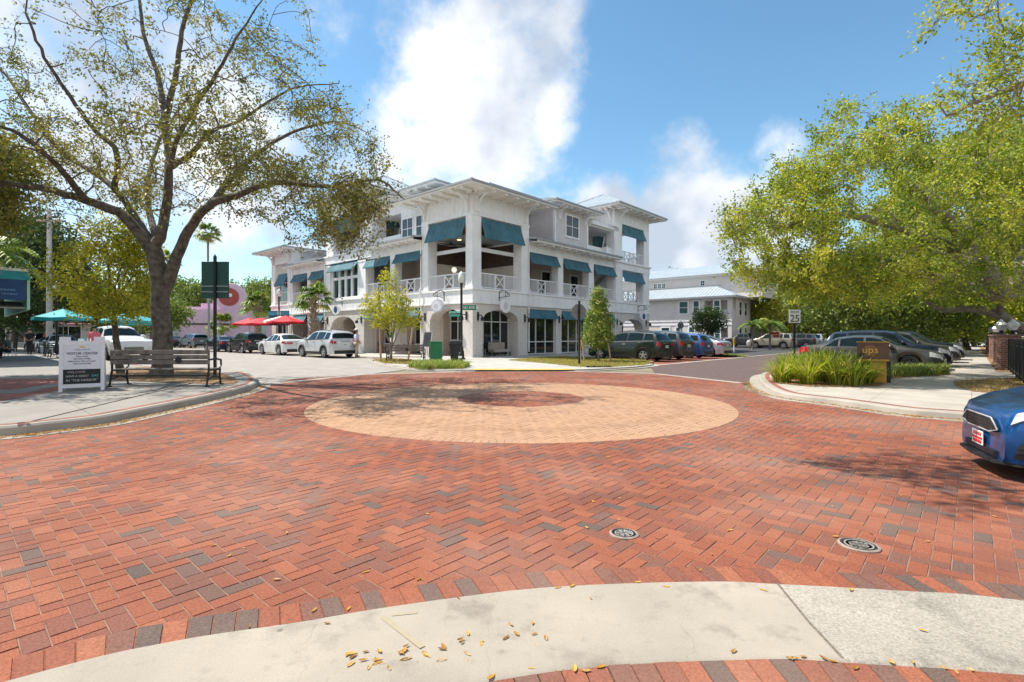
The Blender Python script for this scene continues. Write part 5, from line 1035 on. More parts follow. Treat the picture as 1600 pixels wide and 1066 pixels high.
park('suv', P_SILVER, 'silver suv with dark roof behind pale blue hatchback', (-36.8, 42), HB + math.pi + .1, wheel='front', cat='suv')
park('suv', P_NAVY, 'dark car parked right of white pickup across the street', (-35.5, 49.0), HB + math.pi + .1, wheel='front', cat='car')
f0 = (7.2, 28.0)
park('suv', P_GREEN, 'black green suv nearest in the row, nose behind conical tree', f0, HB, group=GR, cat='suv', rails=True, scale=.98)
park('suv', P_GREY, 'dark grey suv parked second in row next to black suv', (8.98, 29.75), HB, group=GR, cat='suv')
park('suv', P_BLUE, 'blue crossover with black roof parked between grey suv and silver car', (11.05, 31.9), HB, group=GR, cat='car', scale=.93, rim=M_RIMD)
park('coupe_suv', P_SILVER, 'silver fastback parked at right end of row by building', (13.2, 34.2), HB, group=GR, cat='car', scale=.93)
park('suv', P_CHAMP, 'champagne suv parked side on behind two small palms', (29.15, 55), HB, wheel='rear', group='cars in the far parking lot', cat='suv', scale=1.02)
park('pickup', P_GREY, 'dark grey pickup partly hidden behind champagne suv', (28.6, 59.8), HB, group='cars in the far parking lot', cat='pickup')
park('suv', P_GREY, 'grey suv right of black signpost in far lot', (33.2, 57.8), HB, group='cars in the far parking lot', cat='suv')
park('suv', P_SILVER, 'silver suv parked right of grey suv beyond lily bed', (36.2, 61.2), HB, group='cars in the far parking lot', cat='suv')
park('sedan', P_WHITE, 'white saloon parked right of silver suv in far lot', (39.0, 63.8), HB, group='cars in the far parking lot', cat='car')
park('suv', P_NAVY, 'navy suv far off right of white saloon', (44.5, 69), HB, group='cars in the far parking lot', cat='suv')
park('pickup', P_WHITE, 'white pickup roof just above dark suv row by lilac building', (21.5, 57.5), HB, group=None, name='pickup_truck', cat='pickup')
HBm = HB + math.pi
park('sedan', P_TAUPE, 'taupe grey saloon nearest behind the lily bed and brown drop box', (15.0, 19.3), HBm, wheel='front', sd=-1, group=GH, cat='car', rim=M_RIMD, extra=dict(spokes=9))
park('suv', P_NAVY, 'navy suv parked second behind taupe saloon', (17.3, 21.6), HBm, wheel='front', sd=-1, group=GH, cat='suv', scale=.97)
park('suv', P_TAUPE, 'grey crossover with white wheels parked third near sidewalk', (20.3, 24.6), HBm, wheel='front', sd=-1, group=GH, cat='car', scale=.95, extra=dict(spokes=5))
park('suv', P_BLACK, 'black suv farthest of the row nosing towards sidewalk', (22.9, 27.4), HBm, wheel='front', sd=-1, group=GH, cat='suv')
# the blue hatchback entering from the right
def blue_car():
    h = math.atan2(.43, -.90); hd = Vector((math.cos(h), math.sin(h))); nosep = Vector((4.95, 5.40)); c = nosep - hd * 2.275 * .93
    t, S, patch, top, x1 = car('hatch', P_BRIGHT, 'bright blue hatchback with red and white front plate entering at right', 'car', (c.x, c.y, 0), h, name='car', scale=.93, extra=dict(custom=True, nose=1.0, nk=.56))
    f = x1 + .006
    def poly(pts, y0, d, m, nm, par): mb = MB(); mb.prism([(f + d0, y, z) for (y, z), d0 in zip(pts, [0] * len(pts))], (d, 0, 0)); return mb.build(nm, m, par)
    gp_ = [(-.50, .52), (-.42, .58), (-.34, .63), (.34, .63), (.42, .58), (.50, .52), (.30, .475), (-.30, .475)]
    g = poly(gp_, 0, .02, M_TRIM, 'grille', t)
    mb = MB(); q = [(f + .02, y * 1.0, z) for y, z in gp_]; [mb.bar(a, b, .010, .010) for a, b in zip(q, q[1:] + q[:1])]; mb.build('chrome_frame', mat('satin_silver', (.62, .63, .65), .45, 0, metal=.2), g)
    mb = MB()
    for j in range(4):
        for k in range(-8, 9): z = .487 + .036 * j; mb.bar((f + .022, k * .043 - .02, z), (f + .022, k * .043 + .001, z + .02), .004, .004); mb.bar((f + .022, k * .043 + .001, z + .02), (f + .022, k * .043 + .022, z), .004, .004)
    mb.build('grille_mesh', mat('grille_grey', (.035, .035, .038), .4, 0), g)
    mb = MB(); mb.box(f - .01, f + .010, -.44, .44, .215, .285); mb.build('lower_intake', M_TRIM, t)
    mb = MB(); [mb.box(f + .012, f + .02, -.42, .42, z, z + .008) for z in (.23, .25, .27)]; mb.build('intake_bars', mat('grille_grey', (.07, .07, .075)), t)
    mb = MB(); mb.prism([(f - .10, -.62, .17), (f + .05, -.48, .17), (f + .09, 0, .17), (f + .05, .48, .17), (f - .10, .62, .17), (f - .4, .75, .17), (f - .4, -.75, .17)], (0, 0, .03)); mb.build('splitter', M_TRIM, t)
    mb = MB(); mb.box(f + .022, f + .03, -.155, .155, .285, .44); p = mb.build('number_plate', M_PLATE, t, bevel=.006)
    mb = MB(); mb.box(f + .031, f + .034, -.14, .14, .345, .37); mb.box(f + .031, f + .034, -.12, .12, .302, .335); mb.build('plate_stripes', M_PLRED, p)
    mb = MB(); [mb.box(f + .031, f + .034, -.11 + .06 * k, -.07 + .06 * k, .385, .422) for k in range(4)]; mb.build('plate_marks', M_PLRED, p)
    for sd in (1, -1):
        mb = MB(); patch(mb, x1 - .60, x1 - .045, 3.55, 4.2, sd, .012, 8, 4, x1 - .74, x1 - .10); hl = mb.build('headlight', M_LENS, t, smooth=60, recalc=False)
        mb = MB(); patch(mb, x1 - .64, x1 - .035, 3.47, 3.54, sd, .014, 8, 1); patch(mb, x1 - .76, x1 - .09, 4.21, 4.28, sd, .014, 8, 1); mb.build('headlight_trim', M_TRIM, hl, recalc=False)
        mb = MB(); patch(mb, x1 - .55, x1 - .06, .5, 1.9, sd, .008, 6, 3, x1 - .40, x1 - .10); fg = mb.build('fog_intake', M_TRIM, t, recalc=False)
        mb = MB(); [patch(mb, x1 - .50, x1 - .08, r, r + .10, sd, .014, 6, 1) for r in (.75, 1.1, 1.45)]; mb.build('fog_bars', mat('grille_grey', (.07, .07, .075)), fg, recalc=False)
    return t
blue_car()
# ------------------------------------------------------------------ street furniture
M_WOODG = mat('weathered_wood', (.105, .092, .082), .85, .35, 7, .5, 40, detail=9, color2=(.22, .19, .165))
M_SIGNBACK = mat('green_sign_back', (.012, .075, .062), .5, .1, 3); M_STGREEN = mat('street_sign_green', (.005, .19, .105), .35, 0); M_STTEAL = mat('street_sign_teal', (.02, .46, .36), .35, 0, emit=None)
M_LETTER = mat('letter_white', (.85, .86, .85), .4, 0); M_NAVYT = mat('letter_navy', (.03, .035, .09), .6, 0); M_CHALK = mat('chalk_board', (.012, .016, .018), .7, .2, 6); M_CHALKT = mat('chalk_white', (.48, .50, .46), .9, 0); M_CHALKC = mat('chalk_cyan', (.10, .55, .50), .9, 0); M_CHALKP = mat('chalk_pink', (.5, .35, .38), .9, 0)
M_SIGNW = mat('sign_board_white', (.70, .69, .72), .5, .05, 3); M_GALV = mat('galvanised', (.30, .31, .33), .5, .15, 8, metal=.5); M_STAKE = mat('stake_wood', (.46, .33, .24), .8, .2, 8); M_GREENBIN = mat('green_plastic', (.015, .19, .075), .45, .1, 5)
M_LAMPGLASS = mat('lamp_glass', (.66, .70, .66), .2, .1, 6)
def sandwich_board():
    t = thing('sandwich_board', 'white a-frame visitor center sign board with chalk panel on the sidewalk', 'sign', (*gp(128, 611, .14), .14), .62); h = 1.24; w = .405; tl = .16
    # front panel leans back: x right, y depth
    def fr(mb): mb.fn = lambda x, y, z: (x, y + tl * z / h, z)
    mb = MB(); fr(mb); mb.box(-w, -w + .07, -.02, .02, 0, h); mb.box(w - .07, w, -.02, .02, 0, h); mb.box(-w + .07, w - .07, -.018, .018, .08, .15); mb.box(-w + .07, w - .07, -.018, .018, h - .19, h - .11); mb.box(-w + .07, -w + .2, -.018, .018, h - .11, h); mb.box(w - .2, w - .07, -.018, .018, h - .11, h); mb.box(-w + .07, w - .07, -.008, .012, .15, h - .19); mb.box(-w + .07, w - .07, -.016, .0, .50, .53)
    mb.build('frame', M_SIGNW, t)
    mb = MB(); mb.fn = lambda x, y, z: (x, y + .62 - (.62 - tl * 1.2) * z / h, z); mb.box(-w, -w + .07, -.02, .02, 0, h - .06); mb.box(w - .07, w, -.02, .02, 0, h - .06); mb.box(-w + .07, w - .07, -.012, .012, .1, h - .1); mb.build('rear_panel', M_SIGNW, t)
    mb = MB(); fr(mb); mb.box(-w + .075, w - .075, -.017, -.0085, .165, .495); ch = mb.build('chalk_panel', M_CHALK, t)
    mb = MB(); fr(mb); mb.box(-w + .085, w - .085, -.014, -.0085, .545, h - .20); pn = mb.build('print_panel', mat('print_lilac', (.66, .65, .70), .5, .05, 5), t)
    a = math.atan2(tl, h); rot = (math.pi / 2 - a, 0, 0)
    def tx(s, z, size, m, par, x=0, ws=1.): return text('lettering', s, size, m, par, (x, tl * z / h - .022, z), rot, .002, 'CENTER', ws)
    tx('VISITOR CENTER', .855, .080, M_NAVYT, pn, 0, .92)
    for z, s, sz in ((.79, 'Visitor Guides', .043), (.735, 'Information & Maps', .043), (.68, 'Safety Harbor Gifts & Souvenirs', .043), (.625, 'Stop in and say hello', .043)): tx(s, z, sz, M_NAVYT, pn, 0, .88)
    mb = MB(); mb.fn = lambda x, y, z: (x, y + tl * z / h - .018, z); mb.prism([(-.07, 0, .985), (-.03, 0, 1.025), (.03, 0, 1.025), (.07, 0, .985), (.0, 0, .995)], (0, .004, 0)); mb.build('emblem', mat('emblem_gold', (.62, .48, .10), .5, 0), pn)
    tx('Safety Harbor', .945, .05, M_SLIL if False else mat('script_grey', (.30, .32, .38), .6, 0), pn, 0, 1)
    tx('WELCOME', .43, .065, M_CHALKP, ch, -.1); tx('HAVE A GREAT', .34, .066, M_CHALKT, ch, -.08, .9); tx('DAY', .34, .070, M_CHALKC, ch, .235, .9); tx('IN "THE HARBOR"', .245, .073, M_CHALKT, ch, 0, .95)
sandwich_board()
def bench(name_label, p, rz, L, z=.14, group=None, rough=1):
    t = thing('park_bench', name_label, 'bench', (*p, z), rz, group)
    mb = MB()      # the back faces the camera side (-y); seat behind it
    for k in range(3): mb.box(-L / 2, L / 2, -.035 + .03 * k * 0, .005, .55 + .125 * k, .66 + .125 * k)
    mb.build('backrest', M_WOODG, t, bevel=.008)
    mb = MB(); [mb.box(-L / 2 + .02, L / 2 - .02, .07 + .12 * k, .175 + .12 * k, .40, .435) for k in range(4)]; mb.build('seat', M_WOODG, t, bevel=.008)
    for x in (-L / 2 + .03, L / 2 - .03):
        mb = MB(); mb.tube([(x, -.10, .0), (x, -.05, .2), (x, .0, .42), (x, -.005, .62), (x, -.01, .9)], .028, 6); mb.tube([(x, .56, 0), (x, .5, .2), (x, .52, .42)], .026, 6); mb.tube([(x, .0, .40), (x, .54, .39)], .024, 6); mb.tube([(x, .0, .66), (x, .3, .68), (x, .56, .64), (x, .57, .5), (x, .5, .44)], .026, 6); mb.tube([(x, -.06, .18), (x, .25, .25), (x, .5, .18)], .018, 6); mb.box(x - .04, x + .04, -.15, -.05, 0, .03); mb.box(x - .04, x + .04, .5, .62, 0, .03)
        mb.build('cast_iron_leg', M_BLACK, t, smooth=50)
    mb = MB(); mb.bar((-L / 2, -.02, .27), (L / 2, -.02, .27), .035, .035); mb.build('stretcher', M_BLACK, t)
    mb = MB(); mb.lathe([(.001, -.016), (.075, -.014), (.08, .0)], (.42 * L / 2 - .05 if rough else .1, -.04, .66), 14, axis='y'); mb.build('medallion', M_BLACK, t)
    return t
bench('long weathered grey bench in front of the big oak', gp(251, 604, .14), .03, 2.42)
bench('dark slatted bench on the far corner beside green bin', gp(633, 566, .05), .02, 1.95, .05, None, 0)
def lamp_post(label, p, z, h, group=None, head=1.):
    t = thing('street_lamp', label, 'street lamp', (*p, z), 0, group)
    mb = MB(); mb.lathe([(.24, 0), (.24, .06), (.17, .10), (.16, .45), (.12, .52), (.10, .7), (.075, .78), (.065, h - .75), (.08, h - .72), (.11, h - .66)], n=14); mb.build('pole', M_BLACK, t, smooth=35)
    mb = MB(); mb.lathe([(.10, h - .659), (.17, h - .62), (.20, h - .40), (.17, h - .18), (.10, h - .06), (.03, h), (.001, h + .04)], n=14); mb.build('globe', M_LAMPGLASS, t, smooth=60); return t
lp = gp(721, 563); lamp_post('black street lamp carrying two green street name signs at building corner', lp, .05, 5.05)
def street_signs():
    for nm, lab, x0, x1, z, m, body, rz in (('street_name_sign', 'dark green street sign reading second avenue north on lamp post', .08, .86, 2.98, M_STGREEN, '2ND AVE N', .12), ('street_name_sign', 'bright teal street sign reading main street on lamp post', -.78, -.08, 2.62, M_STTEAL, 'MAIN ST', -.35)):
        t = thing(nm, lab, 'sign', (lp[0], lp[1], .05), rz); w = (x1 - x0); c = (x0 + x1) / 2
        mb = MB(); mb.box(x0, x1, -.012, .012, z - .15, z + .15); mb.build('blade', m, t, bevel=.004); mb = MB(); mb.box(min(x0, 0), max(x1, 0) if x1 < 0 else x0, -.02, .02, z - .03, z + .03); mb.build('clamp', M_BLACK, t)
        text('lettering', body, .25, M_LETTER, t, (c, -.016, z), (math.pi / 2, 0, 0), .002, 'CENTER', .78)
street_signs()
lamp_post('street lamp with banners left of the sabal palm', gp(436, 549), .05, 5.6); 
lamp_post('street lamp standing before the pink building', gp(302, 541), 0, 5.2)
lamp_post('street lamp half hidden by small tree over teal umbrellas', (-30.5, 34.3), .14, 4.9)
def banners():
    x, y = gp(436, 549)
    for s, l in ((-1, 'blue banner on left side of street lamp'), (1, 'blue banner on right side of street lamp')):
        t = thing('banner', l, 'banner', (x, y, .05), .0); a = s * .12; b = s * .95
        mb = MB(); mb.box(min(a, b), max(a, b), -.01, .01, 2.35, 3.6); mb.build('cloth', mat('banner_blue', (.03, .12, .22), .7, .6, 2.5, color2=(.02, .03, .04)), t)
        mb = MB(); mb.box(min(a, b), max(a, b), -.018, .018, 3.25, 3.58); mb.build('header', mat('banner_teal', (.04, .24, .34), .7, .3, 4), t)
        mb = MB(); [mb.bar((0, 0, z), (b, 0, z), .04, .04) for z in (2.33, 3.62)]; mb.build('bracket_arm', M_BLACK, t)
banners()
def post_sign_back():
    t = thing('road_sign', 'tall black post with rectangular dark green sign seen from behind', 'sign', (*gp(336, 590, .14), .14), 0)
    mb = MB(); mb.box(-.035, .035, -.035, .035, 0, 3.62); mb.lathe([(.05, 3.62), (.05, 3.66), (.001, 3.74)], n=8); mb.build('post', M_BLACK, t)
    mb = MB(); mb.box(-.44, .40, .04, .055, 2.40, 3.52); mb.build('panel', M_SIGNBACK, t, bevel=.004); mb = MB(); [mb.box(-.42, .38, .012, .04, z, z + .035) for z in (2.58, 2.75)]; mb.build('brace', M_GALV, t)
post_sign_back()
def handicap_sign():
    t = thing('parking_sign', 'blue and white parking sign on slim post behind far bench', 'sign', (*gp(612, 564), .05), 0)
    mb = MB(); mb.box(-.03, .03, -.02, .02, 0, 2.9); mb.build('post', M_GALV, t)
    mb = MB(); mb.box(-.18, .16, -.04, -.021, 2.25, 2.86); mb.build('panel', M_SIGNW, t); mb = MB(); mb.box(-.155, .135, -.046, -.0405, 2.34, 2.82); p = mb.build('blue_field', M_SBLUE, t)
    mb = MB(); mb.lathe([(.001, -.004), (.035, -.003), (.036, 0)], (.0, -.0465, 2.73), 10, axis='y'); mb.bar((.0, -.048, 2.68), (.0, -.048, 2.55), .03, .004); mb.bar((0, -.048, 2.56), (.08, -.048, 2.55), .028, .004); mb.tube([(-.01 + .08 * math.cos(q), -.048, 2.5 + .08 * math.sin(q)) for q in np.linspace(2, 6, 9)], .012, 5); mb.build('wheelchair_mark', M_LETTER, p)
    mb = MB(); mb.box(-.12, .10, -.04, -.021, 1.25, 1.55); mb.build('lower_panel', M_STGREEN, t)
handicap_sign()
def bins():
    t = thing('litter_bin', 'green ribbed litter bin beside far bench', 'bin', (*gp(681, 566.5), .05), .25)
    mb = MB(); mb.box(-.30, .30, -.28, .28, 0, 1.0); [mb.box(-.325, .325, -.305, .305, .06 + .16 * k, .15 + .16 * k) for k in range(6)]; mb.build('slatted_body', M_GREENBIN, t, bevel=.01); mb = MB(); mb.box(-.33, .33, -.31, .31, 1.003, 1.06); mb.build('lid', M_GREENBIN, t, bevel=.02)
    t = thing('litter_bin', 'black round litter bin beside corner street lamp', 'bin', (*gp(711.5, 566.5), .05), .1)
    mb = MB(); mb.lathe([(.24, 0), (.31, .85), (.35, .86), (.35, .92), (.30, .93)], n=20); mb.build('body', M_BLACK, t, smooth=40); mb = MB(); mb.lathe([(.30, .931), (.30, 1.02), (.36, 1.03), (.36, 1.10), (.12, 1.16), (.001, 1.16)], n=20); mb.build('lid', mat('bin_lid', (.05, .055, .055), .5, .1, 5), t, smooth=40)
    t = thing('bollard', 'small black and white bollard at foot of corner street lamp', 'bollard', (*gp(719, 568), .05), 0); mb = MB(); mb.lathe([(.16, 0), (.15, .12), (.07, .2), (.09, .35), (.1, .42), (.05, .5), (.001, .52)], n=12); mb.build('post', M_BLACK, t, smooth=50); mb = MB(); mb.lathe([(.082, .22), (.094, .33)], n=12); mb.build('white_band', M_LETTER, t)
bins()
def menu_board():
    t = thing('menu_board', 'dark easel menu board with white frame on far sidewalk', 'sign', (*gp(664, 560), .05), -.1)
    mb = MB(); mb.fn = lambda x, y, z: (x + z * .10, y + z * .12, z); mb.box(-.28, .28, -.02, .02, .62, 1.62); mb.build('frame', M_SIGNW, t)
    mb = MB(); mb.fn = lambda x, y, z: (x + z * .10, y + z * .12, z); mb.box(-.23, .23, -.03, -.0205, .68, 1.57); mb.build('board', mat('board_grey', (.10, .105, .11), .6, .1, 4), t)
    mb = MB(); [mb.bar((s * .25, 0, 0), (s * .2 + .07, .06, .66), .05, .04) for s in (-1, 1)]; mb.bar((0, .5, 0), (.1, .15, 1.2), .04, .04); mb.build('legs', M_BLACK, t)
menu_board()
def stop_back():
    for (px, py, zz, lab, r, h) in ((905, 572.5, .06, 'stop sign seen from behind on black post at grass strip', .38, 2.45), (1064, 546, 0, 'small sign seen from behind on post above parked blue crossover', .38, 2.5)):
        t = thing('stop_sign', lab, 'sign', (*gp(px, py), zz), .25); mb = MB(); mb.box(-.04, .04, -.04, .04, 0, h + .5); mb.build('post', M_BLACK if px < 1000 else M_GALV, t)
        mb = MB(); P = [(r * math.cos(math.pi / 8 + k * math.pi / 4), .045, h + r * math.sin(math.pi / 8 + k * math.pi / 4)) for k in range(8)]; mb.prism(P, (0, .012, 0)); mb.build('plate', mat('sign_back_grey', (.17, .18, .185), .5, .12, 5), t)
stop_back()
def markers():
    M_OCH = mat('ochre_plastic', (.66, .38, .04), .5, .1, 6)
    for px, py, z, lab in ((906, 566.5, .06, 'yellow and white marker post beside the stop sign'), (1147, 552, .05, 'yellow and white marker post on grass island by driveway')):
        t = thing('marker_post', lab, 'marker', (*gp(px, py), z), 0); mb = MB(); mb.box(-.055, .055, -.03, .03, 0, .62); mb.build('white_base', M_LETTER, t, bevel=.01); mb = MB(); mb.box(-.065, .065, -.04, .04, .622, 1.12); mb.lathe([(.06, 1.12), (.05, 1.17), (.001, 1.19)], n=10); mb.build('yellow_cap', M_OCH, t)
markers()
def speed_sign():
    t = thing('speed_sign', 'white speed limit sign showing 25 on black post behind lilies', 'sign', (*gp(1241, 566, .02), .0), .0)
    x, y = gp(1241, 566); mb = MB(); mb.box(-.05, .05, -.035, .035, 0, 2.62); mb.build('post', M_BLACK, t)
    mb = MB(); mb.box(-.30, .30, -.06, -.036, 2.08, 2.78); mb.build('panel', M_LETTER, t, bevel=.02); text('numerals', '25', .52, mat('letter_black', (.01, .01, .01), .5, 0), t, (0, -.066, 2.30), (math.pi / 2, 0, 0), .003, 'CENTER', 1.0)
    text('lettering', 'SPEED LIMIT', .10, mat('letter_black', (.01, .01, .01)), t, (0, -.066, 2.65), (math.pi / 2, 0, 0), .003, 'CENTER', .85)
speed_sign()
def no_entry():
    t = thing('no_entry_sign', 'round red do not enter sign above the parked row', 'sign', (*gp(1411, 546.5), 0), -.5); mb = MB(); mb.box(-.03, .03, -.02, .02, 0, 2.2); mb.build('post', M_GALV, t)
    mb = MB(); mb.lathe([(.001, -.012), (.36, -.01), (.36, .0)], (0, -.022, 1.98), 24, axis='y'); p = mb.build('disc', M_PLRED, t); mb = MB(); mb.box(-.25, .25, -.042, -.036, 1.92, 2.04); mb.build('white_bar', M_LETTER, p)
    t = thing('small_sign', 'small red and white sign beside young palms', 'sign', (*gp(1204, 546), 0), 0); mb = MB(); mb.box(-.03, .03, -.03, .03, 0, 1.9); mb.build('post', M_LETTER, t); mb = MB(); mb.box(-.15, .95, -.04, -.032, 1.2, 1.9); mb.build('panel', M_LETTER, t); mb = MB(); mb.box(-.05, .9, -.046, -.0405, 1.55, 1.82); mb.box(.25, .9, -.046, -.0405, 1.27, 1.5); mb.build('red_marks', M_PLRED, t)
no_entry()
def drop_box():
    t = thing('drop_box', 'brown parcel drop box with gold lettering on golden stand beside lilies', 'drop box', (*gp(1364, 597, .12), .12), -.62)
    M_BRN = mat('drop_box_brown', (.11, .05, .025), .4, .15, 4); M_GOLD = mat('drop_box_gold', (.50, .28, .035), .5, .2, 5); M_GOLDL = mat('drop_box_gold_bright', (.70, .40, .05), .4, 0)  # the last one is a brighter gold for the lettering
    mb = MB(); mb.hexa([(-.36, -.30, .60), (.36, -.30, .60), (.36, .30, .76), (-.36, .30, .76), (-.36, -.30, 1.10), (.36, -.30, 1.10), (.36, .30, 1.10), (-.36, .30, 1.10)]); mb.build('cabinet', M_BRN, t, bevel=.012)
    mb = MB(); mb.box(-.36, .36, -.312, -.301, .60, .64); mb.box(-.38, .38, -.32, .32, 1.101, 1.12); mb.build('trim', M_GOLD, t)
    mb = MB(); mb.box(-.05, .30, -.22, .20, 0, .66); mb.build('stand', M_GOLD, t, bevel=.01); mb = MB(); mb.box(.302, .40, -.1, .15, 0, .58); mb.build('side_panel', M_BLACK, t)
    mb = MB(); mb.lathe([(.001, -.005), (.17, -.004), (.17, 0)], (-.06, -.303, .88), 6, axis='y'); mb2 = MB(); mb2.box(-.30, .30, -.306, -.3015, 1.02, 1.03); mb2.box(-.30, -.20, -.307, -.3015, .68, .80); mb2.build('door_seam', M_BLACK, t); e = mb.build('emblem', mat('emblem_brown', (.20, .10, .03), .4, 0), t); text('lettering', 'ups', .26, M_GOLDL, e, (-.06, -.313, .89), (math.pi / 2, 0, 0), .003, 'CENTER', 1.05)
drop_box()
def covers():
    def base(px, py, r, lab):
        t = thing('valve_cover', lab, 'manhole cover', (*gp(px, py), 0), .2); mb = MB(); mb.lathe([(r + .014, -.01), (r + .014, .008), (r, .014), (r - .006, .004)], n=36); mb.build('collar', mat('collar_grey', (.28, .22, .18), .9, .2, 20), t); mb = MB(); mb.lathe([(r - .006, -.01), (r - .006, .010), (r * .86, .011), (r * .84, .004), (.001, .004)], n=36); mb.build('plate', mat('cast_iron', (.035, .034, .033), .5, .4, 30, metal=.3), t); return t
    M_IRON = mat('worn_iron', (.33, .31, .28), .45, .4, 30, metal=.3)
    r = .088; t = base(975, 835, r, 'small round iron cover with crossed spokes in the red paving'); mb = MB()
    mb.lathe([(r * .74, .004), (r * .74, .011), (r * .66, .011), (r * .66, .004)], n=36, cap=False)
    for k in range(4): a = k * math.pi / 4 + .3; mb.bar((-r * .66 * math.cos(a), -r * .66 * math.sin(a), .008), (r * .66 * math.cos(a), r * .66 * math.sin(a), .008), .010, .007)
    [mb.lathe([(.012, .004), (.012, .012), (.001, .012)], (r * .45 * math.cos(k), r * .45 * math.sin(k), 0), 8) for k in np.arange(.7, 6.9, 1.05)]
    mb.build('relief', M_IRON, t)
    r = .108; t = base(1342, 853, r, 'larger round iron grating with slots in the red paving at right'); mb = MB(); mb.lathe([(r * .80, .004), (r * .80, .012), (r * .70, .012), (r * .70, .004)], n=36, cap=False)
    for i in range(-3, 4):
        for j in range(-3, 4):
            x, y = i * .026 + (j % 2) * .013, j * .022
            if math.hypot(x, y) < r * .62: mb.box(x - .009, x + .009, y - .005, y + .005, .004, .011)
    mb.build('relief', M_IRON, t)
covers()
# pillars, fence and pillar lamps on the right
M_BRK = None
def brick_tex():
    m = bpy.data.materials.new('pillar_brick'); m.use_nodes = True; nt = m.node_tree; b = nt.nodes['Principled BSDF']; tc = nt.nodes.new('ShaderNodeTexCoord'); sp = nt.nodes.new('ShaderNodeSeparateXYZ'); nt.links.new(tc.outputs['Object'], sp.inputs[0])
    ad = nt.nodes.new('ShaderNodeMath'); ad.operation = 'ADD'; nt.links.new(sp.outputs[0], ad.inputs[0]); nt.links.new(sp.outputs[1], ad.inputs[1]); cb = nt.nodes.new('ShaderNodeCombineXYZ'); nt.links.new(ad.outputs[0], cb.inputs[0]); nt.links.new(sp.outputs[2], cb.inputs[1])
    br = nt.nodes.new('ShaderNodeTexBrick'); br.inputs['Scale'].default_value = 1; br.inputs['Brick Width'].default_value = .2; br.inputs['Row Height'].default_value = .07; br.inputs['Mortar Size'].default_value = .008; br.inputs['Color1'].default_value = (.33, .13, .085, 1); br.inputs['Color2'].default_value = (.20, .085, .065, 1); br.inputs['Mortar'].default_value = (.42, .36, .32, 1)
    nt.links.new(cb.outputs[0], br.inputs['Vector']); nt.links.new(br.outputs['Color'], b.inputs['Base Color']); b.inputs['Roughness'].default_value = .9; return m
M_BRK = brick_tex()
def fence_row():
    S0 = 4.9; line = -24.25
    def pillar(s, lab, lamps, w=.30):
        x, y = W(s, line); t = thing('brick_pillar', lab, 'pillar', (x, y, .12), ANG, 'brick pillars of the fence'); mb = MB(); mb.box(-w, w, -w, w, 0, 1.26); mb.box(-w - .04, w + .04, -w - .04, w + .04, 0, .08); mb.build('shaft', M_BRK, t); mb = MB(); mb.box(-w - .05, w + .05, -w - .05, w + .05, 1.262, 1.34); mb.build('cap', mat('pillar_cap', (.24, .15, .12), .9, .2, 8), t, bevel=.02)
        for (lx, ly, l2) in lamps:
            q = Matrix.Rotation(ANG, 3, 'Z') @ Vector((lx, ly, 0)); u = thing('pillar_lamp', l2, 'lamp', (x + q.x, y + q.y, 1.46), 0, 'lamps on the brick pillars'); mb = MB(); mb.lathe([(.09, 0), (.09, .03), (.05, .06), (.06, .13), (.10, .15)], n=10); mb.build('base', M_BLACK, u)
            mb = MB(); mb.lathe([(.10, .151), (.20, .36), (.14, .45), (.07, .50), (.05, .55), (.001, .58)], n=8); mb.build('lantern', mat('pillar_lamp_glass', (.68, .68, .72), .15, .2, 10), u)
    pillar(4.9, 'brick pillar nearest the dry lawn, with two lamps', [(-.10, -.12, 'white lantern at the front of the nearest brick pillar'), (.12, .2, 'white lantern at the back of the nearest brick pillar')], .34)
    pillar(10.5, 'second brick pillar along the black fence', [(0, 0, 'white lantern on the second brick pillar')])
    pillar(17.5, 'third brick pillar farther along the black fence', [(0, 0, 'white lantern on the third brick pillar')])
    pillar(27., 'far small brick pillar at the end of fence', [(0, 0, 'white lantern on the far brick pillar')])
    def fence(s0, s1, lab):
        x, y = W(s0, line); t = thing('iron_fence', lab, 'fence', (x, y, .12), ANG, 'black iron fence panels'); L = s1 - s0
        mb = MB(); [mb.box(0, L, -.02, .02, z, z + .05) for z in (.12, .95)]; mb.build('rails', M_BLACK, t); mb = MB(); n = int(L / .13)
        for i in range(n + 1): xx = L * i / n; xx = min(max(xx, .02), L - .02); mb.box(xx - .014, xx + .014, -.014, .014, .03, 1.1)
        mb.build('pickets', M_BLACK, t)
        n2 = max(1, int(L / 1.5))
        for i in range(n2 + 1): mb = MB(); xx = min(max(L * i / n2, .04), L - .04); mb.box(xx - .035, xx + .035, -.035, .035, 0, 1.16); mb.build('post', M_BLACK, t)
        x2, y2 = W(s0, line - 1.0); return t
    fence(-4.5, 4.53, 'black iron fence panel running right from the nearest brick pillar'); fence(5.27, 10.17, 'black iron fence panel between the first and second pillars'); fence(10.83, 17.17, 'black iron fence panel between the second and third pillars'); fence(17.83, 26.67, 'black iron fence panel beyond the third pillar')
    # clipped dark hedge inside the fence
fence_row()
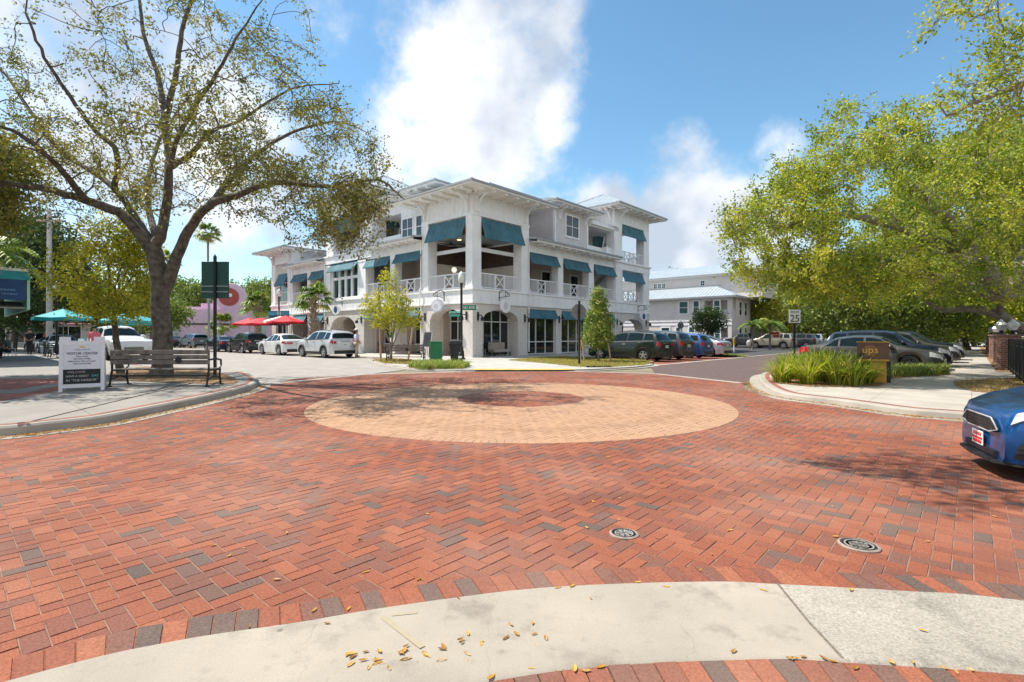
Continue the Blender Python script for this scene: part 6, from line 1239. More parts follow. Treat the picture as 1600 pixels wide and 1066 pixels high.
# cafe umbrellas
def umbrella(label, p, z, r, h, m, group, edge=6, tilt=0, base=True):
    t = thing('patio_umbrella', label, 'umbrella', (*p, z), tilt, group); mb = MB(); mb.tube([(0, 0, 0), (0, 0, h + .1)], .03, 8); mb.lathe([(.25, 0), (.25, .06), (.04, .1)], n=12); mb.build('pole', M_GALV, t)
    mb = MB(); P = [(0, 0, h)]; 
    for k in range(edge): a = 2 * math.pi * k / edge; P.append((r * math.cos(a), r * math.sin(a), h - r * .34))
    for k in range(edge): a = 2 * math.pi * (k + .5) / edge; P.append((r * .93 * math.cos(a), r * .93 * math.sin(a), h - r * .37))
    F = []
    for k in range(edge): F += [(0, 1 + k, 1 + edge + k), (0, 1 + edge + k, 1 + (k + 1) % edge)]
    mb.add(P, F); n0 = len(P); Q = [P[1 + k // 2] if k % 2 == 0 else P[1 + edge + k // 2] for k in range(2 * edge)]
    mb.add(Q + [(x, y, zz - .16) for x, y, zz in Q], [(k, (k + 1) % (2 * edge), 2 * edge + (k + 1) % (2 * edge), 2 * edge + k) for k in range(2 * edge)])
    mb.build('canopy', m, t); mb = MB()
    for k in range(edge): a = 2 * math.pi * k / edge; mb.bar((0, 0, h - r * .5), (r * .6 * math.cos(a), r * .6 * math.sin(a), h - r * .24), .02, .02)
    mb.build('struts', M_GALV, t); return t
M_REDU = mat('red_canvas', (.62, .015, .03), .7, .08, 3); M_WHU = mat('white_canvas', (.72, .70, .66), .8, .05, 3); M_TEALU = mat('turquoise_canvas', (.02, .36, .40), .7, .1, 3)
GU = 'red cafe umbrellas along the facade'
umbrella('red patio umbrella at left end by the banners', W(-1.7, 30.3), .05, 1.7, 3.15, M_REDU, GU); umbrella('red patio umbrella just left of banner lamp', W(-1.8, 27.4), .05, 1.6, 3.1, M_REDU, GU, 6, .4); umbrella('red patio umbrella in front of the sabal palm trunk', W(-2.0, 21.6), .05, 1.6, 3.15, M_REDU, GU, 6, .2); umbrella('white patio umbrella between the red ones', W(-1.2, 23.8), .05, 1.7, 3.3, M_WHU, None, 6, .3)
GT = 'turquoise umbrellas outside the left cafe'
umbrella('turquoise patio umbrella beside the cafe sign', (-26.3, 30.0), .14, 1.5, 2.85, M_TEALU, GT, 6, .3); umbrella('turquoise patio umbrella behind the slim street tree', (-25.3, 33.5), .14, 1.4, 2.75, M_TEALU, GT, 6, .8)
umbrella('turquoise patio umbrella farther along under the tree', (-26.8, 37), .14, 1.6, 2.75, M_TEALU, GT, 6, .1)
# cafe tables and chairs
def table(label, p, z, m, rz=0., group=None, h=.74):
    t = thing('cafe_table', label, 'table', (*p, z), rz, group); mb = MB(); mb.lathe([(.35, h), (.35, h + .03), (.001, h + .03)], n=18); mb.build('tabletop', m, t); mb = MB(); mb.lathe([(.22, 0), (.2, .03), (.03, .06), (.03, h)], n=10); mb.build('pedestal', M_BLACK, t); return t
def chair(label, p, z, m, rz=0., group=None):
    t = thing('cafe_chair', label, 'chair', (*p, z), rz, group); mb = MB(); mb.box(-.21, .21, -.21, .21, .44, .47); mb.build('seat', m, t, bevel=.01); mb = MB(); [mb.box(-.2, .2, .19, .215, .58 + .1 * k, .65 + .1 * k) for k in range(3)]; mb.box(-.21, -.18, .188, .217, .47, .88); mb.box(.18, .21, .188, .217, .47, .88); mb.build('backrest', m, t)
    for sx in (-1, 1):
        for sy in (-1, 1): mb = MB(); mb.bar((sx * .17, sy * .17, .44), (sx * .2, sy * .21, 0), .03, .03); mb.build('leg', m, t)
    return t
M_CHBLK = mat('chair_black', (.02, .02, .022), .5, .1, 5); M_CHW = mat('chair_white', (.6, .6, .6), .5, .05, 5)
GC = 'cafe chairs under the left arcade'; 
table('white cafe table under the left arcade behind far bench', W(1.0, 10.5), .05, M_CHW, 0); table('round cafe table behind the easel menu board', W(1.0, 6.6), .05, M_CHW, 0)
for k, (s, t_, rz, l, m) in enumerate(((.9, 9.6, 0, 'white cafe chair right of arcade table', M_CHW), (1.0, 11.4, 2.6, 'black cafe chair left of arcade table', M_CHBLK), (1.1, 5.9, .4, 'black cafe chair near menu board', M_CHBLK), (1.0, 7.5, 2.9, 'black cafe chair left of round table near menu board', M_CHBLK), (.95, 2.9, .4, 'black cafe chair under the corner arch behind black bin', M_CHBLK))):
    chair(l, W(s, t_), .05, m, rz, GC)
table('cafe table with yellow flower under right corner arch', W(1.7, .45), .05, M_CHBLK, 0); chair('grey cafe chair under the right corner arch', W(1.15, .4), .05, mat('chair_grey', (.28, .30, .31), .5, .1, 5), ANG + 1.4)
def settee():
    x, y = W(3.0, .5); t = thing('cushioned_bench', 'beige cushioned bench under the right corner arch', 'bench', (x, y, .05), ANG); mb = MB(); mb.box(-.8, .8, -.3, .25, .25, .45); mb.build('seat', mat('beige_cushion', (.36, .32, .28), .8, .1, 5), t, bevel=.03); mb = MB(); mb.box(-.8, .8, .26, .36, .3, .9); mb.build('backrest', mat('beige_cushion', (.36, .32, .28)), t, bevel=.03); mb = MB(); [mb.box(sx * .75 - .03, sx * .75 + .03, sy - .03, sy + .03, 0, .249) for sx in (-1, 1) for sy in (-.25, .2)]; mb.build('legs', M_BLACK, t)
settee()
GF = 'dark chairs outside the left cafe'
for k, (px, py, rz, l) in enumerate(((62, 553, 0, 'dark patio chair left under turquoise umbrella'), (76, 556, 2, 'dark patio chair under turquoise umbrella'), (84, 560, 1, 'dark patio chair nearest left of sandwich board'))): chair(l, gp(px, py, .14), .14, M_CHBLK, rz, GF)
table('dark patio table under turquoise umbrella', gp(70, 557, .14), .14, M_CHBLK)
chair('white folding chair at left edge by seated person', gp(16, 556, .14), .14, M_CHW, 1.2)
# tall pole on the left
def utility_pole():
    t = thing('utility_pole', 'tall pale concrete pole behind turquoise umbrellas', 'pole', (*gp(77, 552, .14), .14), 0); mb = MB(); mb.tube([(0, 0, 0), (0, 0, 10.5)], [.20, .13], 10); mb.build('pole', mat('pale_pole', (.42, .40, .37), .8, .1, 4), t, smooth=50)
    mb = MB(); mb.box(-.9, .9, -.06, .06, 9.6, 9.75); mb.build('crossarm', M_STAKE, t)
    t = thing('signal_pole', 'slim grey pole before the pink building', 'pole', (*gp(326.5, 545), 0), 0); mb = MB(); mb.tube([(0, 0, 0), (0, 0, 7)], [.14, .10], 8); mb.build('pole', M_GALV, t)
utility_pole()
# ------------------------------------------------------------------ trees and plants
def leaf_mat(name, cols, trans=.28):
    m = bpy.data.materials.new(name); m.use_nodes = True; nt = m.node_tree; N = nt.nodes.new; Lk = nt.links.new; b = nt.nodes['Principled BSDF']; out = nt.nodes['Material Output']
    at = N('ShaderNodeAttribute'); at.attribute_name = 'tone'; r = N('ShaderNodeValToRGB'); e = r.color_ramp.elements
    while len(e) < len(cols): e.new(.5)
    for i, c in enumerate(cols): e[i].position = i / (len(cols) - 1); e[i].color = (*c, 1)
    Lk(at.outputs['Fac'], r.inputs[0]); Lk(r.outputs[0], b.inputs['Base Color']); b.inputs['Roughness'].default_value = .5; b.inputs['Specular IOR Level'].default_value = .35
    t = N('ShaderNodeBsdfTranslucent'); mx = N('ShaderNodeMixShader'); mx.inputs[0].default_value = trans; g = N('ShaderNodeVectorMath'); g.operation = 'MULTIPLY'; g.inputs[1].default_value = (1.3, 1.25, .6); Lk(r.outputs[0], g.inputs[0]); Lk(g.outputs[0], t.inputs['Color'])
    Lk(b.outputs[0], mx.inputs[1]); Lk(t.outputs[0], mx.inputs[2]); Lk(mx.outputs[0], out.inputs['Surface']); return m
L_OAK = leaf_mat('oak_leaves_olive', [(.075, .105, .022), (.13, .155, .035), (.22, .22, .05), (.34, .30, .08), (.33, .25, .08)])
L_OAKG = leaf_mat('oak_leaves_green', [(0.080, 0.141, 0.018), (0.176, 0.264, 0.029), (0.334, 0.398, 0.040), (0.510, 0.530, 0.063), (0.528, 0.473, 0.080)], .34)
L_YEL = leaf_mat('yellow_green_leaves', [(0.114, 0.163, 0.019), (0.260, 0.308, 0.024), (0.439, 0.439, 0.048), (0.552, 0.504, 0.061), (0.488, 0.390, 0.061)], .42)
L_DARK = leaf_mat('dark_green_leaves', [(0.013, 0.033, 0.012), (0.029, 0.063, 0.018), (0.048, 0.090, 0.027), (0.080, 0.120, 0.030), (0.112, 0.135, 0.030)])
L_MID = leaf_mat('mid_green_leaves', [(0.050, 0.098, 0.022), (0.100, 0.166, 0.032), (0.160, 0.225, 0.046), (0.240, 0.293, 0.064), (0.300, 0.312, 0.072)])
L_CON = leaf_mat('magnolia_leaves', [(0.054, 0.112, 0.022), (0.108, 0.188, 0.036), (0.216, 0.300, 0.058), (0.360, 0.394, 0.086), (0.396, 0.356, 0.101)])
L_PALM = leaf_mat('palm_leaves', [(0.054, 0.112, 0.022), (0.108, 0.188, 0.029), (0.180, 0.281, 0.043), (0.270, 0.338, 0.058), (0.396, 0.338, 0.101)])
L_LILY = leaf_mat('lily_blades', [(.08, .14, .015), (.18, .26, .02), (.33, .40, .035), (.50, .52, .06), (.48, .37, .19)], .45); L_LILYG = leaf_mat('lawn_blades', [(.10, .13, .02), (.20, .22, .03), (.32, .29, .06), (.42, .34, .11), (.45, .34, .14)], .4)
M_BARK = mat('oak_bark', (.055, .045, .036), .95, .4, 7, 1.0, 22, detail=9, color2=(.17, .145, .115)); M_BARKL = mat('pale_bark', (.16, .14, .115), .95, .3, 8, .8, 25, detail=8, color2=(.30, .27, .23)); M_PTRUNK = mat('palm_trunk', (.22, .16, .11), .95, .4, 9, 1., 18, color2=(.42, .34, .26))
def unit(a): return a / (np.linalg.norm(a, axis=-1, keepdims=True) + 1e-9)
def leaves(name, pos, axis, L, Wd, tone, m, parent, r=rng):
    n = len(pos); nr = unit(r.normal(size=(n, 3))); side = unit(np.cross(axis, nr)); nn = np.cross(axis, side); L = np.broadcast_to(L, (n,))[:, None]; Wd = np.broadcast_to(Wd, (n,))[:, None]
    V = np.stack([pos, pos + axis * L * .45 + side * Wd + nn * L * .06, pos + axis * L, pos + axis * L * .45 - side * Wd + nn * L * .06], 1).reshape(-1, 3)
    return np_mesh(name, V, np.arange(n * 4).reshape(n, 4), m, parent, attr=tone)
def ell(c, r, n, seed, shell=.35):
    g = np.random.default_rng(seed); d = unit(g.normal(size=(n, 3))); u = (shell + (1 - shell) * g.random(n)) ** (1 / 2.2); return np.array(c) + d * np.array(r) * u[:, None]
def tree(name, label, base, limbs, targets, leafm, bark, seed=1, twigs=5, per=11, L=.075, Wd=.017, tw=(.35, .8), droop=.15, group=None, cat='tree', rad=.022, spread=1., tone=(.15, .85), ntube=5, clump=7):
    g = np.random.default_rng(seed); t = thing(name, label, cat, tuple(base), 0, group); B = np.array(base, float); mb = MB(); nodes = []; nr = []
    for pts, r0, r1, n in limbs:
        P = catmull([np.array(p) - B for p in pts], 5); k = len(P); w = np.linspace(0, 1, k); rr = r0 + (r1 - r0) * w ** .8
        J = P.copy(); J[1:-1] += g.normal(0, .012, (k - 2, 3)); mb.tube(J, list(rr), n)
        nodes += list(J[1:]); nr += list(rr[1:])
    mb.build('trunk', bark, t, smooth=60)
    T = np.array(targets) - B; order = np.argsort(np.linalg.norm(T[:, :2] - 0, axis=1)); nodes = np.array(nodes); nr = np.array(nr); mb = MB(); S, D, LN, CT = [], [], [], []
    for i in order:
        p = T[i]; d = np.linalg.norm(nodes - p, axis=1) + np.maximum(0, nodes[:, 2] - p[2]) * .5; j = int(np.argmin(d)); q = nodes[j]; ln = np.linalg.norm(p - q)
        if ln < .12: continue
        m1 = q + (p - q) * .35 + g.normal(0, .10 * ln, 3) + np.array([0, 0, .10 * ln]); m2 = q + (p - q) * .7 + g.normal(0, .07 * ln, 3); C = catmull([q, m1, m2, p], 3); r0 = min(nr[j] * .75, rad * (.6 + .55 * ln))
        mb.tube(C, list(np.linspace(max(r0, .012), .007, len(C))), ntube, cap=False)
        nodes = np.vstack([nodes, C[2::2]]); nr = np.r_[nr, np.linspace(max(r0, .012), .01, len(C))[2::2]]
        dirm = unit(p - q); ct = g.random()
        for s in range(twigs):
            f = C[int(g.integers(clump * len(C) // 10, len(C)))]; dd = unit(dirm * .55 + g.normal(0, .75 * spread, 3) - np.array([0, 0, droop])); S.append(f); D.append(dd); LN.append(g.uniform(*tw)); CT.append(ct)
    mb.build('branches', bark, t, smooth=60, recalc=False)
    S, D, LN, CT = map(np.array, (S, D, LN, CT)); n = len(S)
    # twigs as thin three-sided spikes
    x = unit(np.cross(D, np.array([.3, .5, .8]))); y = np.cross(D, x); V = []
    for a in (0, 2.1, 4.2): V.append(S + (x * math.cos(a) + y * math.sin(a)) * .006)
    V.append(S + D * LN[:, None]); V = np.stack(V, 1).reshape(-1, 3); b4 = (np.arange(n) * 4)[:, None, None]; F = (b4 + np.array([[0, 1, 3], [1, 2, 3], [2, 0, 3]])[None]).reshape(-1, 3); np_mesh('twigs', V, F, bark, t)
    u = g.random((n, per)); pos = S[:, None] + D[:, None] * (LN[:, None] * (.15 + .9 * u))[..., None] + g.normal(0, .05 * max(1, L / .07), (n, per, 3)); ax = unit(D[:, None] * .5 + g.normal(0, .8, (n, per, 3)) - np.array([0, 0, .15])); N_ = n * per
    tn = np.clip(tone[0] + (tone[1] - tone[0]) * (.6 * np.repeat(CT, per) + .4 * g.random(N_)) + g.normal(0, .07, N_), 0, 1)
    leaves('crown', pos.reshape(-1, 3), ax.reshape(-1, 3), L * g.uniform(.7, 1.3, N_), Wd * g.uniform(.8, 1.3, N_), tn, leafm, t, g); return t
def gaps(T, b, k, th):      # leave open windows between the clumps of a crown
    p = (T - np.array(b)) * k; n = np.sin(p[:, 0] * 1.3 + 1.2 * np.sin(p[:, 2] * .9)) * np.sin(p[:, 2] * 1.6 + np.sin(p[:, 0] * .8)) + .35 * np.sin(p[:, 1] * 1.7 + p[:, 0]); return T[n > th]
def px3(px, py, Y): return ((px - 800) / 800 * Y, Y, CAM_H + (525 - py) * Y / 800)
def big_oak():
    Y0 = 15.6; b = (-10.65, Y0, .14); q = lambda x, y, dy=0: px3(x, y, Y0 + dy)
    limbs = [([b, q(254, 540), q(251, 470), q(246, 415), q(238, 385)], .29, .22, 14), ([(b[0] - .05, Y0 - .05, .05), (b[0], Y0, .45)], .38, .29, 14),
        ([q(249, 470), q(268, 425), q(289, 371), q(326, 322, -.5), q(371, 305, -1), q(429, 285, -1.5), q(520, 293, -2.2), q(590, 281, -2.6), q(632, 312, -2.8)], .21, .012, 10),
        ([q(240, 390), q(256, 351), q(264, 264, .3), q(258, 190, .6), q(248, 124, 1), q(226, 62, 1.2), q(218, 0, 1.4), q(212, -70, 1.6)], .17, .03, 10),
        ([q(240, 395), q(194, 338, -.2), q(136, 314, -.6), q(78, 297, -1), q(25, 289, -1.4), q(-50, 280, -1.8), q(-130, 250, -2.0)], .18, .04, 10),
        ([q(236, 385), q(215, 345, .6), q(173, 289, 1.2), q(99, 239, 1.8), q(50, 177, 2.4), q(8, 116, 2.8), q(-50, 60, 3)], .14, .03, 9),
        ([q(264, 262, .3), q(297, 243, .2), q(330, 206, 0), q(371, 190, -.3), q(454, 140, -.6), q(530, 130, -1)], .11, .012, 8),
        ([q(256, 200, .6), q(272, 130, .3), q(285, 50, .1), q(305, -20, 0), q(330, -80, 0)], .11, .03, 8),
        ([q(180, 300, 1), q(182, 239, .4), q(150, 205, 0), q(111, 153, -.5), q(70, 90, -1), q(40, 20, -1.4)], .10, .03, 8),
        ([q(326, 322, -.5), q(380, 260, .4), q(440, 215, 1.2), q(520, 190, 1.8), q(580, 210, 2.2)], .11, .012, 8),
        ([q(258, 330, 0), q(262, 280, -1.4), q(280, 210, -2.8), q(330, 130, -3.8), q(370, 60, -4.4), q(410, 0, -4.8)], .10, .012, 8),
        ([q(245, 380, 0), q(230, 300, 1.8), q(250, 220, 3.4), q(300, 150, 4.6), q(380, 110, 5.4)], .12, .012, 8),
        ([q(136, 314, -.6), q(90, 260, -2), q(30, 210, -3), q(-20, 190, -3.6)], .10, .03, 8)]
    T = []
    def E(x, y, dy, rx, ry, rd, n, sd): c = q(x, y, dy); k = (Y0 + dy) / 800; T.append(ell(c, (rx * k, rd, ry * k), n, sd, .25))
    E(250, 60, 0, 190, 120, 4.5, 105, 1); E(120, 180, 0, 170, 130, 4.5, 100, 2); E(400, 150, 0, 120, 110, 4, 75, 3); E(500, 225, -.5, 105, 75, 3.2, 85, 4); E(250, 265, 0, 160, 55, 4, 85, 5); E(400, 300, -1, 110, 42, 2.6, 75, 6); E(570, 300, -2.5, 60, 26, 1.2, 42, 7); E(60, 280, -.5, 120, 55, 3.5, 70, 8); E(-80, 150, 0, 110, 190, 5, 130, 9); E(330, -60, 0, 210, 80, 5, 70, 10); E(540, 350, -2.4, 55, 40, 1.2, 24, 12); E(470, 340, -1.8, 60, 35, 1.5, 26, 13); E(400, 190, -3.6, 120, 95, 1.8, 55, 14); E(270, 250, -4.4, 150, 70, 1.8, 70, 15)
    T = [gaps(np.vstack(T), b, 1.15, -.22)]
    tree('oak_tree', 'large spreading oak with sparse olive crown behind the long bench', b, limbs, np.vstack(T), L_OAK, M_BARK, 11, 6, 12, .09, .022, (.25, .75), .25, rad=.024, tone=(.0, .95))
big_oak()
def right_oaks():
    b = (19.2, 16.6, .1)
    limbs = [([b, (18.6, 16.4, 1.6), (17.2, 16.1, 2.7), (15.4, 16, 3.1)], .5, .3, 12), ([(15.5, 16, 2.7), (13.6, 15.6, 3.9), (11.6, 15.2, 4.6), (9.4, 14.8, 4.9), (7.3, 14.3, 4.4)], .26, .04, 9), ([(15.5, 16, 2.7), (14.2, 16.4, 4.8), (12.4, 16.2, 6.4), (10.8, 15.8, 7.6)], .24, .04, 9), ([(15.6, 16, 2.7), (15.8, 15, 4.6), (15.8, 14, 6.4)], .24, .05, 9), ([(15.4, 16, 2.6), (13.2, 17.2, 3.6), (10.6, 18, 4.2), (8.8, 17.6, 4.0)], .2, .04, 9), ([(13.6, 15.6, 3.9), (12.2, 14.2, 4.6), (10.8, 13, 4.6)], .14, .03, 8), ([(15.6, 16, 3), (17.5, 17, 5), (19.5, 17.6, 6.2)], .22, .05, 9)]
    T = [ell((10.6, 15.2, 5.2), (3.5, 3.4, 2.5), 250, 21, .3), ell((7.6, 14.3, 4.1), (1.7, 1.8, 1.25), 85, 22, .1), ell((6.7, 14.2, 4.5), (.8, .9, .6), 14, 28, .1), ell((9.4, 14.6, 3.2), (1.9, 1.5, .6), 60, 29, .1), ell((7.4, 14.6, 3.4), (1.0, 1, .6), 24, 30, .1), ell((10.7, 15.4, 7.35), (1.5, 1.6, 1.15), 70, 23, .1), ell((14.4, 15.6, 5.1), (3.6, 3.6, 2.7), 230, 24, .3), ell((10.8, 15.6, 3.1), (3.6, 2.6, .6), 80, 25, .1), ell((8.6, 15.2, 5.6), (1.4, 1.5, 1.1), 60, 26, .1), ell((15.6, 14.6, 6.4), (2.6, 2.4, 1.7), 130, 27, .1)]
    tree('oak_tree', 'dense yellow green oak spreading over the lily bed and parked cars', b, limbs, gaps(np.vstack(T), b, 1.25, -.62), L_OAKG, M_BARKL, 12, 9, 13, .088, .024, (.2, .65), .12, rad=.038, tone=(.0, 1.0))
    b = (23.5, 22.0, .1)
    limbs = [([b, (23.2, 22, 1.6), (22.8, 22, 2.6)], .55, .42, 12), ([(22.9, 22, 1.5), (21.6, 21.8, 1.75), (20.6, 21.7, 2.3), (19.4, 21.6, 2.55), (18.2, 21.6, 2.5), (17.2, 21.4, 2.9)], .30, .09, 10), ([(22.8, 22, 2.5), (21, 21, 4.4), (19, 19.8, 5.8), (17.4, 19, 7)], .26, .05, 9), ([(22.8, 22, 2.5), (22.6, 20, 4.8), (22, 18, 6.5)], .26, .05, 9), ([(22.8, 22, 2.5), (23, 24, 5), (22, 26, 6.8)], .24, .05, 9), ([(20.6, 21.7, 2.3), (19.6, 20.4, 3.3), (18.4, 19.6, 3.8)], .16, .05, 8)]
    T = [ell((19.5, 20.8, 6.0), (4.6, 4, 3.0), 330, 31, .25), ell((22, 18.8, 7.2), (4, 3.6, 3.2), 230, 32, .25), ell((18.2, 21, 3.6), (3.6, 3, .9), 110, 33, .1), ell((16.6, 20.4, 7.4), (2, 2, 1.4), 60, 34, .1), ell((17.0, 17.6, 7.6), (2.4, 1.8, 1.3), 90, 35, .1)]
    tree('oak_tree', 'oak with thick low limb growing beyond the black fence', b, limbs, np.vstack(T), L_OAKG, M_BARKL, 13, 8, 13, .115, .032, (.25, .7), .12, rad=.03, tone=(.0, .9))
    b = (-16.6, 13.2, .14); limbs = [([b, (-16.6, 13.2, 2), (-16.6, 13.3, 4.2)], .3, .22, 10)] + [([(-16.6, 13.3, 4), (-16.6 + .8 * x, 13.3 + .8 * y, 5.2), (-16.6 + 1.6 * x, 13.3 + 1.6 * y, 6.4)], .14, .03, 7) for x, y in ((.7, -.6), (.2, .9), (-.8, 1.1), (-.6, 1.6), (1, .2))]  # added tree, its dense crown placed to shade the left sidewalk
    tree('oak_tree', 'leafy tree added at the left edge to shade the sidewalk by the sign board', b, limbs, np.vstack([ell((-15.6, 12.3, 6.2), (2.4, 2.5, 1.8), 190, 36, .2), ell((-17.6, 15.4, 6.4), (2.5, 2.5, 1.9), 190, 37, .2)]), L_OAK, M_BARK, 15, 7, 12, .15, .045, (.3, .8), .2, rad=.026)
    # the tree over the near right corner: only hanging branch ends are in view, its shade falls by the blue car
    b = (11.6, 5.0, .1)
    limbs = [([b, (11.5, 5.0, 2), (11.3, 5.2, 3.4)], .4, .3, 12), ([(11.3, 5.2, 3.4), (9.8, 6.6, 5.0), (8.8, 7.8, 5.5), (8.0, 8.4, 5.4), (7.3, 8.6, 5.1)], .14, .02, 8), ([(11.3, 5.2, 3.4), (9.4, 5.6, 6), (7.4, 6.0, 7.4), (6.2, 6.6, 7.5)], .16, .03, 8), ([(11.3, 5.2, 3.4), (9.0, 5.4, 6.4), (6, 5.6, 7.6), (3.4, 5.8, 7.6), (1.6, 5.8, 7.2), (-.2, 6.1, 6.9)], .16, .02, 8), ([(11.3, 5.2, 3.4), (12, 6.5, 6), (12, 8, 7.5)], .18, .04, 8)]
    T = [ell((7.9, 8.5, 5.35), (.9, .6, .5), 34, 41, .1), ell((7.3, 8.3, 6.75), (.55, .5, .3), 10, 46, .1), ell((8.3, 8.4, 6.0), (.6, .5, .6), 16, 47, .1), ell((9.0, 8.3, 6.2), (.8, .9, .7), 26, 42, .1), ell((6.7, 6.9, 6.9), (1.1, .9, .25), 22, 43, .1), ell((.8, 6.2, 7.0), (2.2, 1.5, .4), 95, 44, .1), ell((11.5, 7, 7.2), (2.2, 2.2, 1.2), 70, 45, .1)]
    tree('oak_tree', 'oak at right edge whose branch tips hang against blue sky', b, limbs, np.vstack(T), L_OAKG, M_BARKL, 14, 5, 10, .075, .02, (.25, .6), .15, rad=.02, tone=(.1, .95))
right_oaks()
def round_tree(label, base, h, c, r, n, leafm, seed, trunk=.12, L=.12, per=12, tw=(.3, .7), twigs=5, bark=None, name='street_tree', group=None, tone=(.1, .9), shell=.3, z0=None, ex=None):
    b = np.array(base, float); c = np.array(c, float); g = np.random.default_rng(seed); zf = z0 or (c[2] - r[2] * .75)
    limbs = [([b, b + (c - b) * np.array([.4, .4, 0]) + np.array([0, 0, (zf - b[2]) * .6]), (b[0] * .4 + c[0] * .6, b[1] * .4 + c[1] * .6, zf), tuple(c + np.array([0, 0, r[2] * .4]))], trunk, trunk * .3, 9)]
    for k in range(5): a = k * 1.26 + g.random(); limbs.append(([(b[0] * .4 + c[0] * .6, b[1] * .4 + c[1] * .6, zf), c + np.array([r[0] * .35 * math.cos(a), r[1] * .35 * math.sin(a), -r[2] * .2]), c + np.array([r[0] * .6 * math.cos(a), r[1] * .6 * math.sin(a), r[2] * .25])], trunk * .5, trunk * .15, 6))
    T = ell(c, r, n, seed + 5, shell)
    if ex is not None: T = np.vstack([T] + [ell(*e) for e in ex])
    return tree(name, label, tuple(b), limbs, T, leafm, bark or M_BARK, seed, twigs, per, L, L * .27, tw, .15, group, rad=.02, tone=tone, ntube=4)
round_tree('slim street tree with yellow green crown behind the sign board', (-13.15, 17.2, .14), 5.2, (-13.6, 17.2, 3.45), (1.6, 1.6, 1.25), 120, L_YEL, 51, .13, .10, 13, ex=[((-13.0, 17.2, 4.6), (1.0, 1, .8), 60, 66, .1), ((-13.0, 16.8, 2.5), (1.2, 1.1, .4), 50, 67, .1)])
def young_tree():
    p = gp(611, 565); b = (p[0], p[1], .05); c = (p[0] - .1, p[1], 3.2); g = np.random.default_rng(3)
    limbs = [([b, (p[0] + .03, p[1], .8)], .07, .06, 7)] + [([(p[0] + .03, p[1], .75), (p[0] + .5 * math.cos(a), p[1] + .5 * math.sin(a), 1.9), (p[0] + .8 * math.cos(a), p[1] + .8 * math.sin(a), 3.1), (p[0] + .7 * math.cos(a), p[1] + .7 * math.sin(a), 4.4)], .04, .012, 6) for a in (.2, 1.5, 2.8, 4.1, 5.3)]
    T = np.vstack([ell((p[0] - .05, p[1], 3.0), (1.55, 1.3, .95), 78, 61, .1), ell((p[0] + .3, p[1], 2.2), (1.3, 1.1, .35), 35, 62, .1), ell((p[0] - .1, p[1], 4.4), (.5, .5, .7), 14, 63, .1)])
    tree('young_tree', 'young multi stem tree with light leaves staked in front of building', b, limbs, T, L_YEL, M_BARKL, 62, 4, 9, .13, .038, (.25, .55), .1, rad=.014, tone=(.15, .9), ntube=4)
    for k, (px, lean) in enumerate(((595, -.02), (638, .12))):
        q = gp(px, 564.0 if k == 0 else 562); t = thing('tree_stake', ('wooden stake left of the young tree', 'leaning wooden stake right of the young tree')[k], 'stake', (*q, .05), 0); mb = MB(); mb.tube([(0, 0, 0), (lean * 2.2, 0, 1.85)], .06, 8); mb.build('post', M_STAKE, t)
young_tree()
def cone_tree():
    p = gp(935, 565.5, .06); b = (p[0], p[1], .06); T = []
    g = np.random.default_rng(9)
    for k in range(320): z = .95 + 2.95 * g.random() ** 1.25; f = (z - .95) / 2.95; r = .80 * (1 - f) ** .75 * min(1, .55 + 3 * f) * math.sqrt(g.random() * .8 + .2); a = g.random() * 6.28; T.append((p[0] + r * math.cos(a), p[1] + r * math.sin(a), z))
    tree('conical_tree', 'small conical evergreen tree in the grass strip before the black suv', b, [([b, (p[0], p[1], 1.5), (p[0], p[1], 3.9)], .06, .015, 7)], T, L_CON, M_BARKL, 71, 4, 10, .12, .034, (.15, .35), .0, rad=.012, tone=(.1, .95), ntube=4)
    for k, (dx, ln) in enumerate(((-.75, .35), (.62, -.32))):
        t = thing('tree_stake', ('leaning stake left of the conical tree', 'leaning stake right of the conical tree')[k], 'stake', (p[0] + dx, p[1] - .2, .06), 0); mb = MB(); mb.tube([(0, 0, 0), (-ln * -.6 if k else .25 * -.6, 0, 1.15)], .04, 7); mb.build('post', M_STAKE, t)
cone_tree()
round_tree('small dark tree before the lilac apartment house', (19.3, 50.8, 0), 4, (19.5, 50.8, 2.9), (1.5, 1.4, 1.35), 110, L_DARK, 81, .09, .2, 10, (.3, .6), 4)
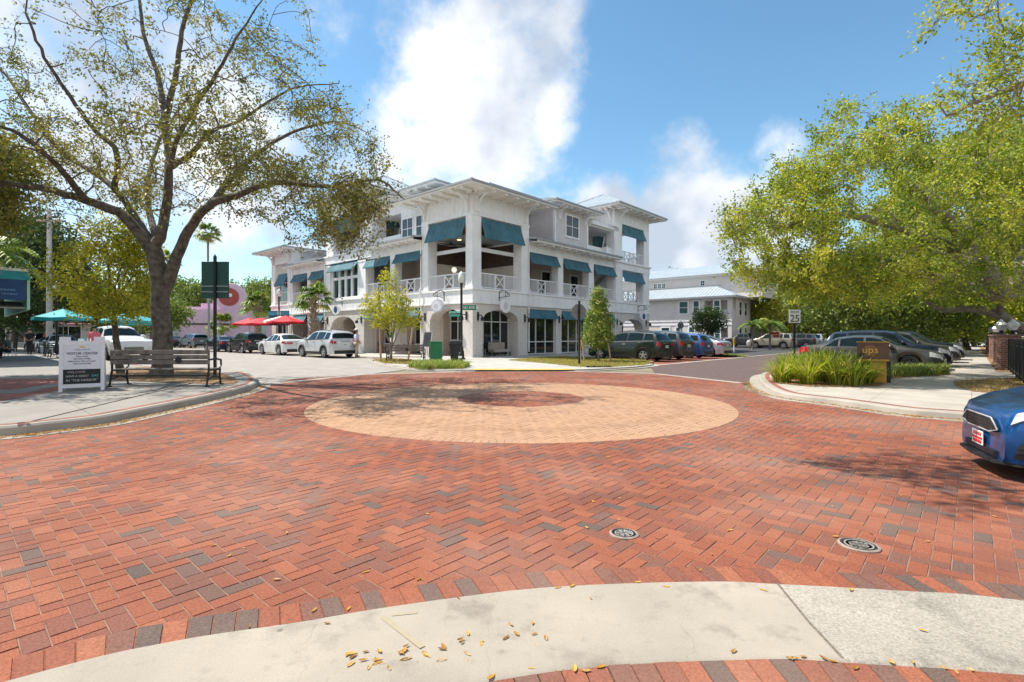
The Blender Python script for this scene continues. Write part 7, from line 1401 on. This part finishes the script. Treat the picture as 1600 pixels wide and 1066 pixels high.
# woods and trees behind
GB = 'background trees'
specs = [('dark tall tree behind the left cafe', (-40, 41), (-39.5, 41, 6.6), (5.5, 4, 4.6), L_DARK, .30, 320), ('dark broad tree far left past the cafe', (-46, 46), (-46, 46, 7), (7, 5, 5), L_DARK, .38, 300),
    ('bushy light tree left of the pink building', (-57, 86), (-57, 86, 7.5), (6.5, 5, 3.8), L_MID, .40, 260), ('tree top peeking over the pink building', (-50, 90), (-46, 92, 8.0), (5, 4, 2.6), L_MID, .4, 170), ('tree right of the pink building behind sabal palm', (-36.5, 76), (-36.3, 76, 6.4), (4, 3.5, 3.0), L_MID, .34, 190),
    ('street tree far down the left sidewalk', (-40, 52), (-40, 52, 4.0), (3, 3, 2.0), L_MID, .26, 170), ('low round tree over cars far left', (-30.5, 44.5), (-30.5, 44.5, 3.3), (2.2, 2, 1.2), L_MID, .22, 120),
    ('low green tree behind parked cars beneath the dense oak', (24.5, 36), (24.5, 36, 4.4), (4.6, 4, 3.2), L_MID, .26, 330), ('broad green tree behind the parked row', (32, 40), (32, 40, 5.2), (5.5, 4, 4.2), L_MID, .28, 380), ('olive tree right of the do not enter sign', (41, 46), (40, 46, 5.8), (6, 4, 5.0), L_OAKG, .30, 420),
    ('tall tree at the end of right sidewalk', (56, 62), (55, 62, 7), (8, 5, 6.0), L_MID, .40, 380), ('tree over the far right fence', (34, 30), (34, 31, 5.6), (5.5, 4, 4.2), L_OAKG, .28, 380), ('bright tree far off between house and oak', (36, 66), (37, 68, 4.4), (5, 4, 2.8), L_YEL, .34, 190), ('dark pointed tree far off right of the house', (41, 68), (41, 68, 4.0), (2.0, 2, 3.2), L_DARK, .3, 120), ('green tree far behind the white hall', (66, 98), (66, 98, 8), (12, 6, 6.5), L_MID, .55, 330), ('shaded tree far right beyond the fence', (47, 44), (47, 44, 6), (6, 5, 5), L_MID, .34, 330), ('broad tree behind the lilac house', (30, 92), (30, 92, 8.5), (6, 5, 4), L_MID, .45, 120),
    ('hedge like tree at far left street end', (-70, 78), (-70, 78, 6), (10, 5, 5), L_DARK, .5, 250), ('distant tree beyond far left shops', (-58, 100), (-58, 102, 7), (10, 5, 4.5), L_MID, .5, 220), ('distant green tree behind far parked cars', (52, 96), (50, 96, 6.5), (9, 5, 5), L_MID, .5, 260)]
for i, (lab, b, c, r, lm, L, n) in enumerate(specs): round_tree(lab, (*b, 0), 0, c, r, n, lm, 100 + i, .28, L, 10, (L * 2, L * 5), 5, name='background_tree', group=GB, shell=.35)
def palm(label, base, h, R_, kind, seed, nf=22, tr=.16, fl=1.3, group=None, boots=False, name='palm_tree', bend=0., tone=(.1, .85), wide=.045):
    g = np.random.default_rng(seed); t = thing(name, label, 'palm', tuple(base), 0, group); mb = MB(); k = 9; mb.tube([(bend * (i / k) ** 2, 0, h * i / k) for i in range(k + 1)], [tr * (1.15 if i == 0 else 1) * (1 - .25 * i / k) for i in range(k + 1)], 10)
    if boots:
        for i in range(70): a = i * 2.4; z = h * (.12 + .86 * i / 70); c, s = math.cos(a), math.sin(a); mb.bar((tr * .8 * c, tr * .8 * s, z), ((tr + .16) * c, (tr + .16) * s, z + .26), .12, .05)
    mb.build('trunk', M_PTRUNK if boots else M_BARKL, t, smooth=50 if not boots else None)
    V, F, T = [], [], []; mb = MB(); top = np.array([bend, 0, h])
    def blade(p, q, w, droop, tn):
        p, q = np.array(p), np.array(q); d = q - p; s = np.cross(d, [0, 0, 1.]); s = s / (np.linalg.norm(s) + 1e-9) * w; m = p + d * .5 + np.array([0, 0, droop * .25]); e = q - np.array([0, 0, droop]); k0 = len(V)
        V.extend([p - s * .5, p + s * .5, m + s, m - s, e]); F.append((k0, k0 + 1, k0 + 2, k0 + 3)); F.append((k0 + 3, k0 + 2, k0 + 4, k0 + 4)); T.extend([tn, tn])
    for i in range(nf):
        a = i * 2.399 + g.normal(0, .15); el = g.uniform(-.55, 1.25) if kind == 'fan' else g.uniform(.0, 1.0); d = np.array([math.cos(a) * math.cos(el), math.sin(a) * math.cos(el), math.sin(el)]); tn0 = np.clip(tone[0] + (tone[1] - tone[0]) * g.random() + (.25 if el < -.3 else 0), 0, 1)
        if kind == 'fan':
            st = top + d * R_ * .50 - np.array([0, 0, .05]); mb.tube([top, st], .018, 4); sd = unit(np.cross(d, [0, 0, 1.])); up = np.cross(sd, d)
            for j in range(15): th_ = (j - 7) / 7 * 1.55; v = d * math.cos(th_) + sd * math.sin(th_); blade(st, st + v * R_ * .55 * (.8 + .2 * math.cos(th_)), wide * R_, .18 * R_ * g.uniform(.5, 1.4), np.clip(tn0 + g.normal(0, .08), 0, 1))
        else:
            pts = [top + d * R_ * s - np.array([0, 0, .75 * R_ * s ** 2.2 * (.6 + .4 * math.cos(el))]) for s in np.linspace(0, 1, 9)]; mb.tube(pts, list(np.linspace(.025, .008, 9)), 4); sd = unit(np.cross(d, [0, 0, 1.]))
            for s in range(1, 9):
                for f in (0, .5):
                    p = pts[s - 1] * (1 - f) + pts[s] * f
                    for q in (-1, 1): blade(p, p + sd * q * R_ * .32 * math.sin(.4 + 2.4 * s / 9) + d * R_ * .12, wide * R_ * .6, .12 * R_, np.clip(tn0 + g.normal(0, .08), 0, 1))
    mb.build('leaf_stalks', M_PTRUNK, t, recalc=False)
    Fq = np.array([f for f in F]); o = MB(); me_v = np.array(V); quads = [f for f in F if f[2] != f[3]]; tris = [f[:3] for f in F if f[2] == f[3]]
    # one mesh of quads: the tip triangles are given a doubled, slightly offset last vertex
    vv = list(map(np.array, V)); fq = []
    for f in F:
        if f[2] == f[3]: vv.append(vv[f[2]] + np.array([.004, .004, 0])); fq.append((f[0], f[1], f[2], len(vv) - 1))
        else: fq.append(f)
    np_mesh('fronds', np.array(vv), np.array(fq), L_PALM, t, attr=np.array(T)); return t
x, y, z = px3(490, 540, 40.5); palm('sabal palm with shaggy trunk in front of the building behind white crossover', (x, y, .05), 4.3, 1.75, 'fan', 5, 30, .27, boots=True)
x, y, z = px3(403, 540, 56); palm('sabal palm left of the building before the pink shop', (x, y, .0), 4.6, 2.3, 'fan', 6, 28, .26, boots=True)
x, y, z = px3(347, 540, 60); palm('short bushy palm beside the slim grey pole', (x, y, 0), 2.6, 2.0, 'fan', 7, 26, .25)
x, y, z = px3(325, 540, 80); palm('tall fan palm seen above the green sign back', (x, y, 0), 17.3, 2.2, 'fan', 8, 30, .2)
x, y, z = px3(262, 540, 78); palm('tall fan palm seen between the oak forks', (x, y, 0), 12.8, 2.2, 'fan', 9, 30, .2)
x, y, z = px3(1176, 540, 52); palm('left slim young palm before champagne suv', (x, y, 0), 2.5, 1.5, 'feather', 10, 14, .10, group='young palms before the far lot')
x, y, z = px3(1203, 540, 52); palm('right slim young palm before champagne suv', (x, y, 0), 2.6, 1.7, 'feather', 11, 15, .11, group='young palms before the far lot')
x, y, z = px3(8, 480, 21); palm('drooping green palm at left edge over the cafe sign', (-23.6, 23.0, .14), 4.9, 2.2, 'feather', 12, 16, .12)
def blades(name, label, base, n, h, r, seed, m, parent_kind=None, w=.02, group=None, spread=(.2, 1.0), area=None, tone=(.1, .95)):
    g = np.random.default_rng(seed); a = g.random(n) * 6.283; lean = g.uniform(*spread, n); hh = h * g.uniform(.6, 1.15, n); d = np.stack([np.cos(a), np.sin(a), np.zeros(n)], 1); sd = np.stack([-np.sin(a), np.cos(a), np.zeros(n)], 1)
    p0 = area if area is not None else d * (r * .4 * g.random(n))[:, None]; S = 5; V = []
    for k in range(S + 1): s = k / S; V.append((p0 + d * (hh * lean * s ** 1.6)[:, None] + np.array([0, 0, 1.]) * (hh * (s * (1.15) - .55 * lean * s ** 2.6))[:, None], (w * (1 - s ** 2 * .92))))
    VV = np.stack([np.stack([c - sd * ww, c + sd * ww], 1) for c, ww in V], 1).reshape(n, -1, 3); b = (np.arange(n) * 2 * (S + 1))[:, None, None]; F = (b + np.array([[2 * k, 2 * k + 1, 2 * k + 3, 2 * k + 2] for k in range(S)])[None]).reshape(-1, 4); tn = np.clip(np.repeat(tone[0] + (tone[1] - tone[0]) * g.random(n), S), 0, 1)
    if label:
        t = thing(name, label, 'plant', tuple(base), 0, group); np_mesh('blades', VV.reshape(-1, 3), F, m, t, attr=tn); return t
    o = np_mesh(name, VV.reshape(-1, 3), F, m, None, attr=tn); o.location = base; o['kind'] = 'stuff'; return o
def lilies():
    g = np.random.default_rng(77); spots = [(1222, 597, .8), (1240, 592, .9), (1262, 600, .95), (1284, 596, 1.0), (1308, 601, 1.0), (1333, 602, .95), (1250, 584, 1.0), (1275, 583, 1.05), (1302, 584, 1.1), (1326, 588, 1.1), (1350, 590, 1.0), (1232, 583, .9), (1292, 590, 1.05), (1350, 599, .7), (1228, 590, .8)]
    words = ['lily clump nearest the kerb nose at left end of bed', 'small lily clump second from the bed’s left end', 'yellow lily clump at front of bed, below the speed sign', 'lily clump at front of bed, left of its middle', 'lily clump at front middle of the bed', 'lily clump at front of bed, left of the drop box', 'lily clump at the back of bed by the speed sign post', 'lily clump at the back left of the bed', 'tall lily clump at the back middle of bed', 'tall lily clump at the back, near drop box', 'lily clump directly left of drop box', 'low lily clump at back left corner of the bed', 'lily clump in the very middle of the bed', 'short lily clump at the foot of drop box', 'short lily clump behind the kerb nose']
    for i, ((px, py, h), l) in enumerate(zip(spots, words)): x, y = gp(px, py, .13); blades('lily_clump', l.replace('’', ''), (x, y, .13), 190, h * .88, .55, 200 + i, L_LILY, w=.015, group='lily clumps in the right corner bed', spread=(.3, 1.35), tone=(.05, 1.0) if i < 6 else (.0, .7))
    def cover(name, poly, z, n, h, m, seed, w=.012, tone=(.1, .8), spread=(.3, 1.0)):
        g = np.random.default_rng(seed); P = np.array(poly); lo, hi = P.min(0), P.max(0); pts = lo + (hi - lo) * g.random((n * 4, 2)); pts = pts[in_poly(pts, poly)][:n]; c = pts.mean(0); ar = np.zeros((len(pts), 3)); ar[:, :2] = pts - c; blades(name, None, (c[0], c[1], z), len(pts), h, 0, seed, m, w=w, area=ar, tone=tone, spread=spread)
    cover('ground_cover', [gp(x, y, .13) for x, y in ((1376, 590), (1420, 589), (1483, 585), (1482, 580), (1450, 578.5), (1385, 581))], .13, 2600, .34, L_MID, 301, .012, (.2, 1.))
    cover('ground_cover', [gp(x, y, .06) for x, y in ((638, 574), (660, 577), (722, 576.5), (734, 573), (720, 570), (680, 569.5), (650, 570))], .06, 3000, .32, L_PALM, 302, .014, (.3, 1.))
    cover('ground_cover', [gp(x, y, .06) for x, y in ((585, 563.5), (602, 568.5), (640, 569.8), (658, 567.2), (640, 563), (600, 561.5))], .06, 900, .14, L_OAK, 303, .012, (.3, 1.))
    cover('grass', [gp(x, y, .06) for x, y in ((797, 563.6), (850, 568), (905, 574), (960, 573.8), (1006, 571), (1018, 567), (1003, 562.5), (950, 560), (880, 558), (832, 560))], .06, 14000, .11, L_LILYG, 304, .007, (.0, 1.), (.3, 1.2))
    cover('grass', [W(13.1, -11.8), W(15.1, -11.7), W(15.9, -9.5), W(15.9, -6.2), W(13.1, -6.2)], .05, 3500, .13, L_MID, 305, .01, (.4, 1.), (.3, 1.2))
    cover('dry_grass', [gp(x, y, .13) for x, y in ((1492, 596), (1520, 594.5), (1600, 591), (1680, 590), (1740, 606), (1640, 614), (1580, 614.5), (1522, 611), (1497, 604))], .13, 9000, .07, leaf_mat('dry_grass_blades', [(.26, .16, .07), (.40, .27, .13), (.52, .38, .19), (.38, .31, .12), (.45, .30, .12)], .2), 306, .006, (.0, 1.), (.5, 2.0))
    # clipped hedge behind the fence
    cover('hedge_growth', [W(-4, -24.7), W(45, -24.7), W(45, -26.2), W(-4, -26.2)], .1, 9000, 1.0, L_DARK, 307, .05, (.0, .9), (.1, .5))
lilies()
def litter():
    g = np.random.default_rng(88); m = leaf_mat('fallen_oak_leaves', [(.16, .075, .02), (.34, .17, .03), (.50, .27, .04), (.60, .36, .07), (.40, .24, .08)], .1); P, Z = [], []
    def along_curve(c, off, sd, n, z, lo=0, hi=1):
        i = (lo + (hi - lo) * g.random(n)) * (len(c) - 1); k = np.clip(i.astype(int), 0, len(c) - 2); f = (i - k)[:, None]; p = c[k] * (1 - f) + c[k + 1] * f; d = unit(c[k + 1] - c[k]); nn = np.stack([-d[:, 1], d[:, 0]], 1); P.append(p + nn * (off + g.normal(0, sd, n))[:, None]); Z.append(np.full(n, z))
    along_curve(left_gut, .19, .075, 2600, .012, .0, .98); along_curve(right_gut, .17, .06, 1500, .012, .0, .75); along_curve(near, -.43, .05, 40, .009, .37, .49); along_curve(near, -.70, .02, 30, .022, .3, .85); along_curve(near, -.02, .03, 14, .010, .3, .9)
    n = 7; p = np.stack([g.uniform(-1.6, 3.0, n), g.uniform(2.0, 2.75, n)], 1); P.append(p); Z.append(np.full(n, .009))
    n = 230; p = np.stack([g.uniform(-7, 8, n), 2.9 + 9 * g.random(n) ** 1.3], 1); p = p[in_poly(p, plaza)]; P.append(p); Z.append(np.full(len(p), .003))
    for poly, n, z in (([gp(x, y, .15) for x, y in ((176, 594), (250, 597.5), (330, 600), (366, 600), (374, 596), (360, 588), (300, 575), (170, 582))], 1500, .16), ([gp(x, y, .13) for x, y in ((1203, 598), (1262, 605), (1330, 606), (1378, 604), (1392, 592), (1330, 590), (1230, 592))], 900, .14), ([gp(x, y, .13) for x, y in ((1489, 596), (1600, 590), (1700, 596), (1640, 618), (1520, 613))], 500, .14)):
        A = np.array(poly); p = A.min(0) + (A.max(0) - A.min(0)) * g.random((n * 3, 2)); p = p[in_poly(p, poly)][:n]; P.append(p); Z.append(np.full(len(p), z))
    p = np.vstack(P); z = np.concatenate(Z); n = len(p); a = g.random(n) * 6.283; L = g.uniform(.014, .028, n); wd = L * g.uniform(.30, .45, n); d = np.stack([np.cos(a), np.sin(a)], 1); s = np.stack([-d[:, 1], d[:, 0]], 1); curl = g.uniform(.002, .010, n)
    def at(u, v, zz): return np.concatenate([p + d * (L * u)[:, None] + s * (wd * v)[:, None], (z + zz)[:, None]], 1)
    V = np.stack([at(-1, 0, curl * .8), at(-.4, .9, curl * .7), at(-.4, 0, curl * 0), at(-.4, -.9, curl * .6), at(.35, .85, curl * .6), at(.35, 0, curl * .05), at(.35, -.85, curl * .7), at(1, 0, curl)], 1).reshape(-1, 3)
    q = np.array([(0, 2, 1, 1), (0, 3, 2, 2), (1, 2, 5, 4), (2, 3, 6, 5), (4, 5, 7, 7), (5, 6, 7, 7)]); b = np.arange(n)[:, None] * 8
    F4 = (b[:, None, :] + q[None, [2, 3]]).reshape(-1, 4); F3 = (b[:, None, :] + np.array([(0, 2, 1), (0, 3, 2), (4, 5, 7), (5, 6, 7)])[None]).reshape(-1, 3); t = g.random(n)
    tri = np.concatenate([F3, F4[:, [0, 1, 2]], F4[:, [0, 2, 3]]]); tt = np.concatenate([np.repeat(t, 4), np.repeat(t, 2), np.repeat(t, 2)])
    o = np_mesh('fallen_leaves', V, tri, m, None, attr=tt); o['kind'] = 'stuff'
litter()
# ------------------------------------------------------------------ people
M_SKIN = mat('skin', (.42, .24, .17), .6, .05, 8); M_HAIR = mat('dark_hair', (.03, .02, .015), .7, .2, 20); M_HAIRG = mat('grey_hair', (.30, .28, .26), .7, .2, 20)
def skinned(name, verts, edges, radii, m, parent, root=0, sub=2):
    me = bpy.data.meshes.new(name); me.from_pydata(verts, edges, []); o = bpy.data.objects.new(name, me); COL.objects.link(o)
    md = o.modifiers.new('skin', 'SKIN'); md.use_smooth_shade = True; sb = o.modifiers.new('sub', 'SUBSURF'); sb.levels = sb.render_levels = sub
    for i, r in enumerate(radii): sv = me.skin_vertices[0].data[i]; sv.radius = (r, r) if not isinstance(r, tuple) else r; sv.use_root = i == root
    dg = bpy.context.evaluated_depsgraph_get(); nm = bpy.data.meshes.new_from_object(o.evaluated_get(dg)); nm.name = name; bpy.data.objects.remove(o); nm.materials.clear(); nm.materials.append(m); q = bpy.data.objects.new(name, nm); link(q, parent); return q
def person(label, loc, rz, shirt, trousers, sit=False, hair=None, hat=None, stride=.12, h=1.0, bare=False):
    t = thing('person', label, 'person', loc, rz); t.scale = (h,) * 3; hip_z = .93 if not sit else .50
    J = []; Eg = []; Rr = []
    def v(p, r): J.append(p); Rr.append(r); return len(J) - 1
    def e(a, b): Eg.append((a, b))
    pe = v((0, 0, hip_z), .13); wa = v((0, .0, hip_z + .17), .12); chst = v((0, -.02, hip_z + .40), .145); nk = v((0, 0, hip_z + .55), .055); hd = v((0, -.015, hip_z + .65), .075); cr = v((0, 0, hip_z + .76), .088); e(pe, wa); e(wa, chst); e(chst, nk); e(nk, hd); e(hd, cr)
    legs, arms = [], []
    for s in (-1, 1):
        st = stride * s; hp = v((s * .09, 0, hip_z - .06), .095)
        if sit: kn = v((s * .11, -.42, hip_z - .02), .07); an = v((s * .11, -.40, .10), .045); to = v((s * .12, -.54, .045), .04)
        else: kn = v((s * .10, -.03 - st * .6, .50), .065); an = v((s * .10, -st + .03, .09), .045); to = v((s * .11, -st - .13, .045), .04)
        e(pe, hp); e(hp, kn); e(kn, an); e(an, to); legs.append((hp, kn, an, to))
        sh = v((s * .17, 0, hip_z + .46), .065); el = v((s * .235, .03 if not sit else -.06, hip_z + .19), .045); wr = v((s * .22, -.13 if not sit else -.27, hip_z - .02 if not sit else hip_z + .12), .03); ha = v((s * .21, -.17 if not sit else -.36, hip_z - .10 if not sit else hip_z + .12), .035); e(chst, sh); e(sh, el); e(el, wr); e(wr, ha); arms.append((sh, el, wr, ha))
    skinned('body', J, Eg, Rr, M_SKIN, t, pe)
    g = .022; TJ = [J[pe], J[wa], J[chst], (0, 0, hip_z + .52)]; TE = [(0, 1), (1, 2), (2, 3)]; TR = [.145, .14, .165, .07]
    for sh, el, wr, ha in arms:
        k = len(TJ); p = Vector(J[sh]); q = Vector(J[el]); TJ += [J[sh], tuple(p + (q - p) * .75)]; TR += [.085, .066]; TE += [(2, k), (k, k + 1)]
    skinned('shirt', TJ, TE, TR, shirt, t)
    TJ = [(0, 0, hip_z + .03)]; TE = []; TR = [.15]
    for hp, kn, an, to in legs:
        k = len(TJ); TJ += [J[hp], J[kn]] + ([] if bare else [J[an]]); TR += [.112, .085] + ([] if bare else [.062]); TE += [(0, k), (k, k + 1)] + ([] if bare else [(k + 1, k + 2)])
    skinned('trousers', TJ, TE, TR, trousers, t)
    for hp, kn, an, to in legs: x, y, z = J[to]; mb = MB(); mb.lathe([(.001, -.045), (.05, -.04), (.055, 0), (.04, .04), (.001, .05)], (0, 0, 0), 8); mb.v = [(x + p[0], y + .06 + p[1] * 2.4, .05 + p[2]) for p in mb.v]; mb.build('shoe', M_BLACK, t, smooth=60)
    z = hip_z + .74; mb = MB(); mb.lathe([(.098, -.03), (.106, .03), (.09, .09), (.05, .125), (.001, .132)], (0, .018, z), 14); mb.build('hair', hair or M_HAIR, t, smooth=60)
    mb = MB(); mb.lathe([(.001, -.02), (.014, -.012), (.016, .0), (.001, .02)], (0, -.098, z - .05), 8); mb.build('nose', M_SKIN, t, smooth=60); mb = MB(); [mb.lathe([(.001, -.008), (.010, 0), (.001, .008)], (s * .032, -.083, z - .015), 8) for s in (-1, 1)]; mb.build('eyes', M_BLACK, t)
    if hat: mb = MB(); mb.lathe([(.20, .05), (.19, .065), (.115, .07), (.11, .15), (.06, .185), (.001, .19)], (0, .01, z), 16); mb.build('hat', hat, t, smooth=50)
    return t
cl = lambda n, c: mat(n, c, .85, .1, 6)
x, y = W(-2.2, 14.0); person('person in lavender shirt and white hat standing behind the silver white suv', (-9.95, 32.8, .05), 2.4, cl('lavender_cloth', (.48, .48, .66)), cl('beige_cloth', (.42, .36, .28)), hat=M_WHU)
person('person in dark top seated at left edge under the cafe palm', (*gp(12, 560, .14), .14), -1.4, cl('grey_cloth', (.10, .12, .12)), cl('navy_cloth', (.03, .035, .06)), sit=True, hair=M_HAIRG)
person('person in black walking far down the left sidewalk', (-32.6, 34.6, .14), .5, cl('black_cloth', (.02, .02, .022)), cl('black_cloth', (.02, .02, .022)))
person('person in red top far down the left sidewalk', (-36.4, 40.0, .14), 2.8, cl('red_cloth', (.35, .05, .06)), cl('grey_cloth', (.10, .12, .12)))
person('person in bright pink top just above the sign board', (-21.2, 26.0, .14), .4, cl('pink_cloth', (.75, .16, .22)), cl('cream_cloth', (.6, .56, .46)), hair=M_HAIR, bare=True)
